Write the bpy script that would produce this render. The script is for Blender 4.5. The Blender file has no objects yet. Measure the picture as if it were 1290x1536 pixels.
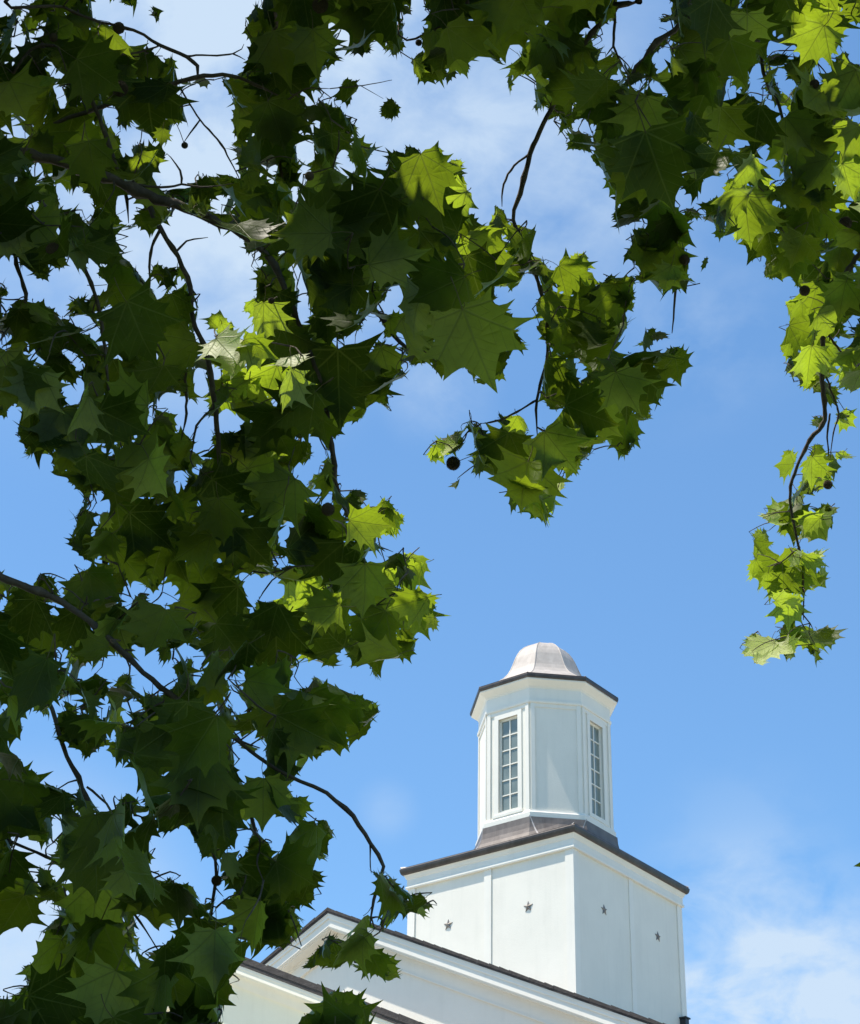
import bpy, math, random
import numpy as np
from mathutils import Vector, Matrix

SC = bpy.context.scene
random.seed(11)
RS = np.random.RandomState(11)
rad = math.radians

# ------------------------------------------------------------------ camera
FPX = 2977.4                      # focal length in pixels of the 1290 x 1536 photograph
PITCH, ROLL, CAMZ = rad(31.065), rad(1.1875), 1.6
r0 = Vector((1, 0, 0)); u0 = Vector((0, -math.sin(PITCH), math.cos(PITCH)))
FWD = Vector((0, math.cos(PITCH), math.sin(PITCH)))
RIGHT = math.cos(ROLL) * r0 + math.sin(ROLL) * u0
UP = -math.sin(ROLL) * r0 + math.cos(ROLL) * u0
CAM = Vector((0, 0, CAMZ))
cam = bpy.data.cameras.new('camera')
cam.sensor_fit = 'VERTICAL'; cam.sensor_height = 36.0
cam.lens = FPX / 1536 * 36.0
cam.clip_start = 0.05; cam.clip_end = 2000
cam_o = bpy.data.objects.new('camera', cam)
SC.collection.objects.link(cam_o)
mw = Matrix((( RIGHT.x, UP.x, -FWD.x, CAM.x), (RIGHT.y, UP.y, -FWD.y, CAM.y), (RIGHT.z, UP.z, -FWD.z, CAM.z), (0, 0, 0, 1)))
cam_o.matrix_world = mw
SC.camera = cam_o

# ------------------------------------------------------------------ sun, sky, exposure
SUN_EL, SUN_PSI = rad(70), rad(76.5)      # height, and turn from straight behind the camera towards the left
SUN = Vector((-math.sin(SUN_PSI) * math.cos(SUN_EL), -math.cos(SUN_PSI) * math.cos(SUN_EL), math.sin(SUN_EL)))
sl = bpy.data.lights.new('sun', 'SUN'); sl.energy = 3.75; sl.angle = rad(0.5); sl.color = (1.0, 0.92, 0.80)
so = bpy.data.objects.new('sun', sl); SC.collection.objects.link(so)
so.rotation_euler = SUN.to_track_quat('Z', 'Y').to_euler(); so.location = (-8, -4, 25)

SC.view_settings.view_transform = 'Standard'; SC.view_settings.look = 'None'
SC.view_settings.gamma = 1.0; SC.view_settings.exposure = 0.97
SC.view_settings.use_curve_mapping = False
SC.cycles.max_bounces = 10; SC.cycles.transmission_bounces = 8; SC.cycles.diffuse_bounces = 5

def at(x, y, d):
    """point seen at photograph pixel x, y at depth d metres"""
    return CAM + FWD * d + RIGHT * ((x - 645) / FPX * d) - UP * ((y - 768) / FPX * d)

def direction(x, y):
    return (at(x, y, 1.0) - CAM).normalized()

world = bpy.data.worlds.new('World'); SC.world = world; world.use_nodes = True
nt = world.node_tree; N = nt.nodes; LK = nt.links
N.clear()
outw = N.new('ShaderNodeOutputWorld'); bg = N.new('ShaderNodeBackground'); bg.inputs['Strength'].default_value = 0.114
LK.new(bg.outputs[0], outw.inputs[0])
sky = N.new('ShaderNodeTexSky'); sky.sky_type = 'NISHITA'; sky.sun_disc = False
sky.sun_elevation = SUN_EL
sky.sun_rotation = math.atan2(SUN.x, SUN.y)
sky.altitude = 0; sky.air_density = 1.0; sky.dust_density = 0.6; sky.ozone_density = 1.0
tc = N.new('ShaderNodeTexCoord')
def math_node(op, a, b=None, c=None, clamp=False):
    m = N.new('ShaderNodeMath'); m.operation = op; m.use_clamp = clamp
    for i, v in enumerate((a, b, c)):
        if v is None: continue
        if isinstance(v, (int, float)): m.inputs[i].default_value = v
        else: LK.new(v, m.inputs[i])
    return m.outputs[0]
def cloud_noise(scale, detail, rough, dist, stretch=(1, 1, 1), loc=(0, 0, 0)):
    mp = N.new('ShaderNodeMapping'); mp.inputs['Scale'].default_value = stretch; mp.inputs['Location'].default_value = loc
    LK.new(tc.outputs['Generated'], mp.inputs[0])
    n = N.new('ShaderNodeTexNoise'); n.inputs['Scale'].default_value = scale; n.inputs['Detail'].default_value = detail
    n.inputs['Roughness'].default_value = rough; n.inputs['Distortion'].default_value = dist
    LK.new(mp.outputs[0], n.inputs['Vector'])
    return n.outputs['Fac']
n_soft = cloud_noise(7.0, 7, 0.55, 0.5, (1, 1, 1.5))
n_fine = cloud_noise(19.0, 8, 0.58, 0.35, (1, 1, 1.5), (3, 1, 2))
# banks of thin cloud, each round its own bearing: (pixel x, y, inner px, outer px, strength, how broken)
BANKS = [(170, -60, 150, 800, 0.85, 0.6), (640, 60, 60, 560, 0.50, 0.85), (20, 1430, 60, 330, 1.0, 0.35), (1150, 1640, 80, 400, 1.6, 1.25),
         (660, 590, 5, 110, 0.42, 1.1), (1050, 500, 5, 190, 0.30, 1.2), (1120, 1290, 5, 190, 0.22, 1.3), (580, 1215, 5, 60, 0.22, 1.0),
         (860, 300, 10, 260, 0.35, 1.1), (330, 420, 30, 330, 0.45, 0.7)]
total = None
for (px, py, ri, ro_, stg, brk) in BANKS:
    d = direction(px, py)
    dp = N.new('ShaderNodeVectorMath'); dp.operation = 'DOT_PRODUCT'
    nv = N.new('ShaderNodeVectorMath'); nv.operation = 'NORMALIZE'; LK.new(tc.outputs['Generated'], nv.inputs[0])
    LK.new(nv.outputs[0], dp.inputs[0]); dp.inputs[1].default_value = d
    ang = math_node('ARCCOSINE', math_node('MINIMUM', dp.outputs['Value'], 0.9999999))
    mr = N.new('ShaderNodeMapRange'); mr.interpolation_type = 'SMOOTHSTEP'
    LK.new(ang, mr.inputs['Value'])
    mr.inputs['From Min'].default_value = ro_ / FPX; mr.inputs['From Max'].default_value = ri / FPX
    mr.inputs['To Min'].default_value = 0; mr.inputs['To Max'].default_value = 1
    mix = math_node('ADD', math_node('MULTIPLY', n_soft, 0.55), math_node('MULTIPLY', n_fine, 0.45))
    br = math_node('MULTIPLY_ADD', math_node('SUBTRACT', mix, 0.5), 5.0 * brk, 1.0 - 0.45 * brk, clamp=True)
    t = math_node('MULTIPLY', math_node('MULTIPLY', mr.outputs[0], br), stg)
    total = t if total is None else math_node('ADD', total, t)
total = math_node('MINIMUM', total, 0.92)
hsv = N.new('ShaderNodeHueSaturation'); hsv.inputs['Saturation'].default_value = 1.0; hsv.inputs['Value'].default_value = 1.0
LK.new(sky.outputs[0], hsv.inputs['Color'])
mixc = N.new('ShaderNodeMix'); mixc.data_type = 'RGBA'
tn = N.new('ShaderNodeMix'); tn.data_type = 'RGBA'; tn.blend_type = 'MULTIPLY'; tn.inputs['Factor'].default_value = 1.0
LK.new(hsv.outputs[0], tn.inputs['A']); tn.inputs['B'].default_value = (0.63, 0.875, 1.0, 1)
LK.new(total, mixc.inputs['Factor']); LK.new(tn.outputs['Result'], mixc.inputs['A'])
mixc.inputs['B'].default_value = (2.9, 3.55, 4.3, 1)
LK.new(mixc.outputs['Result'], bg.inputs['Color'])

# ------------------------------------------------------------------ helpers
def tag(o, label=None, cat=None, group=None, kind=None):
    if label: o['label'] = label
    if cat: o['category'] = cat
    if group: o['group'] = group
    if kind: o['kind'] = kind
    return o
def empty(name, loc, rz=0.0):
    o = bpy.data.objects.new(name, None); SC.collection.objects.link(o)
    o.location = loc; o.rotation_euler = (0, 0, rz); o.empty_display_size = 0.3
    return o
def link_mesh(name, verts, faces, mats, parent=None, smooth=False, mat_idx=None):
    me = bpy.data.meshes.new(name); me.from_pydata([tuple(v) for v in verts], [], [tuple(f) for f in faces])
    for m in (mats if isinstance(mats, (list, tuple)) else [mats]): me.materials.append(m)
    if mat_idx is not None: me.polygons.foreach_set('material_index', mat_idx)
    me.polygons.foreach_set('use_smooth', [smooth] * len(me.polygons))
    me.validate(); me.update()
    o = bpy.data.objects.new(name, me); SC.collection.objects.link(o)
    if parent: o.parent = parent
    return o

class Builder:
    """collects shapes into one mesh"""
    def __init__(s): s.v = []; s.f = []
    def add(s, v, f):
        b = len(s.v); s.v += [tuple(p) for p in v]; s.f += [tuple(i + b for i in q) for q in f]; return s
    def box(s, x0, x1, y0, y1, z0, z1):
        v = [(x, y, z) for z in (z0, z1) for y in (y0, y1) for x in (x0, x1)]
        return s.add(v, [(0, 2, 3, 1), (4, 5, 7, 6), (0, 1, 5, 4), (2, 6, 7, 3), (0, 4, 6, 2), (1, 3, 7, 5)])
    def rings(s, rings, cap0=False, cap1=False):
        n = len(rings[0]); v = [p for r in rings for p in r]; f = []
        for k in range(len(rings) - 1):
            for i in range(n):
                j = (i + 1) % n
                f.append((k * n + i, k * n + j, (k + 1) * n + j, (k + 1) * n + i))
        if cap0: f.append(tuple(range(n))[::-1])
        if cap1: f.append(tuple((len(rings) - 1) * n + i for i in range(n)))
        return s.add(v, f)
    def turned(s, prof, n, a0, **k):
        """prof [(circumradius, z)], n corners, first corner at angle a0"""
        return s.rings([[(R * math.cos(a0 + 2 * math.pi * i / n), R * math.sin(a0 + 2 * math.pi * i / n), z) for i in range(n)] for R, z in prof], **k)
    def chevron(s, y0, y1, za, slope, d0, d1, V):
        """a board under a gable's two slopes; drop d0..d1 below the slope line, from y0 to y1"""
        P = [(-V, za - slope * V - d0), (0, za - d0), (V, za - slope * V - d0), (V, za - slope * V - d1), (0, za - d1), (-V, za - slope * V - d1)]
        v = [(x, y0, z) for x, z in P] + [(x, y1, z) for x, z in P]
        f = [(0, 1, 4, 5), (1, 2, 3, 4), (6, 11, 10, 7), (7, 10, 9, 8)]
        for i in range(6):
            j = (i + 1) % 6; f.append((i, i + 6, j + 6, j))
        return s.add(v, f)
    def build(s, name, mats, parent=None, smooth=False):
        return link_mesh(name, s.v, s.f, mats, parent, smooth)

# ------------------------------------------------------------------ materials
def new_mat(name):
    m = bpy.data.materials.new(name); m.use_nodes = True
    t = m.node_tree; b = t.nodes['Principled BSDF']
    return m, t, b
def noise(t, vec, scale, detail=5, rough=0.55, dist=0.0):
    n = t.nodes.new('ShaderNodeTexNoise'); n.inputs['Scale'].default_value = scale; n.inputs['Detail'].default_value = detail
    n.inputs['Roughness'].default_value = rough; n.inputs['Distortion'].default_value = dist
    if vec is not None: t.links.new(vec, n.inputs['Vector'])
    return n.outputs['Fac']
def ramp(t, fac, stops):
    r = t.nodes.new('ShaderNodeValToRGB'); t.links.new(fac, r.inputs[0])
    while len(r.color_ramp.elements) < len(stops): r.color_ramp.elements.new(0.5)
    for e, (p, c) in zip(r.color_ramp.elements, stops):
        e.position = p; e.color = (*c, 1) if len(c) == 3 else c
    return r.outputs[0]
def obj_vec(t, scale=(1, 1, 1)):
    c = t.nodes.new('ShaderNodeTexCoord'); m = t.nodes.new('ShaderNodeMapping'); m.inputs['Scale'].default_value = scale
    t.links.new(c.outputs['Object'], m.inputs[0]); return m.outputs[0]
def mixrgb(t, fac, a, b, mode='MIX'):
    m = t.nodes.new('ShaderNodeMix'); m.data_type = 'RGBA'; m.blend_type = mode
    for s_, v in (('Factor', fac), ('A', a), ('B', b)):
        if isinstance(v, (int, float)): m.inputs[s_].default_value = v
        elif isinstance(v, tuple): m.inputs[s_].default_value = (*v, 1) if len(v) == 3 else v
        else: t.links.new(v, m.inputs[s_])
    return m.outputs['Result']
def bump(t, b, h, strength, dist):
    n = t.nodes.new('ShaderNodeBump'); n.inputs['Strength'].default_value = strength; n.inputs['Distance'].default_value = dist
    t.links.new(h, n.inputs['Height']); t.links.new(n.outputs[0], b.inputs['Normal'])

def paint(name, col, dirt=(0.45, 0.44, 0.38), grit=0.004, rough=0.55):
    m, t, b = new_mat(name)
    v = obj_vec(t); vs = obj_vec(t, (3.5, 3.5, 0.35))
    streak = ramp(t, noise(t, vs, 2.2, 6, 0.62), [(0.52, (0, 0, 0)), (0.76, (1, 1, 1))])
    patch = ramp(t, noise(t, v, 1.3, 6, 0.65), [(0.35, (0.0,) * 3), (0.75, (1,) * 3)])
    speck = ramp(t, noise(t, v, 38, 3, 0.7), [(0.70, (0,) * 3), (0.78, (1,) * 3)])
    c = mixrgb(t, patch, col, tuple(x * 0.93 for x in col))
    m1 = t.nodes.new('ShaderNodeMath'); m1.operation = 'MULTIPLY'; t.links.new(streak, m1.inputs[0]); m1.inputs[1].default_value = 0.13
    c = mixrgb(t, m1.outputs[0], c, dirt)
    m2 = t.nodes.new('ShaderNodeMath'); m2.operation = 'MULTIPLY'; t.links.new(speck, m2.inputs[0]); t.links.new(patch, m2.inputs[1])
    m3 = t.nodes.new('ShaderNodeMath'); m3.operation = 'MULTIPLY'; t.links.new(m2.outputs[0], m3.inputs[0]); m3.inputs[1].default_value = 0.35
    c = mixrgb(t, m3.outputs[0], c, dirt)
    t.links.new(c, b.inputs['Base Color']); b.inputs['Roughness'].default_value = rough
    b.inputs['Specular IOR Level'].default_value = 0.3
    bump(t, b, noise(t, v, 55, 6, 0.7), 0.6, grit)
    return m
M_white = paint('white_wall_paint', (0.81, 0.77, 0.685))
M_trim = paint('white_trim_paint', (0.83, 0.79, 0.71), grit=0.0015, rough=0.45)
M_cream = paint('cream_wall_paint', (0.80, 0.76, 0.60), dirt=(0.5, 0.46, 0.33))
M_creamtrim = paint('cream_trim_paint', (0.80, 0.76, 0.64), dirt=(0.4, 0.34, 0.24), grit=0.002)

def metal(name, ca, cb, rough, metallic, sc=2.0):
    m, t, b = new_mat(name)
    v = obj_vec(t); vs = obj_vec(t, (4, 4, 0.6))
    c = ramp(t, noise(t, v, sc, 7, 0.62, 0.6), [(0.32, ca), (0.68, cb)])
    c2 = mixrgb(t, ramp(t, noise(t, vs, 3, 6, 0.6), [(0.45, (0,) * 3), (0.75, (0.6,) * 3)]), c, tuple(x * 1.25 for x in cb))
    t.links.new(c2, b.inputs['Base Color']); b.inputs['Metallic'].default_value = metallic; b.inputs['Roughness'].default_value = rough
    bump(t, b, noise(t, v, 9, 5, 0.6), 0.25, 0.01)
    return m
M_dome = metal('weathered_copper_dome', (0.31, 0.272, 0.245), (0.41, 0.372, 0.342), 0.6, 0.1)
M_skirt = metal('weathered_copper_roofing', (0.110, 0.088, 0.076), (0.180, 0.152, 0.134), 0.5, 0.25, 3.0)
M_edge = metal('dark_brown_metal_edge', (0.045, 0.036, 0.032), (0.085, 0.070, 0.063), 0.4, 0.4, 5.0)
M_star = metal('bare_metal_star', (0.12, 0.105, 0.10), (0.26, 0.24, 0.22), 0.5, 0.5, 9.0)
M_black, t_, b_ = new_mat('black_metal'); b_.inputs['Base Color'].default_value = (0.02, 0.02, 0.022, 1); b_.inputs['Roughness'].default_value = 0.4

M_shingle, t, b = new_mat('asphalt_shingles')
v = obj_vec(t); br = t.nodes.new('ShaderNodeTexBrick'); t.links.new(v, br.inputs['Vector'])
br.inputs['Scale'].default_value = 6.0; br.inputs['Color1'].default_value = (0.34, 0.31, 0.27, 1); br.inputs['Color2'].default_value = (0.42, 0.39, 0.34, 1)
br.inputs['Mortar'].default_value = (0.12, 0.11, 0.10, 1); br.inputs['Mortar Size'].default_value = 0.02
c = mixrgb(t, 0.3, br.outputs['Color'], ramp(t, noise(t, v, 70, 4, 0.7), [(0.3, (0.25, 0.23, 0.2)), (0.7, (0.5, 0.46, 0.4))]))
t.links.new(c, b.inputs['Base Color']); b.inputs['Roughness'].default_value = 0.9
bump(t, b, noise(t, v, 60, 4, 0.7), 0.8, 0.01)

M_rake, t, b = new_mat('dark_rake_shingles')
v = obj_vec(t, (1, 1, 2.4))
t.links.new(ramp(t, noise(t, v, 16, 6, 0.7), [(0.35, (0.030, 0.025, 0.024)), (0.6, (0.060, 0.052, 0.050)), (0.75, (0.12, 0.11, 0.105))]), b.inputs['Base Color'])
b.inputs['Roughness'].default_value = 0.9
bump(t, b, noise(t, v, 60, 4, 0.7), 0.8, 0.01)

M_glass, t, b = new_mat('old_window_glass')
v = obj_vec(t)
c = ramp(t, noise(t, v, 3.0, 2, 0.5), [(0.3, (0.15, 0.185, 0.165)), (0.7, (0.22, 0.26, 0.235))])
t.links.new(c, b.inputs['Base Color']); b.inputs['Roughness'].default_value = 0.07; b.inputs['IOR'].default_value = 1.52
b.inputs['Specular IOR Level'].default_value = 0.8
bump(t, b, noise(t, v, 2.5, 2, 0.5), 0.15, 0.02)

def bark(name, ca, cb, cc):
    m, t, b = new_mat(name)
    v = obj_vec(t)
    c = ramp(t, noise(t, v, 14, 7, 0.65, 1.2), [(0.3, ca), (0.55, cb), (0.8, cc)])
    t.links.new(c, b.inputs['Base Color']); b.inputs['Roughness'].default_value = 0.85
    bump(t, b, noise(t, v, 60, 6, 0.7, 0.8), 0.9, 0.006)
    return m
M_bark = bark('sycamore_bark', (0.035, 0.025, 0.018), (0.085, 0.062, 0.045), (0.17, 0.14, 0.11))
M_petiole = bark('leaf_stalk', (0.07, 0.06, 0.02), (0.10, 0.09, 0.03), (0.14, 0.12, 0.04))
M_ball = bark('seed_ball_husk', (0.035, 0.022, 0.012), (0.07, 0.048, 0.026), (0.11, 0.08, 0.045))

# the leaf: thin blade, glossy top, dark underside painted pale where sun should strike, light passes through it; veins from the blade's own coordinates
M_leaf, t, b = new_mat('sycamore_leaf')
LN = t.nodes; LL = t.links
def mnode(op, a, b_=None, c_=None, clamp=False):
    m = LN.new('ShaderNodeMath'); m.operation = op; m.use_clamp = clamp
    for i, vv in enumerate((a, b_, c_)):
        if vv is None: continue
        if isinstance(vv, (int, float)): m.inputs[i].default_value = vv
        else: LL.new(vv, m.inputs[i])
    return m.outputs[0]
uv = LN.new('ShaderNodeUVMap'); uv.uv_map = 'blade'
sx = LN.new('ShaderNodeSeparateXYZ'); LL.new(uv.outputs[0], sx.inputs[0])
X = mnode('ABSOLUTE', mnode('SUBTRACT', sx.outputs[0], 1.0)); Y = mnode('SUBTRACT', sx.outputs[1], 0.5)
dmin = None; side = None
for th in (0.0, 44.0, 84.0):
    cth, sth = math.cos(rad(th)), math.sin(rad(th))
    dist = mnode('ABSOLUTE', mnode('SUBTRACT', mnode('MULTIPLY', X, cth), mnode('MULTIPLY', Y, sth)))
    along = mnode('ADD', mnode('MULTIPLY', X, sth), mnode('MULTIPLY', Y, cth))
    dist = mnode('ADD', dist, mnode('MULTIPLY', along, 0.006))
    # side veins leave the main one at a slant
    sv = mnode('ABSOLUTE', mnode('SUBTRACT', mnode('FRACT', mnode('MULTIPLY', mnode('SUBTRACT', along, mnode('MULTIPLY', dist, 0.9)), 7.5)), 0.5))
    if dmin is None: dmin = dist; side = sv
    else:
        lt = mnode('LESS_THAN', dist, dmin)
        side = mnode('ADD', mnode('MULTIPLY', lt, sv), mnode('MULTIPLY', mnode('SUBTRACT', 1.0, lt), side))
        dmin = mnode('MINIMUM', dmin, dist)
mr = LN.new('ShaderNodeMapRange'); LL.new(dmin, mr.inputs[0]); mr.inputs['From Min'].default_value = 0.005; mr.inputs['From Max'].default_value = 0.020
mr.inputs['To Min'].default_value = 1; mr.inputs['To Max'].default_value = 0
mr2 = LN.new('ShaderNodeMapRange'); LL.new(side, mr2.inputs[0]); mr2.inputs['From Min'].default_value = 0.02; mr2.inputs['From Max'].default_value = 0.08
mr2.inputs['To Min'].default_value = 0.45; mr2.inputs['To Max'].default_value = 0
vein = mnode('MAXIMUM', mr.outputs[0], mr2.outputs[0])
at_ = LN.new('ShaderNodeAttribute'); at_.attribute_name = 'leaf_tint_and_light'
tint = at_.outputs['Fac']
ov = obj_vec(t)
blot = noise(t, ov, 22, 6, 0.6)
geo = LN.new('ShaderNodeNewGeometry')
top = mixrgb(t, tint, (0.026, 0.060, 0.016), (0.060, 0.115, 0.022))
under = mixrgb(t, mnode('POWER', tint, 5.0), (0.014, 0.024, 0.004), (0.26, 0.27, 0.17))  # high tint paints the underside pale, as if the sun struck it
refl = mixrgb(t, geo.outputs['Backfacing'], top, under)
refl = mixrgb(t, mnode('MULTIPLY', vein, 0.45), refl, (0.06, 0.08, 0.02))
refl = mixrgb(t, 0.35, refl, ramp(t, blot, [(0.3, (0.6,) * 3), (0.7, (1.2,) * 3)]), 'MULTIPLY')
thru = mixrgb(t, mnode('POWER', tint, 2.0), (0.030, 0.050, 0.0015), (0.265, 0.370, 0.014))  # sunlit-class leaves get a brighter see-through colour by their higher tint
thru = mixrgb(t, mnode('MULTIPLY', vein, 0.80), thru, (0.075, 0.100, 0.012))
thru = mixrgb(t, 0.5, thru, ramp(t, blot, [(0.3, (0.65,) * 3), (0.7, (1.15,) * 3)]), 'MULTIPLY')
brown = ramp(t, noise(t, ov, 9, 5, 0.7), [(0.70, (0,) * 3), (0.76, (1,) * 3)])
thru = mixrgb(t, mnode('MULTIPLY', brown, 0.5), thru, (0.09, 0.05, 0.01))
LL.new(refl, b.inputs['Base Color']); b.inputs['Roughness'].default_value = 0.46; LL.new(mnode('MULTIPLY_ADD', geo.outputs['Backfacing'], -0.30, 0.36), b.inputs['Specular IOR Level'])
tr = LN.new('ShaderNodeBsdfTranslucent'); LL.new(thru, tr.inputs['Color'])
add = LN.new('ShaderNodeAddShader'); LL.new(b.outputs[0], add.inputs[0]); LL.new(tr.outputs[0], add.inputs[1])
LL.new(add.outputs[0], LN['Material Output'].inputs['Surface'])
hgt = mnode('ADD', mnode('MULTIPLY', vein, -1.0), mnode('MULTIPLY', blot, 0.8))
bm_ = LN.new('ShaderNodeBump'); bm_.inputs['Strength'].default_value = 0.5; bm_.inputs['Distance'].default_value = 0.0025
LL.new(hgt, bm_.inputs['Height']); LL.new(bm_.outputs[0], b.inputs['Normal']); LL.new(bm_.outputs[0], tr.inputs['Normal'])

# ------------------------------------------------------------------ ground
M_ground, t, b = new_mat('lawn')
v = obj_vec(t)
t.links.new(ramp(t, noise(t, v, 0.6, 8, 0.6), [(0.3, (0.045, 0.065, 0.022)), (0.55, (0.07, 0.09, 0.035)), (0.75, (0.10, 0.11, 0.055))]), b.inputs['Base Color'])
b.inputs['Roughness'].default_value = 0.95
g = Builder(); n = 24
g.add([(-900 + 1800 * i / n, -900 + 1800 * j / n, 0) for j in range(n + 1) for i in range(n + 1)],
      [(j * (n + 1) + i, j * (n + 1) + i + 1, (j + 1) * (n + 1) + i + 1, (j + 1) * (n + 1) + i) for j in range(n) for i in range(n)])
tag(g.build('ground', M_ground), 'green lawn round the church and the tree', 'ground', kind='structure')

M_pave, t, b = new_mat('pale_bounce_paving')  # unseen paving added to throw light up onto the church walls
v = obj_vec(t); br = t.nodes.new('ShaderNodeTexBrick'); t.links.new(v, br.inputs['Vector']); br.offset = 0.0
br.inputs['Scale'].default_value = 0.4; br.inputs['Color1'].default_value = (0.64, 0.60, 0.52, 1); br.inputs['Color2'].default_value = (0.68, 0.64, 0.56, 1); br.inputs['Mortar'].default_value = (0.25, 0.24, 0.21, 1)
br.inputs['Mortar Size'].default_value = 0.008
t.links.new(mixrgb(t, 0.4, br.outputs['Color'], ramp(t, noise(t, v, 1.1, 7, 0.6), [(0.3, (0.58, 0.54, 0.47)), (0.7, (0.72, 0.68, 0.60))])), b.inputs['Base Color'])
b.inputs['Roughness'].default_value = 0.9
g = Builder(); g.add([(-38 + 76 * i / 8, 10.5 + 60 * j / 8, 0.004) for j in range(9) for i in range(9)], [(j * 9 + i, j * 9 + i + 1, (j + 1) * 9 + i + 1, (j + 1) * 9 + i) for j in range(8) for i in range(8)])
tag(g.build('bounce_pavement', M_pave), 'unseen pale concrete added to bounce light onto the white church', 'bounce_pavement', kind='structure')

# ------------------------------------------------------------------ church: local x = along the gable, local y = away behind it
YAW = rad(37.8626)
church = empty('church_building', (1.91772, 29.37367, 0), -YAW)
tag(church, 'white church with gabled roofs, starred square tower and octagonal cupola under a copper dome', 'church')
Z = CAMZ                                     # heights below are measured from the camera, +Z puts them above the ground
def lift(bd): bd.v = [(x, y, z + Z) for x, y, z in bd.v]; return bd
A4, A8 = math.pi / 4, math.pi / 8
S2 = math.sqrt(2)
H = 1.5
# square tower
tw = Builder(); tw.turned([(H * S2, 5.2), (H * S2, 10.95)], 4, A4)
lift(tw).build('tower_wall', M_white, church)
def boards(spec, name='trim_board', mat=None):
    for (face, a0, a1, z0, z1, pr) in spec:
        bd = Builder()
        if face == 'L': bd.box(a0, a1, -H - pr, -H + 0.01, z0, z1)      # face towards the left front
        if face == 'R': bd.box(H - 0.01, H + pr, a0, a1, z0, z1)
        if face == 'B': bd.box(a0, a1, H - 0.01, H + pr, z0, z1)
        if face == 'K': bd.box(-H - pr, -H + 0.01, a0, a1, z0, z1)
        lift(bd).build(name, mat or M_trim, church)
# local y = -u, so the right face's u runs along -y
boards([('L', -H - 0.02, -H + 0.115, 5.2, 10.76, 0.022), ('L', H - 0.125, H + 0.02, 5.2, 10.76, 0.022),
        ('R', -H + 0.003, -H + 0.12, 5.2, 10.758, 0.016), ('R', H - 0.12, H + 0.02, 5.2, 10.758, 0.020),
        ('B', -H + 0.003, -H + 0.12, 5.2, 10.758, 0.016), ('B', H - 0.12, H - 0.003, 5.2, 10.758, 0.016),
        ('K', -H + 0.003, -H + 0.12, 5.2, 10.758, 0.016), ('K', H - 0.12, H + 0.02, 5.2, 10.758, 0.022)], 'corner_board')
boards([('L', -0.082, 0.048, 5.2, 10.757, 0.02), ('R', -0.01, 0.10, 5.2, 10.757, 0.016), ('B', -0.06, 0.06, 5.2, 10.757, 0.02), ('K', -0.06, 0.06, 5.2, 10.757, 0.02)], 'batten')
fz = Builder(); fz.turned([(q * S2, z) for q, z in ((H - .02, 10.757), (H + .048, 10.757), (H + .052, 10.775), (H + .048, 10.800), (H + .034, 10.806), (H + .034, 10.905), (H + .045, 10.915), (H + .062, 10.955), (H + .082, 10.985), (H + .02, 10.985))], 4, A4)
lift(fz).build('tower_frieze', M_trim, church)
ed = Builder(); ed.turned([(q * S2, z) for q, z in ((H - .1, 10.975), (H + .088, 10.975), (H + .105, 10.992), (H + .118, 11.03), (H + .122, 11.062), (H + .108, 11.083), (H - .05, 11.12))], 4, A4)
lift(ed).build('tower_roof_edge', M_edge, church)
# swept copper skirt between square and octagon
angs = sorted(set([round(A8 + k * A4, 6) for k in range(8)] + [round(A4 + k * 2 * A4, 6) for k in range(4)] + [round(k * A4, 6) for k in range(8)] + [round(k * A8 / 2, 6) for k in range(32)]))
def r_oct(a, ap):
    k = (a + A8) % A4 - A8; return ap / math.cos(k)
def r_sq(a, h):
    k = (a + A4) % (2 * A4) - A4; return h / math.cos(k)
sk = Builder(); ringz = []
for i in range(13):
    q = i / 12.0
    e = q ** 1.7
    z = 11.66 - (11.66 - 11.088) * (1 - (1 - q) ** 2.3)
    ringz.append([((r_oct(a, 1.06) * (1 - e) + r_sq(a, H + .108) * e) * math.cos(a), (r_oct(a, 1.06) * (1 - e) + r_sq(a, H + .108) * e) * math.sin(a), z) for a in angs])
sk.rings(ringz[::-1])
skirt = lift(sk).build('skirt_roof', M_skirt, church)
M_seam = metal('lead_seam', (0.36, 0.32, 0.30), (0.48, 0.44, 0.42), 0.5, 0.3)
for a_end, a_top in [(A4 + k * 2 * A4, A4 + k * 2 * A4 + sg * A8) for k in range(4) for sg in (-1, 1)]:
    seam = Builder(); rr = []
    for i in range(13):
        q = i / 12.0; e = q ** 1.7; z = 11.66 - (11.66 - 11.088) * (1 - (1 - q) ** 2.3)
        a = a_top + (a_end - a_top) * q
        r_ = r_oct(a, 1.06) * (1 - e) + r_sq(a, H + .108) * e
        px, py = -math.sin(a), math.cos(a)
        c0 = Vector((r_ * math.cos(a), r_ * math.sin(a), z))
        rr.append([c0 + Vector((px * .014, py * .014, 0)), c0 + Vector((0, 0, .022)), c0 - Vector((px * .014, py * .014, 0))])
    seam.rings(rr)
    lift(seam).build('roof_seam', M_seam, skirt)

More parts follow.
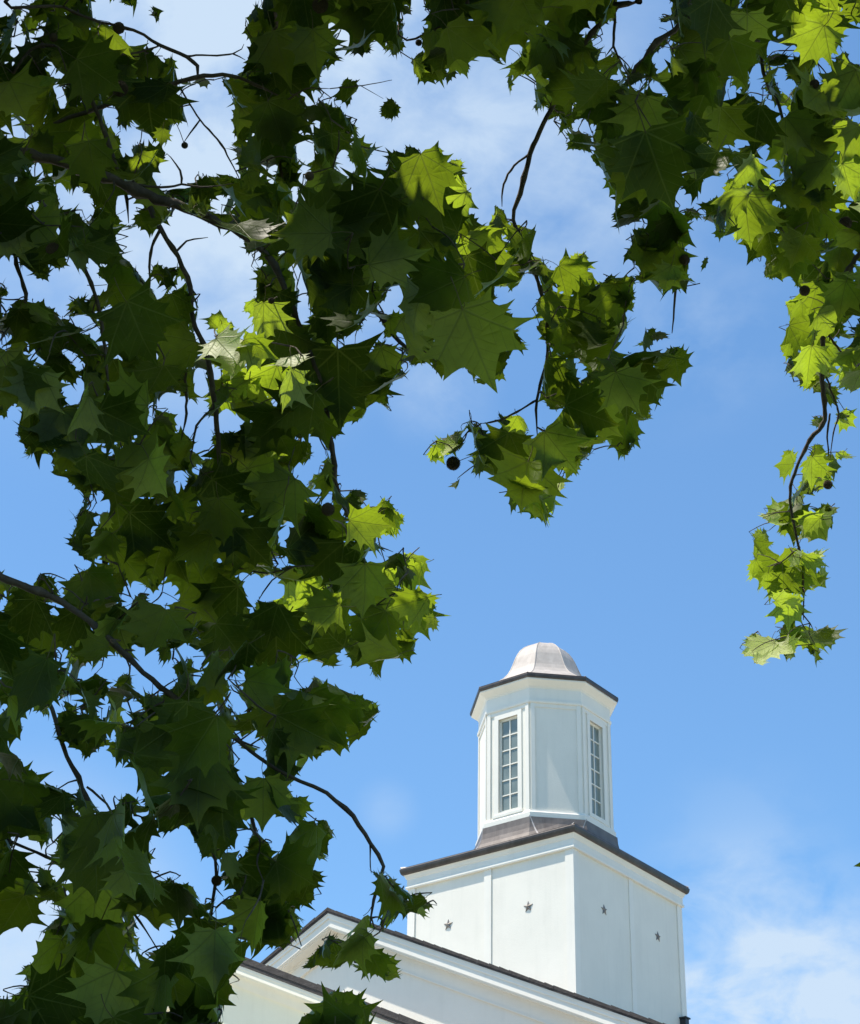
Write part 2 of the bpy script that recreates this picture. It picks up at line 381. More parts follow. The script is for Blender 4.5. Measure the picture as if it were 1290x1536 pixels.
# octagonal cupola
RO = 1.0734; AP = RO * math.cos(A8); HW = RO * math.sin(A8)
def on_face(k, bd):
    """bd is drawn with x along the face, y out of it (0 = wall plane), turned to face k (k=0 towards the left front)"""
    th = -math.pi / 2 + k * A4
    o = Vector((math.cos(th), math.sin(th))); s_ = Vector((-math.sin(th), math.cos(th)))
    bd.v = [(s_.x * x + o.x * (AP + y), s_.y * x + o.y * (AP + y), z) for x, y, z in bd.v]
    return bd
wl = Builder(); W0, W1, WB, WT = -0.185, 0.185, 11.875, 13.455
for k in range(8):
    f = Builder()
    if k % 2 == 0:
        zs = (11.5, WB, WT, 14.0); xs = (-HW, W0, W1, HW)
        f.add([(x, 0, z) for z in zs for x in xs], [(r * 4 + c, r * 4 + c + 1, (r + 1) * 4 + c + 1, (r + 1) * 4 + c) for r in range(3) for c in range(3) if (r, c) != (1, 1)])
        D = -0.075
        f.add([(W0, 0, WB), (W1, 0, WB), (W1, 0, WT), (W0, 0, WT), (W0, D, WB), (W1, D, WB), (W1, D, WT), (W0, D, WT)], [(0, 1, 5, 4), (1, 2, 6, 5), (2, 3, 7, 6), (3, 0, 4, 7)])
    else:
        f.add([(-HW, 0, 11.5), (HW, 0, 11.5), (HW, 0, 14.0), (-HW, 0, 14.0)], [(0, 1, 2, 3)])
    on_face(k, f); wl.add(f.v, f.f)
lift(wl).build('cupola_wall', M_white, church)
for k in range(8):
    f = Builder()
    f.box(-HW + .012, -HW + .075, -.01, .022, 11.79, 13.60); f.box(HW - .075, HW - .012, -.01, .022, 11.79, 13.60)
    f.box(-HW + .075, HW - .075, -.01, .014, 13.535, 13.60)
    lift(on_face(k, f)).build('panel_frame', M_trim, church)
for k in (0, 2, 4, 6):
    c = Builder()
    cw = .075
    c.box(W0 - cw, W0, -.01, .018, WB - .06, WT + cw); c.box(W1, W1 + cw, -.01, .018, WB - .06, WT + cw)
    c.box(W0, W1, -.01, .018, WT, WT + cw); c.box(W0 - cw - .02, W1 + cw + .02, -.01, .04, WB - .085, WB - .045); c.box(W0, W1, -.01, .017, WB - .045, WB)
    win = lift(on_face(k, c)).build('window', M_trim, church)
    s_ = Builder(); y0, y1 = -.060, -.035
    s_.box(W0, W0 + .028, y0, y1, WB, WT); s_.box(W1 - .028, W1, y0, y1, WB, WT)
    s_.box(W0 + .028, W1 - .028, y0, y1, WB, WB + .035); s_.box(W0 + .028, W1 - .028, y0, y1, WT - .03, WT)
    s_.box(-.010, .010, y0 + .004, y1 - .003, WB + .035, WT - .03)
    for j in range(1, 6):
        zz = WB + .035 + (WT - WB - .065) * j / 6
        s_.box(W0 + .028, -.010, y0 + .005, y1 - .004, zz - .009, zz + .009); s_.box(.010, W1 - .028, y0 + .005, y1 - .004, zz - .009, zz + .009)
    lift(on_face(k, s_)).build('sash', M_trim, win)
    g_ = Builder(); g_.box(W0, W1, -.060, -.052, WB, WT)
    lift(on_face(k, g_)).build('glass', M_glass, win)
def oct_prof(name, mat, prof, **k):
    q = Builder(); q.turned([(r_ / math.cos(A8), z) for r_, z in prof], 8, A8, **k)
    return lift(q).build(name, mat, church)
oct_prof('cupola_base_band', M_trim, [(AP - .02, 11.600), (AP + .045, 11.645), (AP + .050, 11.66), (AP + .050, 11.745), (AP + .034, 11.765), (AP + .030, 11.790), (AP - .02, 11.792)])
oct_prof('cupola_frieze', M_trim, [(AP - .01, 13.600), (AP + .030, 13.602), (AP + .036, 13.622), (AP + .036, 13.648), (AP + .016, 13.656), (AP + .014, 13.86), (AP + .022, 13.868), (AP + .03, 13.885), (AP + .055, 13.905), (AP + .120, 13.957), (AP + .128, 13.962), (AP + .128, 13.995), (AP - .02, 13.996)])
oct_prof('cupola_roof_edge', M_edge, [(AP + .02, 13.985), (AP + .135, 13.985), (AP + .147, 13.998), (AP + .153, 14.03), (AP + .148, 14.056), (AP + .05, 14.085)])
# ogee dome of eight gores
dm = Builder()
prof = [(r_, z if z < 14.35 else 14.35 + (z - 14.35) * .93) for r_, z in [(1.135, 14.066), (1.03, 14.105), (.92, 14.165), (.81, 14.25), (.70, 14.345), (.632, 14.44), (.588, 14.53), (.555, 14.62), (.525, 14.71), (.495, 14.80), (.455, 14.89), (.405, 14.98), (.335, 15.06), (.262, 15.12), (.185, 15.165), (.11, 15.19), (.03, 15.197)]]
nseg = 8
rings = []
for r_, z in prof:
    row = []
    for i in range(nseg * 6):
        a = A8 + 2 * math.pi * i / (nseg * 6)
        ro_ = r_oct(a, r_)
        k = ((a - A8) % A4) / A4
        row.append((ro_ * math.cos(a), ro_ * math.sin(a), z))
    rings.append(row)
dm.rings(rings, cap1=True)
dome = lift(dm).build('dome', M_dome, church)
ribs = Builder()
for kk in range(8):
    a = A8 + kk * A4; rr = []
    for r_, z in prof[:-1]:
        R_ = r_ / math.cos(A8); px, py = -math.sin(a), math.cos(a)
        c0 = (R_ * math.cos(a), R_ * math.sin(a)); o_ = .005
        rr.append([(c0[0] + px * .010, c0[1] + py * .010, z), (c0[0] + math.cos(a) * o_, c0[1] + math.sin(a) * o_, z + o_), (c0[0] - px * .010, c0[1] - py * .010, z)])
    ribs.rings(rr)
lift(ribs).build('standing_seam', M_dome, dome)

# five-pointed barn stars
def star(face, a, z, r_=.088):
    s_ = Builder(); tilt = random.uniform(-.08, .08)
    pts = []
    for i in range(10):
        q = math.pi / 2 + tilt + i * math.pi / 5; rr = r_ if i % 2 == 0 else r_ * .43
        pts.append((rr * math.cos(q), rr * math.sin(q)))
    if face == 'L':
        P = [(a + x, -H - .004, z + y) for x, y in pts]; c = (a, -H - .030, z); bk = [(a + x, -H + .004, z + y) for x, y in pts]
    else:
        P = [(H + .004, -a + x, z + y) for x, y in pts]; c = (H + .030, -a, z); bk = [(H - .004, -a + x, z + y) for x, y in pts]
    s_.add(P + [c], [(i, (i + 1) % 10, 10) for i in range(10)]); s_.add(P + bk, [(i, i + 10, (i + 1) % 10 + 10, (i + 1) % 10) for i in range(10)])
    lift(s_).build('star', M_star, church)
star('L', -.753, 10.05); star('L', .705, 10.036); star('R', .7035, 10.06, .085); star('R', -.7886, 10.08, .085)
vt = Builder(); vt.box(H - .005, H + .10, 1.33, 1.43, 8.35, 8.955); vt.box(H - .005, H + .12, 1.31, 1.45, 8.955, 8.975)
lift(vt).build('vent_box', M_black, church)

# upper gable and its roof
def gable(yf, za, sl, V, yback, wall_y, wall_mat, trim_mat, zb, names, th, lay):
    top = Builder(); top.chevron(-yf + .16, yback, za + .004, sl, 0.0, th, V)
    lift(top).build(names[0], M_shingle, church)
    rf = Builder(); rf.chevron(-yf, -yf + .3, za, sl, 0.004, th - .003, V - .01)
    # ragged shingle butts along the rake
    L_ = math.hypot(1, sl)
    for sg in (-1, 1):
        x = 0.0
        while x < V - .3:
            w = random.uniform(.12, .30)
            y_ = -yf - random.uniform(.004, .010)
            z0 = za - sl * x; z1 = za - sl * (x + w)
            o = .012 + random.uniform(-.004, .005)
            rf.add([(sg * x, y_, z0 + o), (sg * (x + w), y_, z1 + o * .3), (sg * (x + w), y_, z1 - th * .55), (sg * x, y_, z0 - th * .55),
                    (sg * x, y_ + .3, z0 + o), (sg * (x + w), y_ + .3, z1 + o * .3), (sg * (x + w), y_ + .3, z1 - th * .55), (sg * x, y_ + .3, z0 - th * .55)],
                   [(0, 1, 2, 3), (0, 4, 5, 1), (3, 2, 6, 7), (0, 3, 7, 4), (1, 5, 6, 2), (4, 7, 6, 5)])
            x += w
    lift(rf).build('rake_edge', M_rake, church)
    tr_ = Builder()
    for (yo, d0, d1) in lay: tr_.chevron(-yf + yo, -wall_y + .02, za, sl, d0, d1, V - .02 - yo * .1)
    lift(tr_).build(names[1], trim_mat, church)
    w_ = Builder()
    P = [(-V + .35, zb), (V - .35, zb), (V - .35, za - sl * (V - .35) - .1), (0, za - .1), (-V + .35, za - sl * (V - .35) - .1)]
    w_.add([(x, -wall_y, z) for x, z in P] + [(x, yback - .2, z) for x, z in P], [(0, 1, 2, 3, 4), (9, 8, 7, 6, 5), (0, 5, 6, 1), (1, 6, 7, 2), (4, 9, 5, 0)])
    lift(w_).build(names[2], wall_mat, church)
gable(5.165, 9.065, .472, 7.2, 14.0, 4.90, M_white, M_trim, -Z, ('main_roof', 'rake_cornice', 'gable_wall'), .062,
      [(.012, .062, .085), (.022, .085, .130), (.040, .130, .235), (.052, .235, .252), (.075, .252, .268), (.215, .268, .300), (.232, .300, .455), (.222, .455, .475)])
gable(7.51, 7.949, .460, 5.9, -4.86, 7.28, M_cream, M_creamtrim, -Z, ('portico_roof', 'portico_cornice', 'portico_wall'), .115,
      [(.012, .115, .150), (.022, .150, .215), (.040, .215, .235), (.075, .235, .250), (.150, .250, .272), (.165, .272, .340), (.178, .340, .362), (.190, .362, .372)])

# ------------------------------------------------------------------ leaf shapes and the tree's measured layout
def outline(v):
    """blade outline of one leaf kind (unit: base at 0,0, tip near 0,1): sharp teeth joined by hollow curves"""
    # (x,y) of tooth tips, with the hollow point after each one
    V=[
     [(.52,-.09,.37,.12),(.64,.22,.46,.33),(.88,.60,.44,.54),(.42,.78,.19,.70)],
     [(.42,-.12,.36,.07),(.66,.10,.43,.25),(.78,.44,.46,.48),(.56,.78,.22,.66)],
     [(.62,-.12,.40,.13),(.72,.36,.50,.42),(.84,.76,.36,.60),(.34,.86,.16,.76)],
     [(.50,-.02,.36,.16),(.70,.30,.44,.38),(.66,.66,.30,.58),(.36,.84,.16,.76)],
     [(.46,-.15,.36,.08),(.74,.06,.42,.26),(.70,.42,.48,.46),(.82,.72,.26,.64),(.27,.92,.12,.84)],
     [(.56,.00,.36,.20),(.76,.50,.42,.50),(.46,.76,.18,.70)],
     [(.60,-.06,.40,.16),(.80,.34,.50,.42),(.70,.74,.26,.64),(.30,.88,.14,.80)],
     [(.38,-.10,.34,.08),(.64,.06,.44,.22),(.62,.32,.46,.38),(.86,.62,.34,.58),(.38,.82,.17,.74)],
     [(.50,.04,.32,.22),(.62,.56,.20,.60)],
     [(.44,.00,.32,.16),(.58,.34,.30,.42),(.36,.76,.15,.72)],
    ][v%10]
    r=np.random.RandomState(50+v)
    def side(sg):
        P=[(0.0,0.0)]
        cur=(.11,-.045)
        def arc(p,q,pull):
            for k in (.36,.72):
                x=p[0]*(1-k)+q[0]*k; y=p[1]*(1-k)+q[1]*k
                w=pull*4*k*(1-k)
                P.append((x-x*w, y-(y-.36)*w))
        for (tx,ty,hx,hy) in V:
            tx+=r.uniform(-.04,.04); ty+=r.uniform(-.04,.04)
            hx+=r.uniform(-.025,.025); hy+=r.uniform(-.025,.025)
            tx*=.93; ty=.36+(ty-.36)*.93
            P.append(cur); arc(cur,(tx,ty),.10); P.append((tx,ty)); arc((tx,ty),(hx,hy),.08); cur=(hx,hy)
        P.append(cur); arc(cur,(0,1.06),.07)
        return [(x*sg,y) for x,y in P]
    R=side(1); Lf=side(-1)
    O=np.array(R+[(r.uniform(-.03,.03),1.08)]+Lf[:0:-1])
    # keep the outline turning one way round the blade's middle, so that no part of it folds over
    d=O-np.array([0.0,.36]); a=np.unwrap(np.arctan2(d[:,1],d[:,0])); rr=np.hypot(d[:,0],d[:,1])
    g=.034
    for _ in range(60):
        for i in range(1,len(a)):
            if a[i]-a[i-1]<g:
                m=(a[i]+a[i-1])/2; a[i-1]=m-g/2; a[i]=m+g/2
    return np.stack([rr*np.cos(a),.36+rr*np.sin(a)],1)
NV=10
OUT=[outline(v) for v in range(NV)]
C0=np.array([0.0,.36])
def bend(P,cx,cy,wv,ph):
    """fold, droop and ruffle of a flat blade: P (n,2) -> (n,3); +z is the upper face"""
    x,y=P[:,0],P[:,1]-.3
    z=-cx*np.abs(x)**1.4+ -cy*y*np.abs(y)+wv*np.sin(6*x+ph)*np.sin(5*y+ph*1.7)*(.3+np.hypot(x,y))
    return np.stack([x*(1-.25*cx*cx),P[:,1],z],1)
def rot(th,ph,ta):
    """leaf axes -> image axes (x right, y down, z away): th turns the tip from straight down, ta tilts toward image direction ph"""
    c,s=math.cos(th),math.sin(th)
    A=np.array([[c,s,0],[-s,c,0],[0,0,1.0]])  # X->(c,-s) Y->(s,c)
    k=np.array([-math.sin(ph),math.cos(ph),0]) # axis in the image plane
    K=np.array([[0,-k[2],k[1]],[k[2],0,-k[0]],[-k[1],k[0],0]])
    R=np.eye(3)+math.sin(ta)*K+(1-math.cos(ta))*K@K   # z -> (cos ph, sin ph) sin ta
    return R@A
_o = OUT[0]; _area = 0.5 * sum(_o[i][0] * _o[(i + 1) % len(_o)][1] - _o[(i + 1) % len(_o)][0] * _o[i][1] for i in range(len(_o)))
# image axes are mirrored against world axes, so the winding that makes the upper side the front follows from both
_det = 1.0 if np.linalg.det(np.array([[RIGHT.x, RIGHT.y, RIGHT.z], [-UP.x, -UP.y, -UP.z], [FWD.x, FWD.y, FWD.z]])) > 0 else -1.0
FLIP = _area < 0
def TRI_FIX(fs): return [tuple(f[::-1]) for f in fs] if FLIP else fs
# name idx: list of (depth, [(x,y,r px)...])
BR=[
(5.0,[(-30,200,12),(35,228,11),(95,243,10),(170,270,10),(225,295,11),(330,335,8),(395,375,7),(430,440,6),(460,520,6),(485,590,6),(498,680,5),(505,730,4),(530,790,3.5),(545,830,3)]),
(5.3,[(60,195,4),(93,180,5),(145,163,5),(230,135,5),(290,117,5),(345,113,4),(385,128,3),(430,150,2.5)]),
(5.2,[(20,110,3),(45,75,3),(80,68,3.5),(118,103,3.5),(142,163,4),(163,215,4),(180,265,4),(190,300,3),(193,335,2)]),
(5.3,[(30,-20,4),(95,10,3),(140,30,3),(200,45,3),(240,68,3.5),(280,85,4),(296,100,4),(296,117,4)]),
(5.0,[(225,310,6),(240,345,5),(268,385,5),(285,430,5),(290,480,5),(310,530,5.5),(320,590,5.5),(325,630,5.5),(330,720,4),(335,780,3),(350,850,3)]),
(4.7,[(-20,230,4),(25,250,3.5),(60,300,3.5),(110,370,4),(145,450,4),(157,520,3),(165,600,2.5),(190,700,2.5)]),
(4.4,[(-40,845,8),(0,865,8),(60,888,7.5),(120,920,7),(180,975,6),(240,1030,6),(310,1080,4.5),(352,1108,4),(400,1145,4),(450,1172,4),(490,1190,4.5),(530,1225,4.5),(555,1265,4.5),(575,1300,4),(560,1350,3.5),(555,1390,3)]),
(4.2,[(60,1030,4.5),(78,1065,4.5),(95,1120,4.5),(130,1195,5),(145,1240,4),(190,1290,3),(240,1325,2.5)]),
(4.3,[(310,1090,4),(310,1150,4),(298,1185,3.5),(300,1220,3.5),(322,1290,3.5),(320,1350,3.5),(310,1410,3),(300,1480,2.5)]),
(4.5,[(340,1120,3.5),(350,1175,4),(375,1220,4),(390,1270,3.5),(420,1320,3),(430,1370,2.5)]),
(5.1,[(430,360,5),(480,400,5),(525,435,6),(570,475,6),(600,515,4),(640,540,2.5)]),
(5.9,[(950,-25,6),(925,10,6),(880,60,5.5),(850,115,5),(825,165,5),(795,230,5.5),(780,290,5.5),(770,330,4),(800,400,4),(820,480,3.5),(820,540,3.5),(805,600,3),(806,655,2.5)]),
(5.4,[(1060,10,6),(1010,45,6),(975,75,6.5),(950,115,5.5),(930,145,4.5),(940,200,4),(985,270,3.5),(1012,340,3),(1013,430,3),(1008,500,2.5)]),
(7.4,[(1330,330,7),(1290,380,7),(1260,430,7),(1240,480,7),(1233,540,7),(1235,590,6.5),(1237,630,6),(1215,660,5),(1195,700,4.5),(1185,740,4.5),(1190,780,4),(1200,830,3.5),(1205,880,3),(1205,930,2.5)]),
(6.2,[(1130,-20,4),(1140,60,4),(1148,120,4),(1170,160,3.5),(1180,220,3),(1195,290,3),(1190,350,2.5)]),
(4.6,[(-20,1248,3.5),(0,1256,3.5),(70,1285,3),(140,1320,3),(200,1370,2.5),(240,1430,2.5)]),
(5.5,[(700,-30,4),(690,20,3.5),(640,50,3),(610,60,2.5),(585,40,2)]),
(5.6,[(430,-30,4),(415,40,3.5),(400,110,3.5),(410,200,3.5),(425,280,3),(420,340,2.5)]),
]
# side twigs: branch idx, points
TW=[
(3,[(280,84,2.2),(350,81,2),(366,66,1.5)]),(3,[(350,81,2),(368,90,1.5)]),(3,[(240,68,2),(200,80,2),(165,82,2),(120,100,2.4)]),
(1,[(272,134,2),(300,180,2),(332,217,2.2),(360,270,2)]),(1,[(300,180,1.6),(285,200,1.5),(275,215,2)]),
(4,[(240,345,4),(228,370,3),(225,400,3),(225,432,2.5)]),(4,[(290,500,3.5),(278,560,3),(280,610,3),(272,660,2)]),(4,[(322,610,3),(295,638,2.6),(290,665,2),(285,690,1.6)]),
(4,[(262,380,2.6),(280,362,2.2),(312,356,1.8)]),(5,[(10,330,3.5),(25,395,4),(38,450,3.5),(15,500,2.5)]),(5,[(145,450,2),(138,475,1.5),(155,500,1.5)]),
(11,[(795,230,2.8),(778,243,2.6),(762,262,2.5),(754,285,2.2),(753,310,2)]),(11,[(920,-10,4),(922,40,3.2),(921,68,3),(935,100,2.6)]),(11,[(921,68,2),(908,85,1.8)]),
(12,[(962,92,3),(967,105,2)]),(12,[(1140,62,2),(1100,50,3),(1060,10,3)]),
(13,[(1237,560,3),(1250,595,3),(1258,620,2.4),(1250,650,2),(1245,690,2)]),(13,[(1245,620,3),(1241,650,3),(1243,685,2.6)]),(13,[(1240,500,3),(1265,530,2.6),(1290,540,2.6)]),
(13,[(1330,330,5),(1345,600,4),(1338,900,3.5),(1350,1150,3),(1342,1280,2.5)]),(13,[(1200,820,2.2),(1170,845,1.8),(1150,850,1.5)]),(13,[(1203,920,2),(1215,935,1.8),(1220,945,1.6)]),
(6,[(352,1108,3),(390,1122,2.4)]),(6,[(555,1265,1.6),(556,1300,1.4),(557,1310,1.4)]),(6,[(188,975,3),(203,976,2.5)]),
(11,[(805,600,2.2),(775,618,2.2),(745,632,2.2),(722,635,2)]),(11,[(722,635,1.6),(700,650,1.5),(690,662,1.5)]),
(0,[(185,275,3),(240,281,3),(272,277,2.6),(310,281,2.2),(350,275,1.8)]),(0,[(272,277,2),(270,255,2.2),(250,230,1.8)]),
(1,[(430,150,2),(460,133,1.8),(495,133,1.6)]),(1,[(495,133,1.3),(545,128,1.2),(588,120,1.5)]),(1,[(540,128,1),(575,148,1)]),
(8,[(322,1330,2),(335,1345,1.5)]),(6,[(80,890,2.5),(60,860,1.5)]),(7,[(130,1180,2.4),(160,1205,2.4),(175,1235,2)]),
(10,[(480,300,2),(530,330,2),(580,350,1.8)]),(0,[(455,560,3),(430,585,2.6),(415,610,2)]),
(0,[(530,790,2.5),(548,810,2.2),(570,820,1.6),(590,828,1.5)]),(4,[(335,740,2),(300,800,2),(240,850,2)]),(4,[(350,850,2),(400,860,2),(440,850,1.6),(408,870,1.6),(385,905,1.6)]),
]
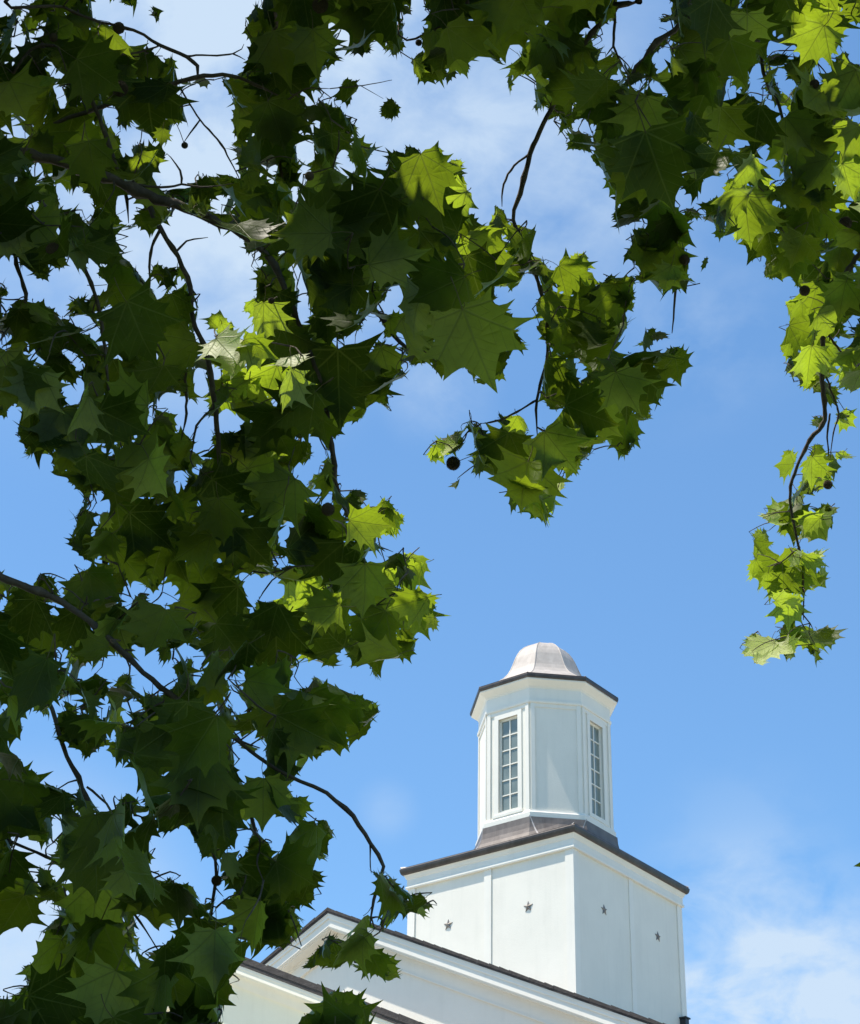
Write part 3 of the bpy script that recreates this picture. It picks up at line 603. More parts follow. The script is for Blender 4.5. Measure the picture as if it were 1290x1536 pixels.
# leaves of each branch: pixel x*2, y*2, length px*2, turn, tilt bearing, tilt (degrees), kind, fold, droop (hundredths), light class, depth cm
LEAVES = {
0: [
(-193,320,166,64,55,5,4,67,-10,0,492),(489,386,53,-8,212,28,3,13,55,1,506),(266,423,156,9,338,12,3,38,-2,0,478),(158,437,91,-84,62,30,1,28,-11,0,511),
(420,459,114,16,237,47,5,12,-4,1,500),(492,467,116,-75,54,47,3,56,30,10,513),(216,503,79,11,188,70,2,59,3,0,517),(284,514,148,25,155,37,1,52,-14,0,512),
(165,518,114,51,53,54,1,60,49,10,517),(412,521,154,3,79,69,7,66,21,0,489),(688,529,67,-14,292,30,2,40,12,10,549),(661,534,81,-16,72,19,5,28,25,10,546),
(606,536,57,32,278,47,1,12,30,0,505),(600,546,84,7,229,17,6,73,1,0,515),(147,547,132,82,49,62,6,68,39,0,513),(376,552,88,28,120,59,5,73,51,0,506),
(656,552,147,34,134,74,7,56,-8,10,518),(684,554,54,27,30,27,1,49,43,0,533),(475,558,143,-44,144,53,4,10,10,10,515),(507,573,122,19,245,102,3,72,31,3,519),
(547,595,119,15,288,114,6,21,-18,3,522),(521,599,90,-26,271,115,6,56,32,3,532),(528,601,89,-30,249,109,6,50,40,3,523),(523,603,108,37,257,103,8,64,50,3,519),
(580,624,97,-50,153,74,5,71,54,0,494),(521,627,124,24,259,109,5,70,36,3,520),(301,628,95,-20,230,61,9,71,20,0,484),(615,631,96,76,301,74,7,38,14,0,515),
(616,637,80,-101,85,52,4,65,58,0,497),(665,642,89,-1,100,43,8,52,52,0,513),(591,645,76,-71,124,74,7,27,39,0,492),(702,646,100,-47,294,74,4,51,-13,0,514),
(496,656,72,-15,60,55,2,74,58,0,493),(650,669,62,27,105,74,9,27,33,0,548),(712,671,167,22,104,59,7,41,32,0,477),(928,674,215,97,139,9,6,14,33,0,479),
(714,698,98,57,143,66,5,48,51,0,535),(961,738,155,0,146,26,7,66,7,0,490),(761,745,134,74,68,73,0,66,9,10,475),(887,774,173,11,153,70,2,69,-14,0,484),
(1012,849,169,117,105,16,5,71,16,0,495),(924,872,55,37,173,67,9,33,-10,0,558),(835,878,122,21,34,24,3,48,32,0,496),(767,894,86,35,271,19,4,42,-2,11,548),
(791,907,129,2,201,39,6,74,5,1,481),(734,924,44,95,213,30,9,55,47,11,565),(888,925,68,-1,7,52,8,67,40,0,554),(934,948,46,31,96,24,9,72,-4,10,529),
(847,987,154,21,167,18,7,15,50,0,495),(846,1003,127,-35,260,25,5,68,-11,1,564),(730,1021,116,64,282,20,1,74,28,1,453),(727,1051,127,-5,68,48,7,50,6,2,460),
(873,1066,102,8,77,52,7,18,60,2,472),(831,1098,126,-63,275,36,0,48,20,1,546),(881,1109,128,-20,204,53,4,65,35,1,463),(1114,1172,69,45,55,29,4,65,22,0,501),
(947,1174,176,-51,193,6,4,61,16,0,484),(819,1181,82,28,38,68,9,48,37,0,552),(1141,1205,43,7,125,74,5,22,58,0,560),(820,1211,127,-48,94,47,2,48,44,0,530),
(995,1214,145,7,62,41,2,16,46,0,506),(1161,1226,48,-98,142,74,5,74,18,0,562),(1099,1229,47,-63,27,74,3,18,-3,0,552),(1081,1233,47,-33,31,22,9,46,-9,0,506),
(1071,1242,67,111,40,55,3,72,46,0,523),(871,1252,169,-100,282,43,1,69,6,0,487),(1046,1254,66,14,90,74,7,50,29,0,551),(967,1259,94,11,99,14,8,51,-6,0,491),
(812,1260,160,31,61,24,4,51,54,0,498),(974,1272,69,64,335,30,7,55,-12,0,530),(747,1273,134,-2,196,50,0,64,59,0,506),(898,1284,98,0,97,61,8,53,18,0,536),
(977,1304,107,-92,114,48,1,74,54,0,544),(969,1308,63,5,106,68,9,25,56,0,503),(904,1325,83,-10,27,26,7,67,30,0,521),(926,1330,64,-10,335,43,9,70,59,0,557),
(867,1343,135,-12,263,74,3,17,9,0,524),(866,1346,99,24,61,44,4,9,35,0,536),(897,1346,66,15,77,30,4,68,44,0,551),(982,1369,65,32,2,73,2,27,22,0,526),
(987,1371,89,28,360,74,9,9,53,0,513),(849,1372,98,-19,84,48,4,48,56,2,558),(889,1374,126,-29,20,65,4,44,-2,0,537),(807,1375,164,-110,101,5,4,26,-15,0,505),
(984,1385,57,-41,193,57,0,69,0,0,497),(1000,1397,66,-5,1,52,8,41,16,0,532),(976,1403,56,64,27,56,2,55,34,0,558),(982,1409,94,-30,246,74,0,73,-3,0,540),
(990,1423,77,-12,23,21,1,67,20,0,521),(956,1424,75,-8,21,74,3,41,44,0,556),(974,1424,83,70,153,74,7,16,10,0,520),(998,1437,45,36,351,50,1,33,12,0,552),
(900,1451,110,10,317,68,7,71,-12,0,540),(1063,1470,54,30,285,62,5,17,3,10,504),(985,1471,57,-47,30,74,3,18,40,0,523),(1005,1471,61,-56,173,70,2,54,34,0,546),
(1016,1474,81,-40,158,69,5,38,45,0,492),(1005,1484,108,85,293,74,6,31,37,0,544),(1064,1484,56,13,338,63,7,42,-9,10,526),(1072,1489,58,9,83,47,3,61,-13,0,556),
(1003,1490,43,6,184,48,3,68,38,0,548),(1033,1493,71,35,74,58,4,37,-14,0,533),(1043,1497,76,19,196,56,1,34,46,10,508),(1157,1502,66,-60,193,49,9,70,22,1,555),
(1151,1506,55,27,289,18,3,70,32,1,544),(955,1512,90,29,13,57,9,68,40,10,521),(962,1516,176,-9,116,26,0,55,44,0,521),(852,1517,172,-25,13,67,1,40,-6,0,484),
(1167,1525,90,-37,264,39,6,68,1,11,543),(927,1531,56,121,218,67,3,67,21,0,544),(1187,1533,90,-47,262,25,3,38,17,11,556),(917,1534,125,75,305,53,1,26,30,0,513),
(1088,1536,91,-45,133,63,2,59,36,0,545),(870,1542,82,-35,89,47,9,74,24,0,529),(1209,1556,48,-98,261,25,1,68,36,11,559),(1048,1563,127,82,250,20,2,57,12,1,429),
(1159,1565,59,-16,231,53,2,71,15,1,565),(1187,1571,52,-34,281,34,3,72,1,1,566),(1139,1577,146,-30,18,68,5,57,48,0,473),(826,1581,77,-8,4,63,2,13,48,0,515),
(1023,1589,85,61,24,30,9,48,14,0,550),(1081,1595,105,30,297,74,6,72,5,0,483),(1029,1627,170,-4,354,24,2,37,30,0,501),(1128,1630,74,-61,113,46,9,71,35,10,555),
(1114,1633,133,-12,31,74,6,38,39,0,509),(1128,1640,55,-33,87,65,1,34,14,0,500),(1068,1646,102,25,317,55,3,66,6,0,490),(1194,1660,88,-23,257,57,3,60,6,0,522),
(1242,1663,49,-64,272,52,5,52,39,11,572),(1230,1669,109,-34,239,46,4,32,-3,1,564),(1236,1672,61,100,286,54,9,45,32,1,549),(1276,1686,74,-68,262,20,0,72,17,1,557),
(1093,1691,157,2,4,13,6,57,57,0,474),(1193,1694,121,64,305,36,1,32,41,11,565),(1188,1698,105,97,320,61,4,49,33,0,531),(1169,1712,128,-55,254,31,7,74,29,1,559),
(1007,1737,121,-65,212,18,5,11,52,1,542),(1188,1762,154,-39,308,1,4,17,21,0,513),(934,1792,119,-46,221,23,0,58,51,1,540),(1271,1792,64,45,221,44,3,48,26,1,537),
(1282,1793,130,-71,303,25,3,72,14,1,445),(1229,1808,128,27,247,27,7,45,31,1,549),(1279,1832,62,26,320,32,0,66,12,1,568),(1157,1833,172,-30,15,4,5,59,-19,0,506),
(1304,1854,50,-47,168,38,1,15,-5,1,436),(1212,1891,56,6,294,19,1,42,50,0,545),(1017,1892,107,13,161,71,2,55,31,0,541),(1111,1906,139,14,79,22,1,72,32,0,514),
(1099,1911,102,-28,143,24,6,50,-7,0,536),(1179,1945,87,117,294,33,1,44,-8,0,546),(1232,1953,60,109,20,74,5,10,54,0,550),(1004,1960,55,-43,45,15,7,63,13,0,513),
(1116,1963,67,34,349,73,2,21,32,0,553),(1193,1965,162,-62,102,67,5,68,-12,0,488),(957,1981,76,46,111,74,1,51,55,0,524),(1117,2006,51,78,192,63,4,59,-14,0,529),
],
1: [
(938,88,154,6,114,5,1,66,-20,0,522),(1079,124,59,10,259,48,1,63,-20,0,536),(1076,132,114,-5,62,69,2,42,54,0,516),(1108,154,42,-118,105,18,9,57,4,10,564),
(1003,165,72,-28,115,68,9,17,26,0,521),(972,198,53,-46,88,35,5,69,18,0,593),(521,204,124,-5,349,59,7,70,40,10,564),(815,206,169,97,268,19,4,33,50,0,540),
(721,226,75,79,61,69,3,22,31,0,535),(745,226,119,26,30,29,2,44,27,10,554),(713,235,56,-16,194,11,4,72,2,10,577),(1032,243,43,46,289,23,9,14,47,10,573),
(682,246,140,37,153,74,4,38,34,10,529),(1049,246,93,0,35,49,5,18,35,10,541),(503,252,144,-41,69,41,1,9,40,10,524),(192,253,50,-19,272,108,8,65,-14,3,551),
(1065,261,61,-2,28,64,3,11,44,0,555),(512,263,61,44,35,43,7,55,43,0,561),(211,273,53,-18,137,47,5,74,19,0,548),(1050,275,50,-20,336,35,9,71,-10,0,556),
(277,281,120,23,14,32,1,21,41,0,568),(370,285,55,-40,279,51,8,64,-12,0,528),(298,287,97,28,349,74,1,17,20,0,551),(350,289,84,5,102,60,7,32,49,0,557),
(438,292,110,9,55,25,5,32,23,0,559),(323,293,45,54,219,9,9,73,9,0,568),(343,294,118,45,186,66,3,64,-14,0,528),(169,296,89,-62,200,48,6,16,8,0,555),
(548,299,80,-13,346,66,5,59,-19,0,551),(804,304,157,21,226,22,4,21,-10,0,525),(1183,306,43,-63,237,7,9,12,7,10,553),(1165,309,71,64,335,74,3,44,29,10,566),
(892,310,119,33,348,58,4,52,-1,0,536),(1156,310,55,43,274,25,3,68,12,10,557),(1187,312,50,-29,344,28,3,21,39,10,566),(1161,313,51,19,71,8,3,30,14,10,565),
(948,315,80,-9,251,51,5,19,-12,0,527),(1007,321,43,-24,77,36,9,12,44,10,575),(230,322,140,-6,52,34,5,35,34,0,534),(1008,323,54,7,334,24,9,59,20,0,546),
(1020,323,86,8,322,74,8,55,5,0,551),(157,325,104,36,359,48,8,57,21,0,540),(287,329,70,46,360,50,8,10,-8,0,565),(387,329,63,-51,207,52,3,65,50,0,554),
(1149,333,45,41,67,20,9,56,38,10,570),(40,336,86,19,76,51,9,39,60,0,573),(363,339,53,40,204,38,5,10,8,0,563),(545,353,52,-90,78,17,2,52,-6,10,541),
(42,357,95,-36,64,60,0,40,27,0,549),(500,361,80,-33,46,33,5,62,-19,0,538),(420,362,74,-28,141,69,3,9,41,0,573),(967,362,104,74,332,34,6,46,19,0,534),
(172,365,177,61,69,5,3,61,7,0,545),(1051,367,56,-20,281,69,7,36,-19,10,585),(809,368,140,25,262,23,4,12,-15,0,529),(89,372,138,-29,138,74,0,17,20,0,558),
(410,384,77,62,120,74,9,51,22,0,545),(994,398,120,0,118,37,1,59,19,0,520),(110,399,135,50,242,15,6,25,50,0,515),(1054,399,64,-4,44,58,1,56,6,0,586),
(76,413,117,8,60,42,1,70,38,0,525),(344,413,81,-42,177,51,3,12,46,0,561),(700,431,57,61,111,45,5,69,50,10,552),(425,439,59,7,94,63,8,25,4,0,576),
(1218,447,58,72,296,44,0,74,20,10,554),(1075,449,68,-55,332,54,4,44,-10,0,542),(146,468,88,35,145,20,8,22,-14,0,545),(1181,492,114,10,131,68,3,38,7,0,508),
(779,493,175,-63,154,74,3,70,-12,0,527),(919,497,111,42,87,61,5,75,18,0,525),(191,500,74,9,36,5,1,60,-14,0,544),(1162,517,122,12,77,74,4,70,3,0,517),
(741,519,72,59,332,38,4,33,-12,0,527),(219,526,63,6,24,56,9,17,-4,0,553),(719,537,131,52,284,28,0,74,45,10,539),(830,565,123,-31,336,119,1,50,47,3,538),
(274,584,42,50,143,43,1,50,40,0,548),
],
2: [
(42,52,61,24,10,74,4,30,31,0,544),(-12,55,55,13,221,19,6,55,-17,10,520),(42,62,106,-4,20,74,6,35,53,0,535),(-31,64,133,-18,88,37,5,29,24,10,521),(-3,72,69,60,44,28,7,26,56,0,545),
(74,86,78,47,331,74,4,13,59,0,544),(-180,87,167,77,240,74,5,72,28,0,546),(41,87,98,-15,18,74,3,55,28,0,510),(-93,98,177,-22,263,4,6,15,-20,10,539),
(28,106,69,32,13,63,5,53,4,0,539),(136,110,117,36,156,60,3,45,27,0,534),(-56,115,141,17,281,45,6,24,13,0,546),(19,122,127,-14,357,55,5,67,34,0,554),
(30,123,48,39,29,66,5,55,9,0,557),(35,125,72,-56,359,66,5,35,0,0,549),(129,129,103,-6,223,63,2,9,30,0,535),(99,132,136,-8,203,60,4,22,-10,0,538),
(153,171,120,33,140,61,4,57,52,0,530),(229,177,176,55,326,9,6,28,24,0,489),(124,180,54,121,49,55,9,55,-10,0,528),(-68,217,94,-60,82,23,9,70,7,0,529),
(-115,218,171,-29,62,7,7,57,18,0,520),(-23,218,165,-38,245,58,1,35,20,0,488),(151,229,154,-42,31,41,1,20,5,0,544),(178,235,120,-41,267,113,5,69,16,3,497),
(25,238,169,25,86,16,2,50,54,0,489),(192,242,106,9,275,110,6,30,-6,3,509),(-61,246,177,73,226,26,2,68,33,0,537),(140,295,131,2,26,49,4,57,-6,0,530),
(-98,310,174,6,138,6,2,50,30,0,505),(319,372,63,-57,170,53,3,36,48,10,573),(346,409,75,-69,147,38,5,30,14,10,575),(344,411,59,12,2,26,3,65,11,10,573),
(414,450,65,-29,167,59,2,55,45,0,554),(435,450,64,-68,200,56,6,27,52,0,545),(375,490,142,-63,46,30,0,32,50,0,523),(362,496,98,94,286,43,1,55,-2,0,518),
(459,502,56,-19,354,59,3,75,31,0,532),(450,526,102,43,16,67,5,58,55,0,520),(603,534,47,-32,174,64,9,51,-19,0,559),(382,542,92,66,145,62,2,25,29,0,519),
(366,546,95,-25,12,57,3,68,-4,0,559),(324,556,136,-71,99,59,1,18,27,0,528),(379,559,67,77,156,73,5,57,10,0,527),(550,570,65,-32,271,111,3,28,41,3,536),
(509,572,106,72,268,116,7,56,-6,3,522),(493,574,52,-24,242,107,5,14,-18,3,543),(516,577,98,21,249,107,2,60,38,3,539),(324,586,59,-39,345,3,0,68,44,0,546),
(348,591,44,-17,352,70,1,57,32,0,534),(608,599,67,45,28,39,3,68,28,0,545),(701,599,61,-56,213,74,5,14,27,0,558),(467,610,94,-8,273,16,3,44,20,0,518),
(628,613,65,12,25,59,7,74,52,0,554),(349,644,85,-62,254,18,7,16,30,0,569),(639,652,98,26,106,74,0,21,51,0,544),(662,661,85,16,73,74,2,69,37,0,540),
(388,680,94,-48,85,74,6,25,26,0,545),
],
3: [
(257,-164,169,-24,330,61,0,58,16,0,536),(359,-145,100,-34,142,41,6,74,28,0,562),(328,-136,95,-40,170,71,7,38,15,0,576),(132,-129,86,-10,26,74,3,26,-18,0,543),
(223,-106,121,-67,353,14,4,66,25,0,544),(357,-99,70,34,112,18,1,22,1,0,554),(403,-90,74,-6,327,66,5,66,59,0,554),(331,-71,102,42,149,47,4,19,-7,10,541),
(195,-65,119,8,33,34,5,65,49,0,539),(404,-65,108,-4,349,58,8,57,16,0,552),(245,-63,175,-55,309,14,3,25,3,10,550),(104,-61,96,-19,147,56,4,74,-10,0,532),
(411,-58,69,-113,316,44,4,62,34,10,547),(280,-56,85,-35,21,63,8,65,-7,0,546),(250,-53,106,49,334,74,1,16,56,0,510),(260,-50,93,28,348,58,1,68,44,0,550),
(262,-45,57,31,337,56,5,67,50,0,587),(321,-35,57,68,20,6,5,12,13,0,588),(403,-15,74,-65,89,74,2,69,-5,10,555),(399,-13,63,24,30,53,9,62,42,0,576),
(410,-10,81,-91,92,39,5,32,10,10,551),(379,1,46,4,122,54,1,40,39,0,585),(100,8,77,39,194,11,3,46,10,10,554),(404,8,55,-105,96,45,6,33,52,10,580),(253,9,44,20,296,70,9,71,45,0,592),
(159,21,69,9,259,43,7,46,18,0,562),(57,24,46,-36,209,62,9,15,8,0,591),(460,31,48,94,314,58,8,66,0,0,558),(37,40,44,20,12,59,3,28,21,0,568),(471,40,48,-40,318,73,8,53,8,0,557),
(91,49,54,-24,177,46,4,75,54,0,557),(118,52,71,-40,25,57,0,9,58,0,572),(273,56,91,-80,167,32,0,64,36,10,536),(284,56,66,-37,160,72,4,43,53,10,579),
(151,59,91,-43,188,74,9,57,25,0,538),(222,63,161,-18,175,11,4,74,8,0,541),(157,65,62,-3,187,59,1,38,-17,0,560),(89,67,53,-26,171,31,6,73,50,0,576),
(52,69,59,-82,64,57,6,34,12,0,564),(327,78,97,-18,194,6,0,23,-15,10,548),(317,79,125,16,307,69,0,22,-13,10,504),(360,98,94,-11,32,71,9,18,5,10,543),
(270,135,131,-41,301,33,0,64,11,0,513),(374,140,117,-2,158,35,2,48,-8,0,554),(438,147,73,-5,185,74,4,45,-20,0,554),(437,149,64,-14,347,24,4,37,27,10,557),
(328,155,153,4,224,42,1,49,38,0,547),(464,167,101,-33,203,43,6,46,-4,0,543),(511,176,49,-7,191,27,8,21,1,10,566),(502,190,76,39,19,50,1,47,53,0,545),
(382,197,79,-12,245,23,3,61,55,0,548),(214,213,123,5,191,55,4,75,0,0,533),(440,241,204,5,136,20,1,26,26,0,528),
],
4: [
(443,638,72,6,180,15,5,32,-18,0,524),(419,641,56,28,163,0,1,74,26,0,506),(398,676,74,68,60,74,2,10,47,0,546),(387,786,136,-53,304,74,2,58,-18,10,518),
(462,800,51,55,252,21,9,74,1,10,556),(539,803,54,46,345,48,9,65,11,10,526),(494,805,76,32,333,52,5,58,6,10,527),(503,807,66,-2,88,46,0,17,-18,10,544),
(459,812,55,11,141,59,0,64,9,0,526),(398,830,48,111,297,54,9,12,56,0,552),(417,830,70,12,309,74,6,20,-16,0,551),(489,835,62,-84,146,55,5,73,21,0,546),
(523,835,94,54,26,73,2,22,0,0,546),(555,844,124,39,10,61,0,74,42,0,537),(449,869,54,48,323,56,3,71,47,0,552),(513,881,142,23,343,21,3,53,4,0,501),
(583,886,76,-42,306,74,7,75,-15,0,529),(577,896,45,-136,58,53,8,39,40,0,529),(562,934,101,104,339,69,6,51,23,0,535),(591,937,102,-14,9,74,8,22,18,0,540),
(688,970,44,36,352,40,3,67,50,1,550),(665,971,48,27,225,52,4,32,-13,1,458),(655,987,77,166,286,37,0,59,46,1,547),(656,991,68,14,114,63,4,68,56,2,559),
(463,992,113,77,230,14,7,32,26,0,540),(648,1014,128,36,69,44,0,28,10,12,446),(587,1021,147,-55,71,23,2,34,14,10,497),(685,1021,123,14,93,60,1,23,59,2,456),
(508,1031,112,22,244,21,3,45,18,0,531),(434,1034,155,-55,329,56,7,47,51,0,471),(645,1040,129,36,107,59,7,68,-15,12,554),(486,1045,58,-24,131,54,6,70,32,0,534),
(625,1060,59,-43,252,53,9,58,1,1,555),(662,1061,67,-15,259,53,3,70,-16,1,548),(612,1065,88,48,131,66,9,52,29,0,521),(569,1069,92,25,278,74,2,13,29,0,523),
(492,1094,157,-17,96,39,7,38,39,0,467),(687,1094,91,6,228,43,3,72,-14,1,554),(458,1095,128,-56,292,32,5,15,30,0,479),(581,1095,64,60,1,67,2,22,60,0,521),
(628,1102,52,-37,354,74,9,53,-1,0,514),(739,1108,114,-57,252,52,3,60,14,1,557),(544,1114,114,-12,318,59,5,72,8,0,526),(797,1115,118,51,243,39,5,14,0,1,565),
(556,1116,97,53,10,46,3,68,57,0,529),(742,1131,128,-6,294,29,4,46,-16,1,550),(623,1133,119,1,152,64,3,66,29,0,519),(482,1136,124,21,222,73,5,71,-9,0,493),
(563,1140,83,0,327,59,6,40,-18,0,545),(695,1142,127,-21,242,36,5,56,12,1,556),(557,1145,75,74,36,67,1,22,24,0,553),(535,1148,79,-36,137,60,5,62,59,0,496),
(652,1160,50,-43,224,67,5,17,-7,0,546),(472,1174,52,-13,52,39,9,48,35,0,502),(460,1176,73,-27,15,53,4,70,-3,0,543),(479,1176,81,-54,30,57,1,61,19,0,536),
(543,1177,64,78,108,39,8,59,-13,0,536),(686,1193,127,-81,36,73,3,54,-4,0,489),(646,1204,47,-40,207,58,9,63,-2,0,541),(663,1205,50,-98,258,27,1,47,6,1,564),
(705,1211,88,22,137,52,6,63,31,0,518),(696,1220,92,72,148,60,4,70,44,0,525),(468,1227,47,-27,140,74,9,49,15,0,507),(506,1240,72,-11,332,18,2,55,-6,10,532),
(626,1240,43,35,104,72,9,23,-10,10,504),(463,1255,83,60,301,40,0,41,38,0,510),(466,1276,138,-3,307,26,7,63,-11,0,502),(467,1280,85,17,144,28,1,75,48,0,539),
(670,1299,77,13,125,34,3,39,36,10,505),(646,1303,44,16,17,46,9,28,35,0,546),(526,1312,72,32,177,49,5,45,60,0,540),(671,1318,152,37,275,31,6,50,10,10,508),
(569,1319,124,-37,45,34,4,70,43,0,501),(580,1321,57,36,38,74,1,64,37,0,541),(645,1325,60,111,344,74,3,16,32,0,551),(504,1355,82,41,230,9,5,74,53,0,525),
(588,1364,84,-63,277,55,4,17,10,10,541),(533,1371,99,55,164,74,0,62,22,0,509),(618,1377,48,42,279,62,3,43,10,10,559),(628,1380,86,14,189,42,3,51,4,0,541),
(616,1385,50,8,75,74,8,75,-8,0,542),(516,1399,107,55,63,56,9,72,35,0,514),(740,1404,165,52,64,27,5,51,52,0,498),(626,1405,108,-23,209,57,7,45,28,0,511),
(561,1408,43,71,194,69,9,72,-13,0,549),(498,1418,79,107,85,74,7,62,55,0,542),(598,1425,56,-6,106,27,2,73,59,0,522),(884,1436,163,-42,248,14,2,30,10,10,488),
(593,1439,78,-3,112,57,6,51,28,10,517),(636,1439,167,57,9,18,6,64,-7,0,492),(587,1441,79,-61,198,56,0,60,24,0,509),(524,1449,132,-74,185,59,5,61,54,10,515),
(758,1464,138,39,102,22,5,17,0,0,501),(274,1474,49,-42,10,59,9,35,2,0,498),(466,1484,96,65,46,46,0,46,43,0,518),(514,1488,89,33,320,35,5,74,33,0,491),
(655,1495,140,6,257,11,4,41,7,0,469),(270,1511,52,-82,42,74,9,25,24,0,503),(351,1515,169,47,218,20,2,55,-18,0,514),(514,1516,127,69,22,15,4,51,55,0,506),
(388,1538,176,51,262,4,5,47,49,0,494),(330,1550,54,-56,192,45,3,35,56,0,499),(565,1568,85,-23,133,8,5,27,42,0,495),(314,1573,66,-22,249,35,9,68,-15,0,531),
(311,1574,94,-22,184,59,4,52,-4,0,540),(450,1579,113,37,177,24,3,45,42,0,523),(700,1585,165,45,77,13,4,34,43,0,487),(727,1592,174,-83,87,13,2,41,-7,0,488),
(634,1605,144,-56,308,12,3,43,-3,0,474),(610,1608,120,-106,200,54,6,34,58,0,520),(484,1618,165,39,14,19,1,72,31,0,501),(890,1620,160,43,167,35,0,72,12,10,514),
(830,1633,57,59,312,64,5,54,23,0,501),(336,1636,164,42,171,25,3,74,22,0,495),(861,1646,145,122,188,47,7,63,-5,10,508),(878,1647,100,21,111,42,6,70,7,0,523),
(726,1648,141,33,50,44,2,60,49,0,506),(842,1656,96,-67,62,53,1,73,36,0,532),(845,1665,64,-64,93,67,6,60,11,0,554),(811,1671,71,-35,337,50,5,51,42,0,523),
(430,1673,70,42,196,74,3,42,9,0,544),(446,1673,88,9,169,48,5,42,27,0,516),(577,1681,154,31,216,1,4,50,-4,0,503),(774,1689,56,35,67,32,7,38,19,0,541),
(657,1695,79,30,143,1,2,18,28,0,505),(804,1695,76,-87,91,59,1,71,50,0,503),(403,1698,84,-87,97,5,7,31,8,0,546),(793,1698,63,-7,97,43,5,40,58,0,545),
(865,1698,62,17,324,45,3,26,4,10,533),(535,1699,73,4,263,3,2,15,26,0,543),(867,1706,123,37,228,25,5,62,-17,1,533),(815,1710,45,51,137,55,9,48,41,0,540),
(846,1712,84,-2,113,71,6,24,-7,10,516),(832,1714,125,26,111,74,2,27,58,0,504),(464,1720,55,-64,210,60,4,67,50,0,537),(473,1731,69,20,55,52,7,74,53,0,543),
(452,1739,70,3,111,57,9,33,16,0,540),(687,1748,78,68,326,33,1,30,42,0,524),(997,1753,165,13,134,67,2,47,45,0,510),(714,1757,172,-45,239,10,5,56,10,0,489),
(554,1774,51,-59,7,74,9,33,42,0,505),(429,1781,51,-32,207,48,5,72,-18,0,549),(418,1785,52,54,314,53,1,62,-11,10,562),(710,1794,158,-34,192,57,4,15,46,10,508),
(820,1802,68,96,256,53,9,66,-6,1,558),(538,1805,159,58,86,44,1,64,-19,0,488),(778,1810,55,0,147,41,1,72,23,0,526),(834,1813,137,-17,307,18,5,23,12,10,470),
(1021,1817,128,-89,263,21,2,45,36,1,430),(1003,1818,168,8,33,30,1,66,32,0,493),(721,1826,67,61,355,36,1,69,29,0,555),(812,1829,110,116,220,51,6,68,50,1,561),
(825,1843,198,2,290,1,2,46,-9,10,482),(427,1855,91,-10,46,47,7,8,3,0,483),(840,1865,169,-41,307,10,7,56,-8,0,503),(648,1871,155,42,21,23,0,32,3,0,479),
(932,1872,123,-30,328,26,5,48,6,0,490),(637,1882,127,-115,304,14,5,70,54,0,530),(669,1886,144,-70,305,51,2,51,-20,0,525),(936,1935,97,10,297,54,5,48,-15,0,539),
(1032,1941,149,-93,62,65,7,39,14,0,475),(879,1991,80,20,70,74,6,38,53,0,522),
],
5: [
(45,442,175,-51,124,21,0,16,26,0,456),(68,456,75,1,68,2,1,71,44,0,480),(-144,478,171,15,28,10,1,68,45,0,444),(-81,501,166,116,186,8,6,74,-3,0,429),
(92,516,90,40,6,74,0,67,-12,0,463),(71,522,58,132,282,74,8,64,47,0,482),(138,529,65,29,339,60,2,9,-17,10,476),(53,534,65,91,275,40,5,45,23,0,468),
(-15,539,173,-48,22,15,5,62,-7,0,455),(122,545,88,-28,100,74,1,17,60,0,464),(33,547,175,11,101,32,4,65,20,0,459),(137,550,58,-8,82,24,7,8,15,0,485),
(174,600,94,-75,22,37,6,15,-1,10,481),(-55,611,175,-20,95,1,5,16,9,0,459),(101,624,91,38,359,59,7,74,-2,0,475),(180,632,80,6,119,43,0,38,8,0,489),
(175,646,76,74,93,71,0,48,-3,0,486),(201,650,74,18,67,74,5,29,55,0,468),(89,651,163,39,58,20,4,43,51,0,463),(35,652,150,-27,208,30,2,67,44,0,446),
(249,663,75,-51,172,17,1,51,42,0,476),(-31,670,161,85,237,39,2,23,15,0,443),(263,670,80,41,70,70,4,60,56,0,485),(271,677,140,29,90,15,7,72,25,0,458),
(249,693,85,-71,181,30,4,50,17,0,471),(-33,707,137,-60,38,33,5,56,-5,0,464),(166,711,163,46,34,48,4,67,31,0,448),(348,722,99,-70,161,11,2,72,55,0,454),
(-51,724,167,-85,65,66,1,17,55,0,445),(257,725,134,7,130,54,2,70,52,0,442),(-2,731,131,16,76,50,1,36,23,0,480),(119,736,121,2,113,31,1,26,51,0,469),
(227,742,106,62,192,74,2,61,4,0,452),(75,743,82,-41,340,55,1,69,-6,0,487),(273,749,101,-29,102,62,3,65,24,0,470),(358,758,75,-53,70,30,6,31,41,0,471),
(6,762,113,-47,77,67,6,46,41,0,475),(217,763,79,30,151,58,9,67,23,0,489),(239,767,130,-77,152,70,5,12,52,0,465),(160,772,53,64,173,31,7,59,18,0,469),
(61,782,84,66,135,55,2,61,30,0,469),(183,793,50,-73,120,48,3,38,25,0,484),(131,794,63,17,36,36,0,67,38,0,501),(151,798,59,13,28,57,9,70,54,0,477),
(401,808,48,5,314,74,8,9,35,0,527),(114,814,52,41,103,34,2,74,18,0,489),(405,815,92,74,339,74,1,68,36,0,524),(302,830,54,140,227,44,3,46,10,10,479),
(318,854,165,91,329,31,0,56,59,0,479),(-70,860,109,-19,250,73,3,33,-16,0,449),(-1,873,63,-39,90,54,0,54,9,0,497),(428,873,73,53,309,45,7,50,56,0,521),
(-65,875,89,26,104,66,6,73,51,0,477),(-13,876,73,32,60,74,7,42,30,0,496),(22,879,50,-84,87,24,9,71,54,10,505),(-43,882,61,62,114,67,1,25,-18,0,489),
(358,887,101,85,35,45,2,43,-17,0,524),(-52,888,55,-65,133,52,7,59,9,0,482),(289,888,64,9,250,36,9,53,23,0,494),(-55,896,116,-36,100,74,6,67,24,0,462),
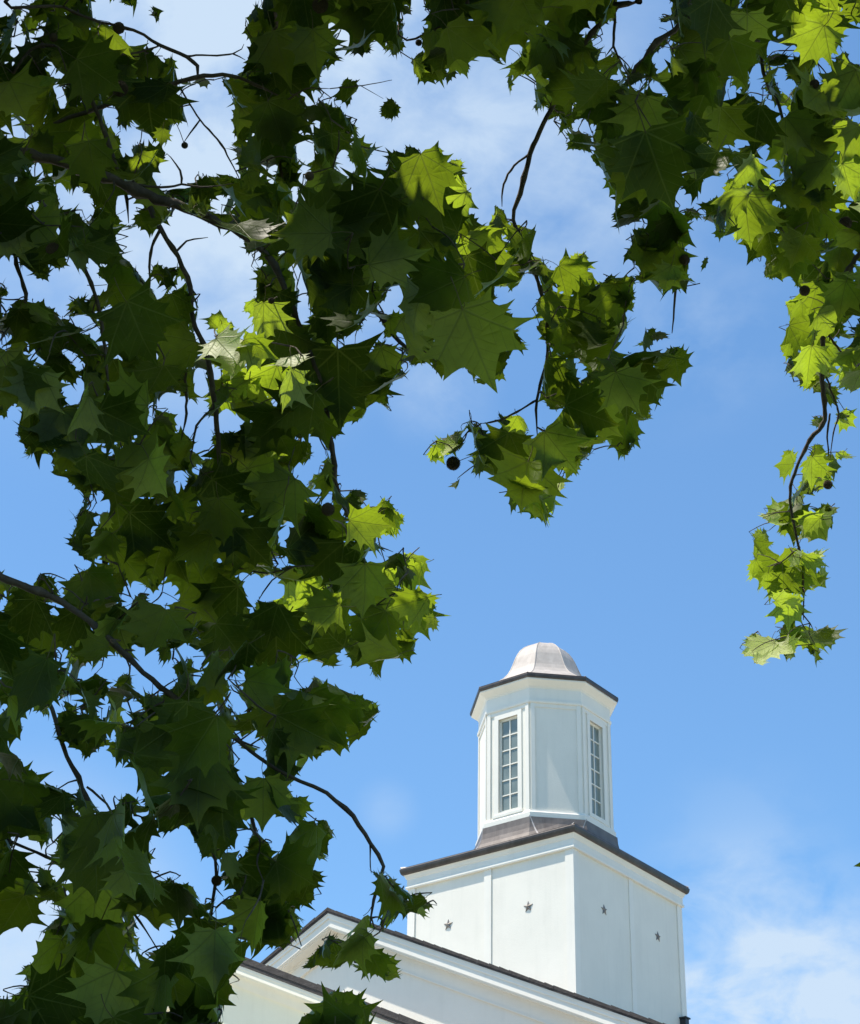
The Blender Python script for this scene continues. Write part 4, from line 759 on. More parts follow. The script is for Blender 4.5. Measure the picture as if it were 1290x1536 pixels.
(-16,896,66,52,66,64,6,49,45,0,478),(311,897,57,-89,265,66,4,72,36,0,483),(238,898,79,22,153,74,4,23,50,10,469),(286,900,107,43,63,62,1,36,-4,10,476),
(53,903,60,3,225,66,6,42,48,10,479),(-57,904,48,-108,105,62,5,59,35,0,490),(220,904,54,38,46,22,3,45,-3,0,504),(379,904,212,26,2,17,2,24,-9,0,435),
(71,905,49,69,322,50,1,53,48,0,483),(80,907,115,24,292,55,5,27,-16,10,456),(-102,908,89,90,81,74,5,45,7,0,480),(105,911,173,12,313,34,7,55,22,10,464),
(224,912,74,58,49,55,3,16,32,10,497),(269,914,72,-27,107,44,7,56,40,0,481),(257,919,56,-43,45,54,3,53,26,0,483),(145,921,48,40,302,71,9,52,2,0,504),
(58,929,89,-9,228,45,1,14,22,0,456),(239,934,58,22,59,62,1,50,54,0,484),(-93,941,53,-1,99,59,8,22,59,0,490),(168,943,105,-7,316,74,3,31,-6,0,481),
(-22,944,66,-80,275,62,9,63,7,0,495),(-23,945,80,24,274,52,6,31,29,10,470),(174,947,44,42,6,65,5,71,0,0,508),(-96,949,102,23,81,55,3,9,55,0,456),(50,950,75,-51,23,46,4,26,9,0,488),
(186,960,59,-4,253,60,3,18,56,0,493),(303,961,69,37,88,45,5,59,26,0,499),(0,966,165,-6,71,74,4,27,45,0,461),(315,967,44,-39,194,51,9,59,56,0,488),
(295,969,53,-83,135,74,2,29,42,0,492),(0,976,89,-1,267,74,5,36,6,0,466),(376,980,67,-43,46,54,2,75,7,0,497),(201,984,99,-11,107,27,7,61,46,0,473),
(-6,987,87,-89,62,54,8,74,-12,0,481),(248,989,167,-46,78,73,3,31,9,0,452),(222,995,100,42,273,74,1,73,37,0,452),(268,1006,71,-1,352,58,1,70,36,10,478),
(108,1014,71,0,101,54,3,38,46,0,496),(114,1024,142,0,148,74,1,25,48,0,476),(115,1024,44,26,78,28,8,42,-14,0,500),(264,1026,103,62,335,54,1,68,35,0,469),
(-75,1027,57,54,271,63,5,12,50,0,505),(65,1029,76,-32,256,73,5,37,-12,0,481),(-64,1030,131,-7,139,0,0,42,20,0,449),(-5,1030,100,-18,22,74,0,39,-12,0,489),
(33,1035,80,87,8,36,3,27,16,0,477),(284,1042,117,-61,120,57,0,26,16,0,466),(277,1044,75,68,275,58,2,36,7,0,482),(3,1045,85,-41,235,48,1,50,-18,10,496),
(20,1053,144,6,81,2,1,32,-3,0,457),(127,1059,51,6,124,56,9,67,24,0,473),(189,1059,106,-63,142,49,7,52,53,0,463),(177,1061,107,-23,230,45,5,70,-15,0,461),
(337,1078,140,-19,106,21,6,57,-18,0,476),(-66,1091,172,-41,37,2,7,12,54,0,459),(217,1095,49,-21,307,53,1,61,46,0,491),(18,1098,168,31,182,14,1,38,15,0,430),
(204,1103,75,-69,141,22,6,46,-19,10,491),(113,1104,103,91,312,52,9,66,31,0,459),(218,1108,73,-51,156,52,2,17,40,10,478),(254,1108,47,11,335,56,3,11,36,0,503),
(284,1109,92,-34,191,56,4,40,56,0,472),(219,1112,54,-19,96,63,6,43,-10,0,495),(129,1114,161,-19,137,15,4,55,45,0,433),(256,1114,64,-2,178,63,7,54,57,0,474),
(257,1121,146,2,172,74,7,55,-17,0,459),(265,1170,55,11,185,57,5,36,-16,0,492),(171,1178,47,85,17,54,9,34,29,0,474),(260,1189,161,-41,175,74,5,69,-14,0,437),
(310,1191,76,-34,191,47,5,63,19,0,472),(155,1193,55,67,249,25,5,37,28,0,470),(75,1204,108,-18,179,74,5,58,-6,0,464),(237,1213,138,4,61,74,1,32,-14,10,476),
(444,1216,175,-94,324,26,0,13,-6,0,447),(-32,1219,164,-150,336,21,4,52,55,10,438),(5,1221,92,-82,96,53,3,15,26,0,488),(-67,1224,134,53,77,58,1,65,25,0,470),
(185,1228,198,11,140,35,6,19,22,0,458),(90,1230,83,9,127,45,6,64,3,0,486),(299,1231,166,64,156,2,0,59,47,0,442),(21,1233,50,-92,189,60,9,25,16,10,489),
(119,1237,164,0,203,60,0,65,25,0,457),(118,1239,87,112,247,56,9,59,22,0,483),(273,1244,157,-18,39,37,5,62,20,0,461),(73,1265,80,55,316,41,5,16,30,10,484),
(78,1283,66,-30,154,54,6,69,39,0,475),(389,1283,77,-25,26,19,3,55,25,0,493),(106,1285,135,17,119,57,2,30,25,0,455),(82,1290,77,-3,162,43,6,71,47,0,496),
(63,1317,56,55,128,46,0,73,18,0,504),(100,1325,56,-3,19,57,5,12,28,0,471),(124,1333,72,-30,43,74,1,59,42,0,478),(111,1342,62,44,87,52,4,46,25,0,504),
(311,1343,51,78,93,54,3,75,34,0,487),(222,1344,92,-31,155,28,6,29,-4,0,456),(260,1354,130,12,153,9,1,29,26,0,473),(168,1363,53,8,176,63,5,18,31,0,483),
(258,1369,161,35,141,60,7,18,21,0,435),(173,1370,59,15,167,46,2,51,14,0,471),(362,1375,78,-80,263,51,1,43,35,0,491),(448,1377,164,39,24,48,6,46,-13,0,445),
(352,1402,176,93,106,32,4,50,8,0,452),(252,1418,99,-14,116,48,0,14,47,0,465),(278,1418,95,-16,119,37,7,35,57,0,467),(330,1419,175,62,74,27,0,30,-8,0,465),
(201,1426,71,-67,127,69,7,62,24,0,483),(256,1431,64,2,84,24,1,54,29,0,465),(240,1463,58,7,131,74,7,37,19,0,474),(258,1516,70,63,17,74,2,70,57,0,467),
(254,1527,66,-33,208,69,7,34,43,0,480),(264,1533,52,-4,277,74,2,12,-5,0,488),(268,1540,103,-15,213,74,5,18,48,0,459),(309,1540,43,10,201,56,9,29,1,10,503),
(304,1544,66,-40,87,74,9,53,8,10,476),(242,1597,84,-3,135,57,3,74,23,0,481),(248,1615,93,3,95,51,3,62,26,0,464),(241,1627,86,23,135,45,3,61,48,0,474),
],
6: [
(231,1576,76,78,1,71,0,50,37,10,478),(227,1578,82,75,34,60,0,17,30,10,454),(336,1600,111,-42,244,50,0,54,17,0,444),(221,1623,46,42,250,10,9,64,0,10,460),
(300,1647,55,-88,220,58,0,48,6,0,464),(315,1693,59,-8,86,8,6,59,50,0,475),(254,1713,70,19,318,17,6,13,22,10,466),(263,1718,120,56,294,18,0,53,41,0,444),
(360,1720,70,12,10,34,4,50,27,0,479),(-2,1723,112,56,294,71,5,63,48,10,457),(345,1723,96,15,349,51,0,66,54,0,486),(128,1724,46,-16,202,51,9,20,-6,10,480),
(-44,1731,137,-27,58,42,1,49,60,10,438),(139,1733,65,30,302,57,8,75,15,0,465),(216,1733,43,36,99,1,9,12,-4,10,475),(251,1734,152,16,147,28,6,28,4,10,463),
(134,1740,58,38,56,29,1,36,38,0,482),(59,1750,87,-47,293,65,7,27,12,0,491),(100,1759,74,65,318,8,3,11,8,0,493),(88,1763,101,-5,231,20,4,31,-10,10,451),
(205,1763,70,13,133,49,5,62,53,0,493),(-8,1765,49,-4,312,43,9,61,4,0,479),(-78,1766,124,84,96,55,3,37,57,0,475),(6,1773,46,-43,38,12,3,56,25,0,487),
(154,1774,56,-1,250,45,4,61,-19,0,478),(61,1778,76,-52,171,41,9,75,33,0,454),(170,1779,70,-65,48,67,6,30,-10,0,458),(-28,1783,85,40,61,68,7,52,43,0,475),
(-129,1785,92,81,111,58,5,75,13,0,486),(-40,1790,82,-44,125,74,6,66,6,0,490),(421,1790,53,17,192,72,7,28,-13,10,465),(-87,1791,51,4,104,59,8,39,47,0,495),
(-49,1792,45,3,64,70,1,29,14,0,462),(106,1798,151,-12,227,11,3,70,-19,0,441),(333,1801,106,7,277,74,4,72,-15,0,463),(410,1801,69,-47,189,66,5,51,24,0,490),
(411,1807,65,45,322,61,0,72,29,0,473),(32,1814,58,31,53,15,1,74,-12,0,465),(406,1817,134,-39,224,74,7,63,-12,0,441),(368,1821,151,-54,218,47,1,70,26,0,451),
(238,1824,132,-21,230,10,4,70,45,0,448),(261,1825,130,-85,293,74,2,42,25,0,477),(497,1825,180,-13,91,32,6,52,42,10,430),(-24,1832,53,-19,276,44,2,29,42,10,466),
(278,1838,99,50,175,31,9,32,-14,0,451),(-116,1841,176,16,294,5,0,36,15,0,422),(-141,1843,162,-17,285,50,2,63,39,10,446),(139,1848,141,-8,14,2,2,9,29,0,467),
(522,1849,73,-9,15,12,0,52,39,0,446),(180,1851,125,39,177,62,2,74,-13,0,469),(-134,1856,134,-29,272,16,2,33,32,0,463),(349,1858,145,-25,221,40,7,53,-3,10,439),
(57,1865,121,-94,286,37,4,63,26,0,450),(579,1877,123,3,38,67,1,37,46,0,454),(362,1889,92,19,175,59,4,27,6,0,451),(529,1900,98,-40,33,47,4,59,-14,0,466),
(572,1904,47,-43,98,24,1,68,-15,0,443),(582,1909,115,-43,99,71,5,13,36,0,452),(453,1910,102,-10,86,63,7,26,55,0,458),(598,1918,97,-3,98,67,3,64,30,0,461),
(519,1920,198,-38,315,74,5,48,-11,0,453),(340,1921,83,27,142,67,3,30,34,0,493),(492,1928,94,72,346,59,3,72,60,0,453),(746,1931,157,-43,236,69,0,59,43,0,431),
(601,1935,81,31,163,64,1,69,49,0,480),(325,1938,106,-73,68,34,5,45,37,0,428),(217,1946,87,77,68,16,7,67,0,0,480),(208,1950,68,45,198,40,3,56,-14,0,493),
(279,1954,74,-93,191,26,4,72,60,0,457),(308,1964,63,-47,30,59,1,56,-16,0,449),(656,1972,143,-59,190,64,0,58,4,0,438),(227,1975,153,37,225,74,5,65,-19,0,468),
(690,1976,70,2,151,64,5,9,56,0,465),(650,1983,190,83,90,70,3,34,34,0,491),(579,1991,79,-38,16,68,7,36,-8,10,463),(527,1996,52,35,150,54,2,38,30,0,465),
(562,2006,63,92,349,68,6,9,38,0,476),(600,2006,63,-9,81,70,2,44,56,0,461),(580,2008,75,6,360,74,6,69,57,0,485),(556,2009,103,67,329,70,6,74,22,0,471),
(287,2022,72,-42,210,64,2,62,-6,0,459),(384,2025,63,-11,185,74,7,8,58,0,484),(656,2032,104,-28,281,7,7,68,36,0,444),(946,2032,65,34,317,70,3,13,-17,10,497),
(356,2034,55,51,207,67,7,66,21,10,484),(388,2039,53,-77,233,38,5,66,28,10,474),(560,2039,86,44,36,71,1,67,54,0,476),(736,2042,138,81,283,18,1,26,30,0,430),
(941,2044,143,-40,227,74,5,52,41,10,455),(365,2046,96,3,311,70,5,22,-18,10,475),(530,2046,154,50,342,47,7,32,47,10,441),(957,2048,63,-30,139,52,3,70,47,10,469),
(315,2056,54,-21,40,25,5,35,34,10,475),(475,2061,74,72,286,68,5,26,33,10,474),(723,2066,125,17,135,74,4,34,49,0,462),(992,2066,100,102,308,58,1,73,6,0,476),
(362,2067,90,-7,287,74,1,16,9,0,457),(650,2072,102,58,348,66,3,10,31,0,469),(940,2073,52,-65,291,39,4,40,25,0,468),(919,2077,139,-13,106,70,5,18,40,10,437),
(415,2083,66,-108,328,70,3,47,56,0,462),(1065,2084,113,1,326,30,7,39,-7,10,478),(368,2092,96,-120,206,69,7,28,-17,0,473),(886,2092,208,-10,62,42,0,46,-18,10,441),
(381,2093,54,21,69,71,7,31,37,0,493),(452,2093,135,-7,168,55,7,68,10,0,445),(1046,2094,126,-84,336,58,6,66,-4,0,451),(452,2095,95,11,106,74,1,9,-3,0,478),
(488,2098,67,-59,97,69,0,25,12,0,492),(1101,2098,53,27,272,68,5,69,-3,0,483),(497,2101,137,110,266,37,4,73,6,0,462),(351,2106,81,-52,190,69,2,48,38,0,487),
(465,2109,100,-18,115,68,2,62,-2,0,448),(1116,2111,86,-13,48,49,7,51,22,10,491),(472,2113,101,-26,261,72,5,30,-13,0,442),(456,2119,109,28,81,65,0,14,54,0,468),
(694,2128,66,-74,319,50,5,75,-16,10,466),(1136,2138,76,-56,44,74,7,64,7,10,464),(428,2139,127,6,143,59,3,10,38,0,472),(829,2146,199,61,209,10,7,49,-9,0,428),
(416,2153,80,-18,130,70,0,46,1,0,475),(1099,2165,99,-23,65,56,2,55,-7,0,487),(371,2169,64,-62,318,74,2,63,-9,10,481),(384,2184,98,-68,129,71,5,46,48,0,472),
(390,2184,62,-22,189,48,4,11,-10,0,437),(818,2189,116,-4,193,58,7,59,-2,0,425),(682,2192,120,9,336,54,6,70,40,0,445),(377,2196,115,2,111,74,1,56,0,0,444),
(380,2203,62,7,45,74,7,30,19,0,437),(1001,2213,87,10,101,56,5,70,18,0,453),(1028,2217,135,-78,74,47,0,65,-19,0,467),(392,2239,70,-51,264,68,0,15,3,0,451),
(944,2241,51,6,100,37,0,72,54,0,466),(951,2243,124,-45,96,70,1,41,40,0,438),(813,2248,121,49,175,33,5,69,10,0,445),(926,2258,80,-4,25,74,3,36,31,0,488),
(923,2275,84,-84,27,67,2,31,-11,0,475),(685,2286,105,-16,151,55,5,8,42,0,433),(792,2335,164,4,64,30,7,13,14,0,436),(865,2349,134,-141,189,35,5,25,19,10,447),
(853,2360,114,35,334,49,1,60,-9,0,480),(788,2377,85,-36,87,17,5,43,22,0,449),(844,2392,134,-31,149,74,4,18,56,0,437),(891,2393,84,10,74,15,3,49,25,10,455),
(884,2396,101,-41,115,44,7,48,34,10,459),(973,2463,64,11,311,59,4,50,28,10,481),(939,2502,92,40,55,34,1,68,21,0,438),(1146,2626,51,-26,98,74,0,65,56,0,483),
(1140,2628,149,53,336,60,7,45,13,10,436),(1163,2637,63,4,130,28,3,18,48,10,462),(1192,2657,78,37,297,74,0,48,59,0,434),(1192,2680,100,-8,228,70,7,75,29,0,471),
(1212,2696,136,-88,360,73,6,59,-9,0,445),(1275,2696,72,-51,63,63,3,35,26,0,437),(1232,2706,87,-8,80,73,4,74,-10,0,471),(1231,2709,66,24,80,63,3,60,26,0,446),
(1290,2712,64,-69,281,62,3,30,31,0,488),(1264,2715,78,-63,140,62,3,40,33,0,482),(1157,2727,67,-10,203,59,3,47,37,0,476),(1153,2731,69,73,16,50,3,12,33,10,465),
(1185,2737,63,-21,27,62,3,70,30,0,477),(1091,2746,109,-17,222,67,5,50,-19,0,471),(1104,2797,145,-54,228,40,7,56,34,0,444),(1092,2812,107,-49,216,31,3,64,12,0,438),
(1006,2816,98,-28,218,50,6,52,-9,10,484),(1033,2824,65,-79,297,61,7,55,13,0,495),(975,2826,67,53,41,74,2,11,2,0,464),(976,2829,69,-59,174,74,7,57,39,0,451),
(980,2836,63,-29,251,47,6,71,8,0,477),(1107,2855,108,26,259,26,3,40,31,0,454),(1008,2859,80,-69,55,50,3,25,53,0,467),(942,2864,71,51,79,50,7,38,-1,10,464),
(1140,2864,79,-36,212,39,5,65,4,10,469),(1036,2875,65,-47,59,58,1,51,59,0,451),(1140,2885,76,48,121,40,3,50,8,0,488),(1079,2893,75,38,80,74,4,72,30,0,464),
(1164,2922,74,-5,96,74,4,66,56,0,486),(994,2977,132,-60,225,74,0,39,2,10,475),(1032,2977,91,5,133,7,7,47,-7,10,453),(1078,2989,71,38,318,48,2,74,22,10,490),
(1032,2991,121,32,270,31,1,74,21,10,477),(1006,3008,167,1,177,4,2,45,30,10,447),(1056,3050,218,-13,9,64,4,17,-8,10,445),(1059,3051,211,0,25,51,3,60,10,10,411),
(950,3068,220,63,172,36,6,55,-8,10,460),(1104,3074,142,3,28,58,7,68,29,0,438),(986,3085,121,-31,111,32,4,74,-2,0,463),(941,3088,170,44,345,17,2,69,8,10,413),
(1104,3102,217,-83,50,17,7,23,32,10,409),(1030,3111,126,20,6,16,7,71,37,0,476),(1043,3113,193,-17,38,26,4,42,-7,0,424),(994,3116,124,59,286,8,4,70,-6,0,474),
(936,3125,189,69,129,11,0,19,-8,10,415),(1032,3128,131,46,6,32,2,15,51,0,437),(1041,3134,110,27,71,3,3,47,20,0,472),(992,3136,188,54,67,48,0,53,46,0,427),
(1029,3140,135,-25,149,19,1,25,44,0,430),(1078,3143,165,-47,18,32,2,74,-16,10,440),(991,3147,134,2,207,11,6,65,1,0,439),(1008,3147,164,-13,216,20,0,58,-2,0,447),
(1058,3150,96,111,17,59,3,38,19,0,460),(1078,3174,132,-40,329,21,1,50,38,0,443),(1098,3179,133,-97,355,5,3,32,24,10,450),(934,3180,164,78,75,9,5,71,15,10,426),
(1084,3185,132,-75,197,51,1,51,2,10,441),(958,3193,126,44,100,13,6,40,29,0,449),(1060,3194,195,-111,336,44,4,46,29,0,446),(1085,3206,196,-61,62,6,2,46,12,10,432),
(1069,3213,192,-120,74,22,2,20,11,10,432),(1092,3217,198,-90,217,19,5,11,58,10,452),
],
7: [
(-35,1880,166,22,228,26,0,74,24,0,383),(155,1955,51,-17,243,54,0,10,-16,0,424),(22,1970,128,60,280,27,2,13,14,0,422),(141,1974,196,-20,28,37,0,13,19,0,389),
(-86,1983,142,96,146,74,7,71,30,0,389),(4,1992,99,45,196,63,5,62,41,0,441),(-195,1999,151,74,91,59,6,44,-16,0,420),(204,2000,106,-7,34,65,0,44,50,0,425),
(-33,2011,87,-24,81,70,1,35,33,0,442),(-66,2017,116,-46,93,70,4,65,42,0,408),(187,2018,93,30,348,62,3,12,43,0,442),(44,2019,141,-64,190,74,0,14,11,0,420),
(195,2023,169,26,34,72,1,36,9,10,394),(191,2024,64,57,311,52,4,51,24,0,421),(285,2033,67,-50,261,74,2,31,53,10,432),(289,2037,89,-71,270,67,3,60,17,0,423),
(302,2038,85,-27,208,58,6,24,-15,10,435),(249,2056,98,20,82,69,1,36,-3,0,441),(249,2059,86,17,119,72,6,28,24,0,438),(297,2067,83,-12,43,47,4,56,36,0,426),
(216,2071,54,-46,52,66,7,74,20,0,450),(160,2076,87,14,41,59,3,13,56,0,423),(56,2077,86,-54,269,74,1,50,-11,0,416),(245,2077,95,18,151,74,3,71,-12,0,413),
(128,2081,78,14,65,30,5,39,31,0,434),(-35,2084,58,-1,267,74,5,23,8,10,454),(24,2087,147,54,185,65,5,48,-20,0,410),(294,2087,86,5,48,63,0,42,24,0,442),
(115,2090,109,-141,190,56,2,22,45,0,415),(128,2101,59,25,328,66,7,23,52,0,428),(275,2105,58,16,332,68,0,30,46,0,441),(204,2107,65,-2,151,74,5,20,37,0,443),
(225,2117,59,17,38,58,0,54,16,10,434),(343,2121,94,92,348,74,4,47,24,0,457),(11,2134,82,38,11,42,3,45,49,10,417),(195,2135,72,19,243,14,1,65,50,0,422),
(265,2143,93,-1,329,11,6,71,0,0,419),(326,2144,95,27,19,74,4,35,33,10,416),(-44,2151,185,2,57,4,3,66,44,10,395),(240,2153,87,-28,345,18,2,11,-15,0,413),
(-15,2156,121,-81,291,55,2,62,18,0,430),(306,2160,94,-10,355,40,1,41,1,0,423),(251,2169,136,9,97,37,5,55,50,0,423),(176,2171,58,40,223,74,2,59,31,0,437),
(180,2171,63,70,31,74,0,23,-13,0,423),(-10,2181,215,3,43,50,5,72,21,10,404),(62,2181,85,-82,71,1,5,22,38,10,418),(178,2201,91,86,108,33,4,74,20,10,421),
(369,2201,100,-9,192,63,1,45,-16,10,406),(265,2211,63,-15,63,17,5,61,-17,0,438),(310,2214,64,-27,121,56,3,75,46,0,453),(346,2226,76,6,138,45,5,55,48,10,439),
(258,2242,57,45,231,52,5,36,-14,0,425),(55,2276,142,-79,312,55,4,26,-5,10,413),(108,2320,57,-47,323,30,1,43,-11,10,429),(437,2335,104,22,161,56,6,44,-19,0,434),
(72,2347,169,74,281,44,5,73,19,0,408),(242,2361,84,43,355,65,5,61,8,0,409),(169,2364,91,-18,12,19,4,74,-15,10,429),(247,2378,55,44,359,67,4,16,46,0,427),
(190,2380,108,-18,57,50,2,19,55,10,404),(213,2382,85,72,312,61,6,64,-8,0,446),(382,2383,62,42,297,60,3,38,31,10,417),(387,2390,79,13,10,39,5,70,9,10,423),
(436,2395,127,97,259,69,1,74,6,0,412),(244,2396,93,-31,154,74,1,71,28,0,414),(363,2403,63,48,296,11,7,69,8,0,441),(170,2404,76,48,136,63,7,37,-17,0,420),
(432,2414,77,-12,73,69,2,13,54,0,431),(404,2419,86,-4,51,62,7,73,38,0,424),(385,2424,88,31,26,54,1,67,48,0,410),(218,2431,73,-66,127,63,3,70,-6,0,420),
(337,2440,206,47,13,52,5,46,56,0,390),(288,2443,142,10,315,6,2,12,-11,10,404),(202,2446,53,-67,174,72,5,27,21,0,428),(311,2448,95,-104,321,74,3,34,-12,0,420),
(216,2451,77,-67,142,74,7,32,43,0,428),(240,2453,53,-64,66,7,1,52,24,0,446),(350,2453,204,28,1,50,7,74,45,10,407),(400,2457,102,-23,298,66,0,33,9,0,416),
(456,2484,100,-110,17,67,1,19,13,0,418),(376,2504,145,25,54,31,7,67,34,0,425),(276,2506,216,20,42,35,0,10,30,0,416),(448,2558,60,-54,132,16,0,53,-18,0,441),
(377,2608,130,29,64,48,1,44,6,0,399),(464,2616,192,-68,135,71,4,18,53,10,379),(448,2639,52,10,231,0,3,34,16,0,445),(467,2640,72,-3,147,74,6,37,-9,10,448),
(500,2642,68,60,323,33,7,64,60,0,441),(514,2643,90,-74,222,74,1,22,30,0,413),(445,2648,93,37,352,47,6,72,10,0,436),(418,2652,129,-14,212,44,7,28,16,0,441),
(511,2658,88,23,39,68,7,52,-10,0,428),(445,2679,180,4,109,66,7,43,15,0,446),
],
8: [
(565,2105,216,1,37,25,7,51,10,0,407),(649,2147,217,-32,336,2,5,74,48,0,385),(351,2170,138,-113,267,59,3,64,32,0,401),(491,2182,195,-22,145,10,3,57,59,0,414),
(364,2206,110,-46,176,74,7,39,35,0,411),(384,2215,93,24,204,30,6,44,0,0,421),(402,2262,180,81,99,44,0,74,17,0,398),(601,2262,220,-4,141,22,5,20,32,0,391),
(664,2331,206,-46,158,27,2,43,17,0,396),(426,2349,178,97,336,74,4,10,44,10,399),(548,2368,203,-8,252,65,6,62,7,0,388),(510,2373,68,49,67,74,2,36,30,0,434),
(609,2397,177,54,190,34,0,68,10,0,408),(535,2433,114,-61,25,42,5,56,41,0,413),(458,2452,161,-65,225,59,5,67,-12,0,390),(546,2455,71,-34,75,58,6,35,38,0,426),
(532,2475,77,-100,41,55,3,63,47,0,433),(574,2476,92,21,153,57,0,74,-17,0,436),(610,2482,83,-93,131,50,5,68,22,0,439),(640,2486,99,-33,190,52,4,20,27,0,423),
(576,2487,77,-7,135,74,1,54,56,0,439),(711,2493,115,-84,28,20,5,24,-14,0,411),(669,2552,69,-71,112,50,4,44,2,0,436),(680,2559,95,-4,162,64,2,29,30,0,421),
(828,2585,168,63,44,35,6,35,20,0,421),(713,2591,168,46,194,16,7,75,54,0,428),(715,2627,80,-49,270,68,0,17,-6,0,425),(527,2649,197,34,311,57,3,40,-15,10,403),
(525,2655,140,4,329,30,1,25,20,10,402),(567,2657,67,6,319,56,1,18,15,10,443),(709,2674,70,44,112,30,5,24,-12,0,461),(675,2702,80,40,123,67,5,48,44,10,441),
(782,2703,163,-14,5,37,7,74,-10,0,412),(613,2714,63,2,83,68,1,53,-6,10,425),(713,2726,185,36,197,74,2,27,-18,0,424),(624,2738,102,28,14,68,1,25,46,0,440),
(638,2743,116,-52,165,72,2,72,44,0,426),(599,2755,158,-24,211,20,3,75,7,10,408),(646,2791,186,2,71,25,7,74,-8,0,387),(722,2824,173,-9,47,46,5,75,43,0,389),
(496,2836,130,41,293,24,1,43,43,10,411),(710,2896,64,-74,8,61,1,57,28,0,460),(508,2901,216,59,357,5,1,17,-16,0,418),(493,2902,198,-18,14,42,6,39,5,0,415),
(678,2937,72,10,317,57,4,52,-14,0,443),(688,2952,85,-67,266,11,0,9,35,0,439),(645,2953,136,1,342,58,1,56,38,0,435),(653,2957,109,7,347,73,3,23,12,0,443),
(642,2974,171,19,22,55,7,65,18,0,421),(915,3048,105,21,198,29,5,66,27,10,418),(340,3053,214,26,132,3,6,13,-7,0,396),(661,3068,108,6,18,59,3,68,36,0,424),
(987,3079,137,-49,190,16,6,48,50,0,416),(525,3091,177,35,330,14,6,26,23,0,410),(602,3092,125,49,22,43,5,21,19,0,418),(983,3093,113,-48,346,9,1,72,-17,0,421),
(901,3095,143,44,221,34,5,74,58,10,407),(589,3104,192,-62,47,11,4,23,-15,0,416),(571,3106,123,13,102,4,1,25,52,0,416),(476,3108,210,94,145,10,0,60,3,0,417),
(1017,3115,197,-29,214,14,4,72,56,0,424),(414,3122,207,13,170,21,4,23,26,0,401),(553,3122,129,92,47,14,7,22,46,0,426),(615,3123,101,-8,299,9,1,35,19,0,416),
(582,3124,156,-30,226,36,2,13,12,0,411),(622,3127,196,-68,139,12,1,16,0,0,413),(995,3127,199,-8,113,24,3,40,15,0,407),(546,3131,131,6,106,12,0,26,4,0,411),
(523,3136,165,25,218,20,6,45,16,0,429),(329,3137,216,69,37,16,2,55,35,0,402),(249,3138,167,12,171,8,2,13,24,0,429),(551,3139,144,63,108,11,6,48,6,0,431),
(499,3140,172,-24,142,4,2,67,-12,0,419),(963,3144,131,13,134,16,3,66,-1,0,419),(598,3146,130,-4,54,14,2,24,45,0,406),(576,3147,132,0,172,2,7,64,31,0,408),
(533,3148,173,3,168,29,1,24,50,0,415),(554,3148,196,28,75,38,3,70,21,0,410),(569,3148,124,8,302,9,0,57,24,0,425),(968,3148,133,10,274,11,0,17,40,0,433),
(516,3149,129,-1,284,2,0,12,44,0,422),(209,3150,173,3,100,10,1,74,-9,0,435),(579,3152,220,-60,239,17,0,44,47,0,420),(943,3152,135,25,181,11,7,63,3,0,431),
(377,3153,172,-5,331,3,2,58,21,0,413),(613,3153,159,6,24,27,7,71,-1,0,422),(362,3154,134,42,26,26,4,12,60,0,436),(531,3154,170,-13,3,16,3,64,28,0,418),
(441,3157,132,27,335,3,3,73,2,0,422),(209,3158,128,-45,356,7,5,55,49,0,447),(995,3161,161,-12,173,8,2,31,26,0,428),(91,3162,219,3,172,0,6,24,2,0,433),
(577,3162,183,3,73,33,2,66,55,0,411),(311,3163,169,-34,77,5,0,17,27,0,429),(432,3163,132,-28,154,9,4,35,40,0,437),(464,3164,130,-11,310,12,2,63,44,0,402),
(303,3170,122,31,277,4,6,53,9,0,427),(214,3172,212,55,104,38,4,32,9,0,428),(406,3173,172,23,177,9,1,31,9,0,399),(322,3174,168,38,340,9,1,37,43,0,415),
(494,3178,130,32,95,23,6,10,58,0,428),(568,3178,121,67,161,28,1,33,33,0,418),(384,3179,208,-81,340,16,2,10,22,0,418),(316,3184,134,35,239,10,1,67,9,0,425),
(279,3185,218,-36,86,17,4,23,26,0,430),(664,3185,155,-87,285,1,6,58,16,10,422),(465,3186,172,-66,197,6,3,73,-2,0,404),(301,3188,167,-70,231,22,4,10,42,0,440),
(178,3189,217,-72,181,38,4,14,47,0,426),(344,3191,134,-97,240,6,2,28,12,0,466),(622,3193,133,-77,330,1,7,19,24,0,406),(191,3208,173,52,127,31,6,48,-7,0,441),
(478,3210,172,-93,294,26,6,74,17,0,409),(933,3211,168,56,11,30,7,9,46,10,393),(1046,3216,210,-58,348,40,4,41,37,0,421),(901,3230,185,92,17,19,5,49,34,10,401),
],
9: [
(845,1984,97,26,12,45,6,50,0,0,455),(856,2010,137,-10,47,60,2,46,11,0,459),(865,2024,54,31,37,65,3,27,8,0,469),(721,2051,70,42,84,70,5,55,57,0,486),
(688,2062,58,-76,2,74,5,38,10,0,463),(929,2080,194,36,293,21,0,50,41,0,448),(790,2098,64,-55,34,7,5,18,57,0,463),(689,2135,81,40,17,74,3,27,58,0,476),
(652,2147,91,47,39,63,0,48,56,0,489),(741,2154,81,-17,117,42,7,65,44,0,488),(762,2154,191,35,156,63,0,70,-6,0,455),(709,2157,92,21,72,62,2,18,48,0,471),
(750,2159,94,17,80,61,6,22,51,0,460),(800,2178,76,46,29,65,7,48,17,0,483),(711,2179,90,-110,353,52,3,54,-19,0,461),(735,2233,59,22,113,73,5,10,44,0,489),
(689,2256,127,60,16,74,5,45,30,0,444),(517,2295,92,-63,79,56,1,40,49,0,447),(699,2311,78,91,0,74,2,39,30,0,465),(698,2315,144,68,326,74,6,46,-8,0,442),
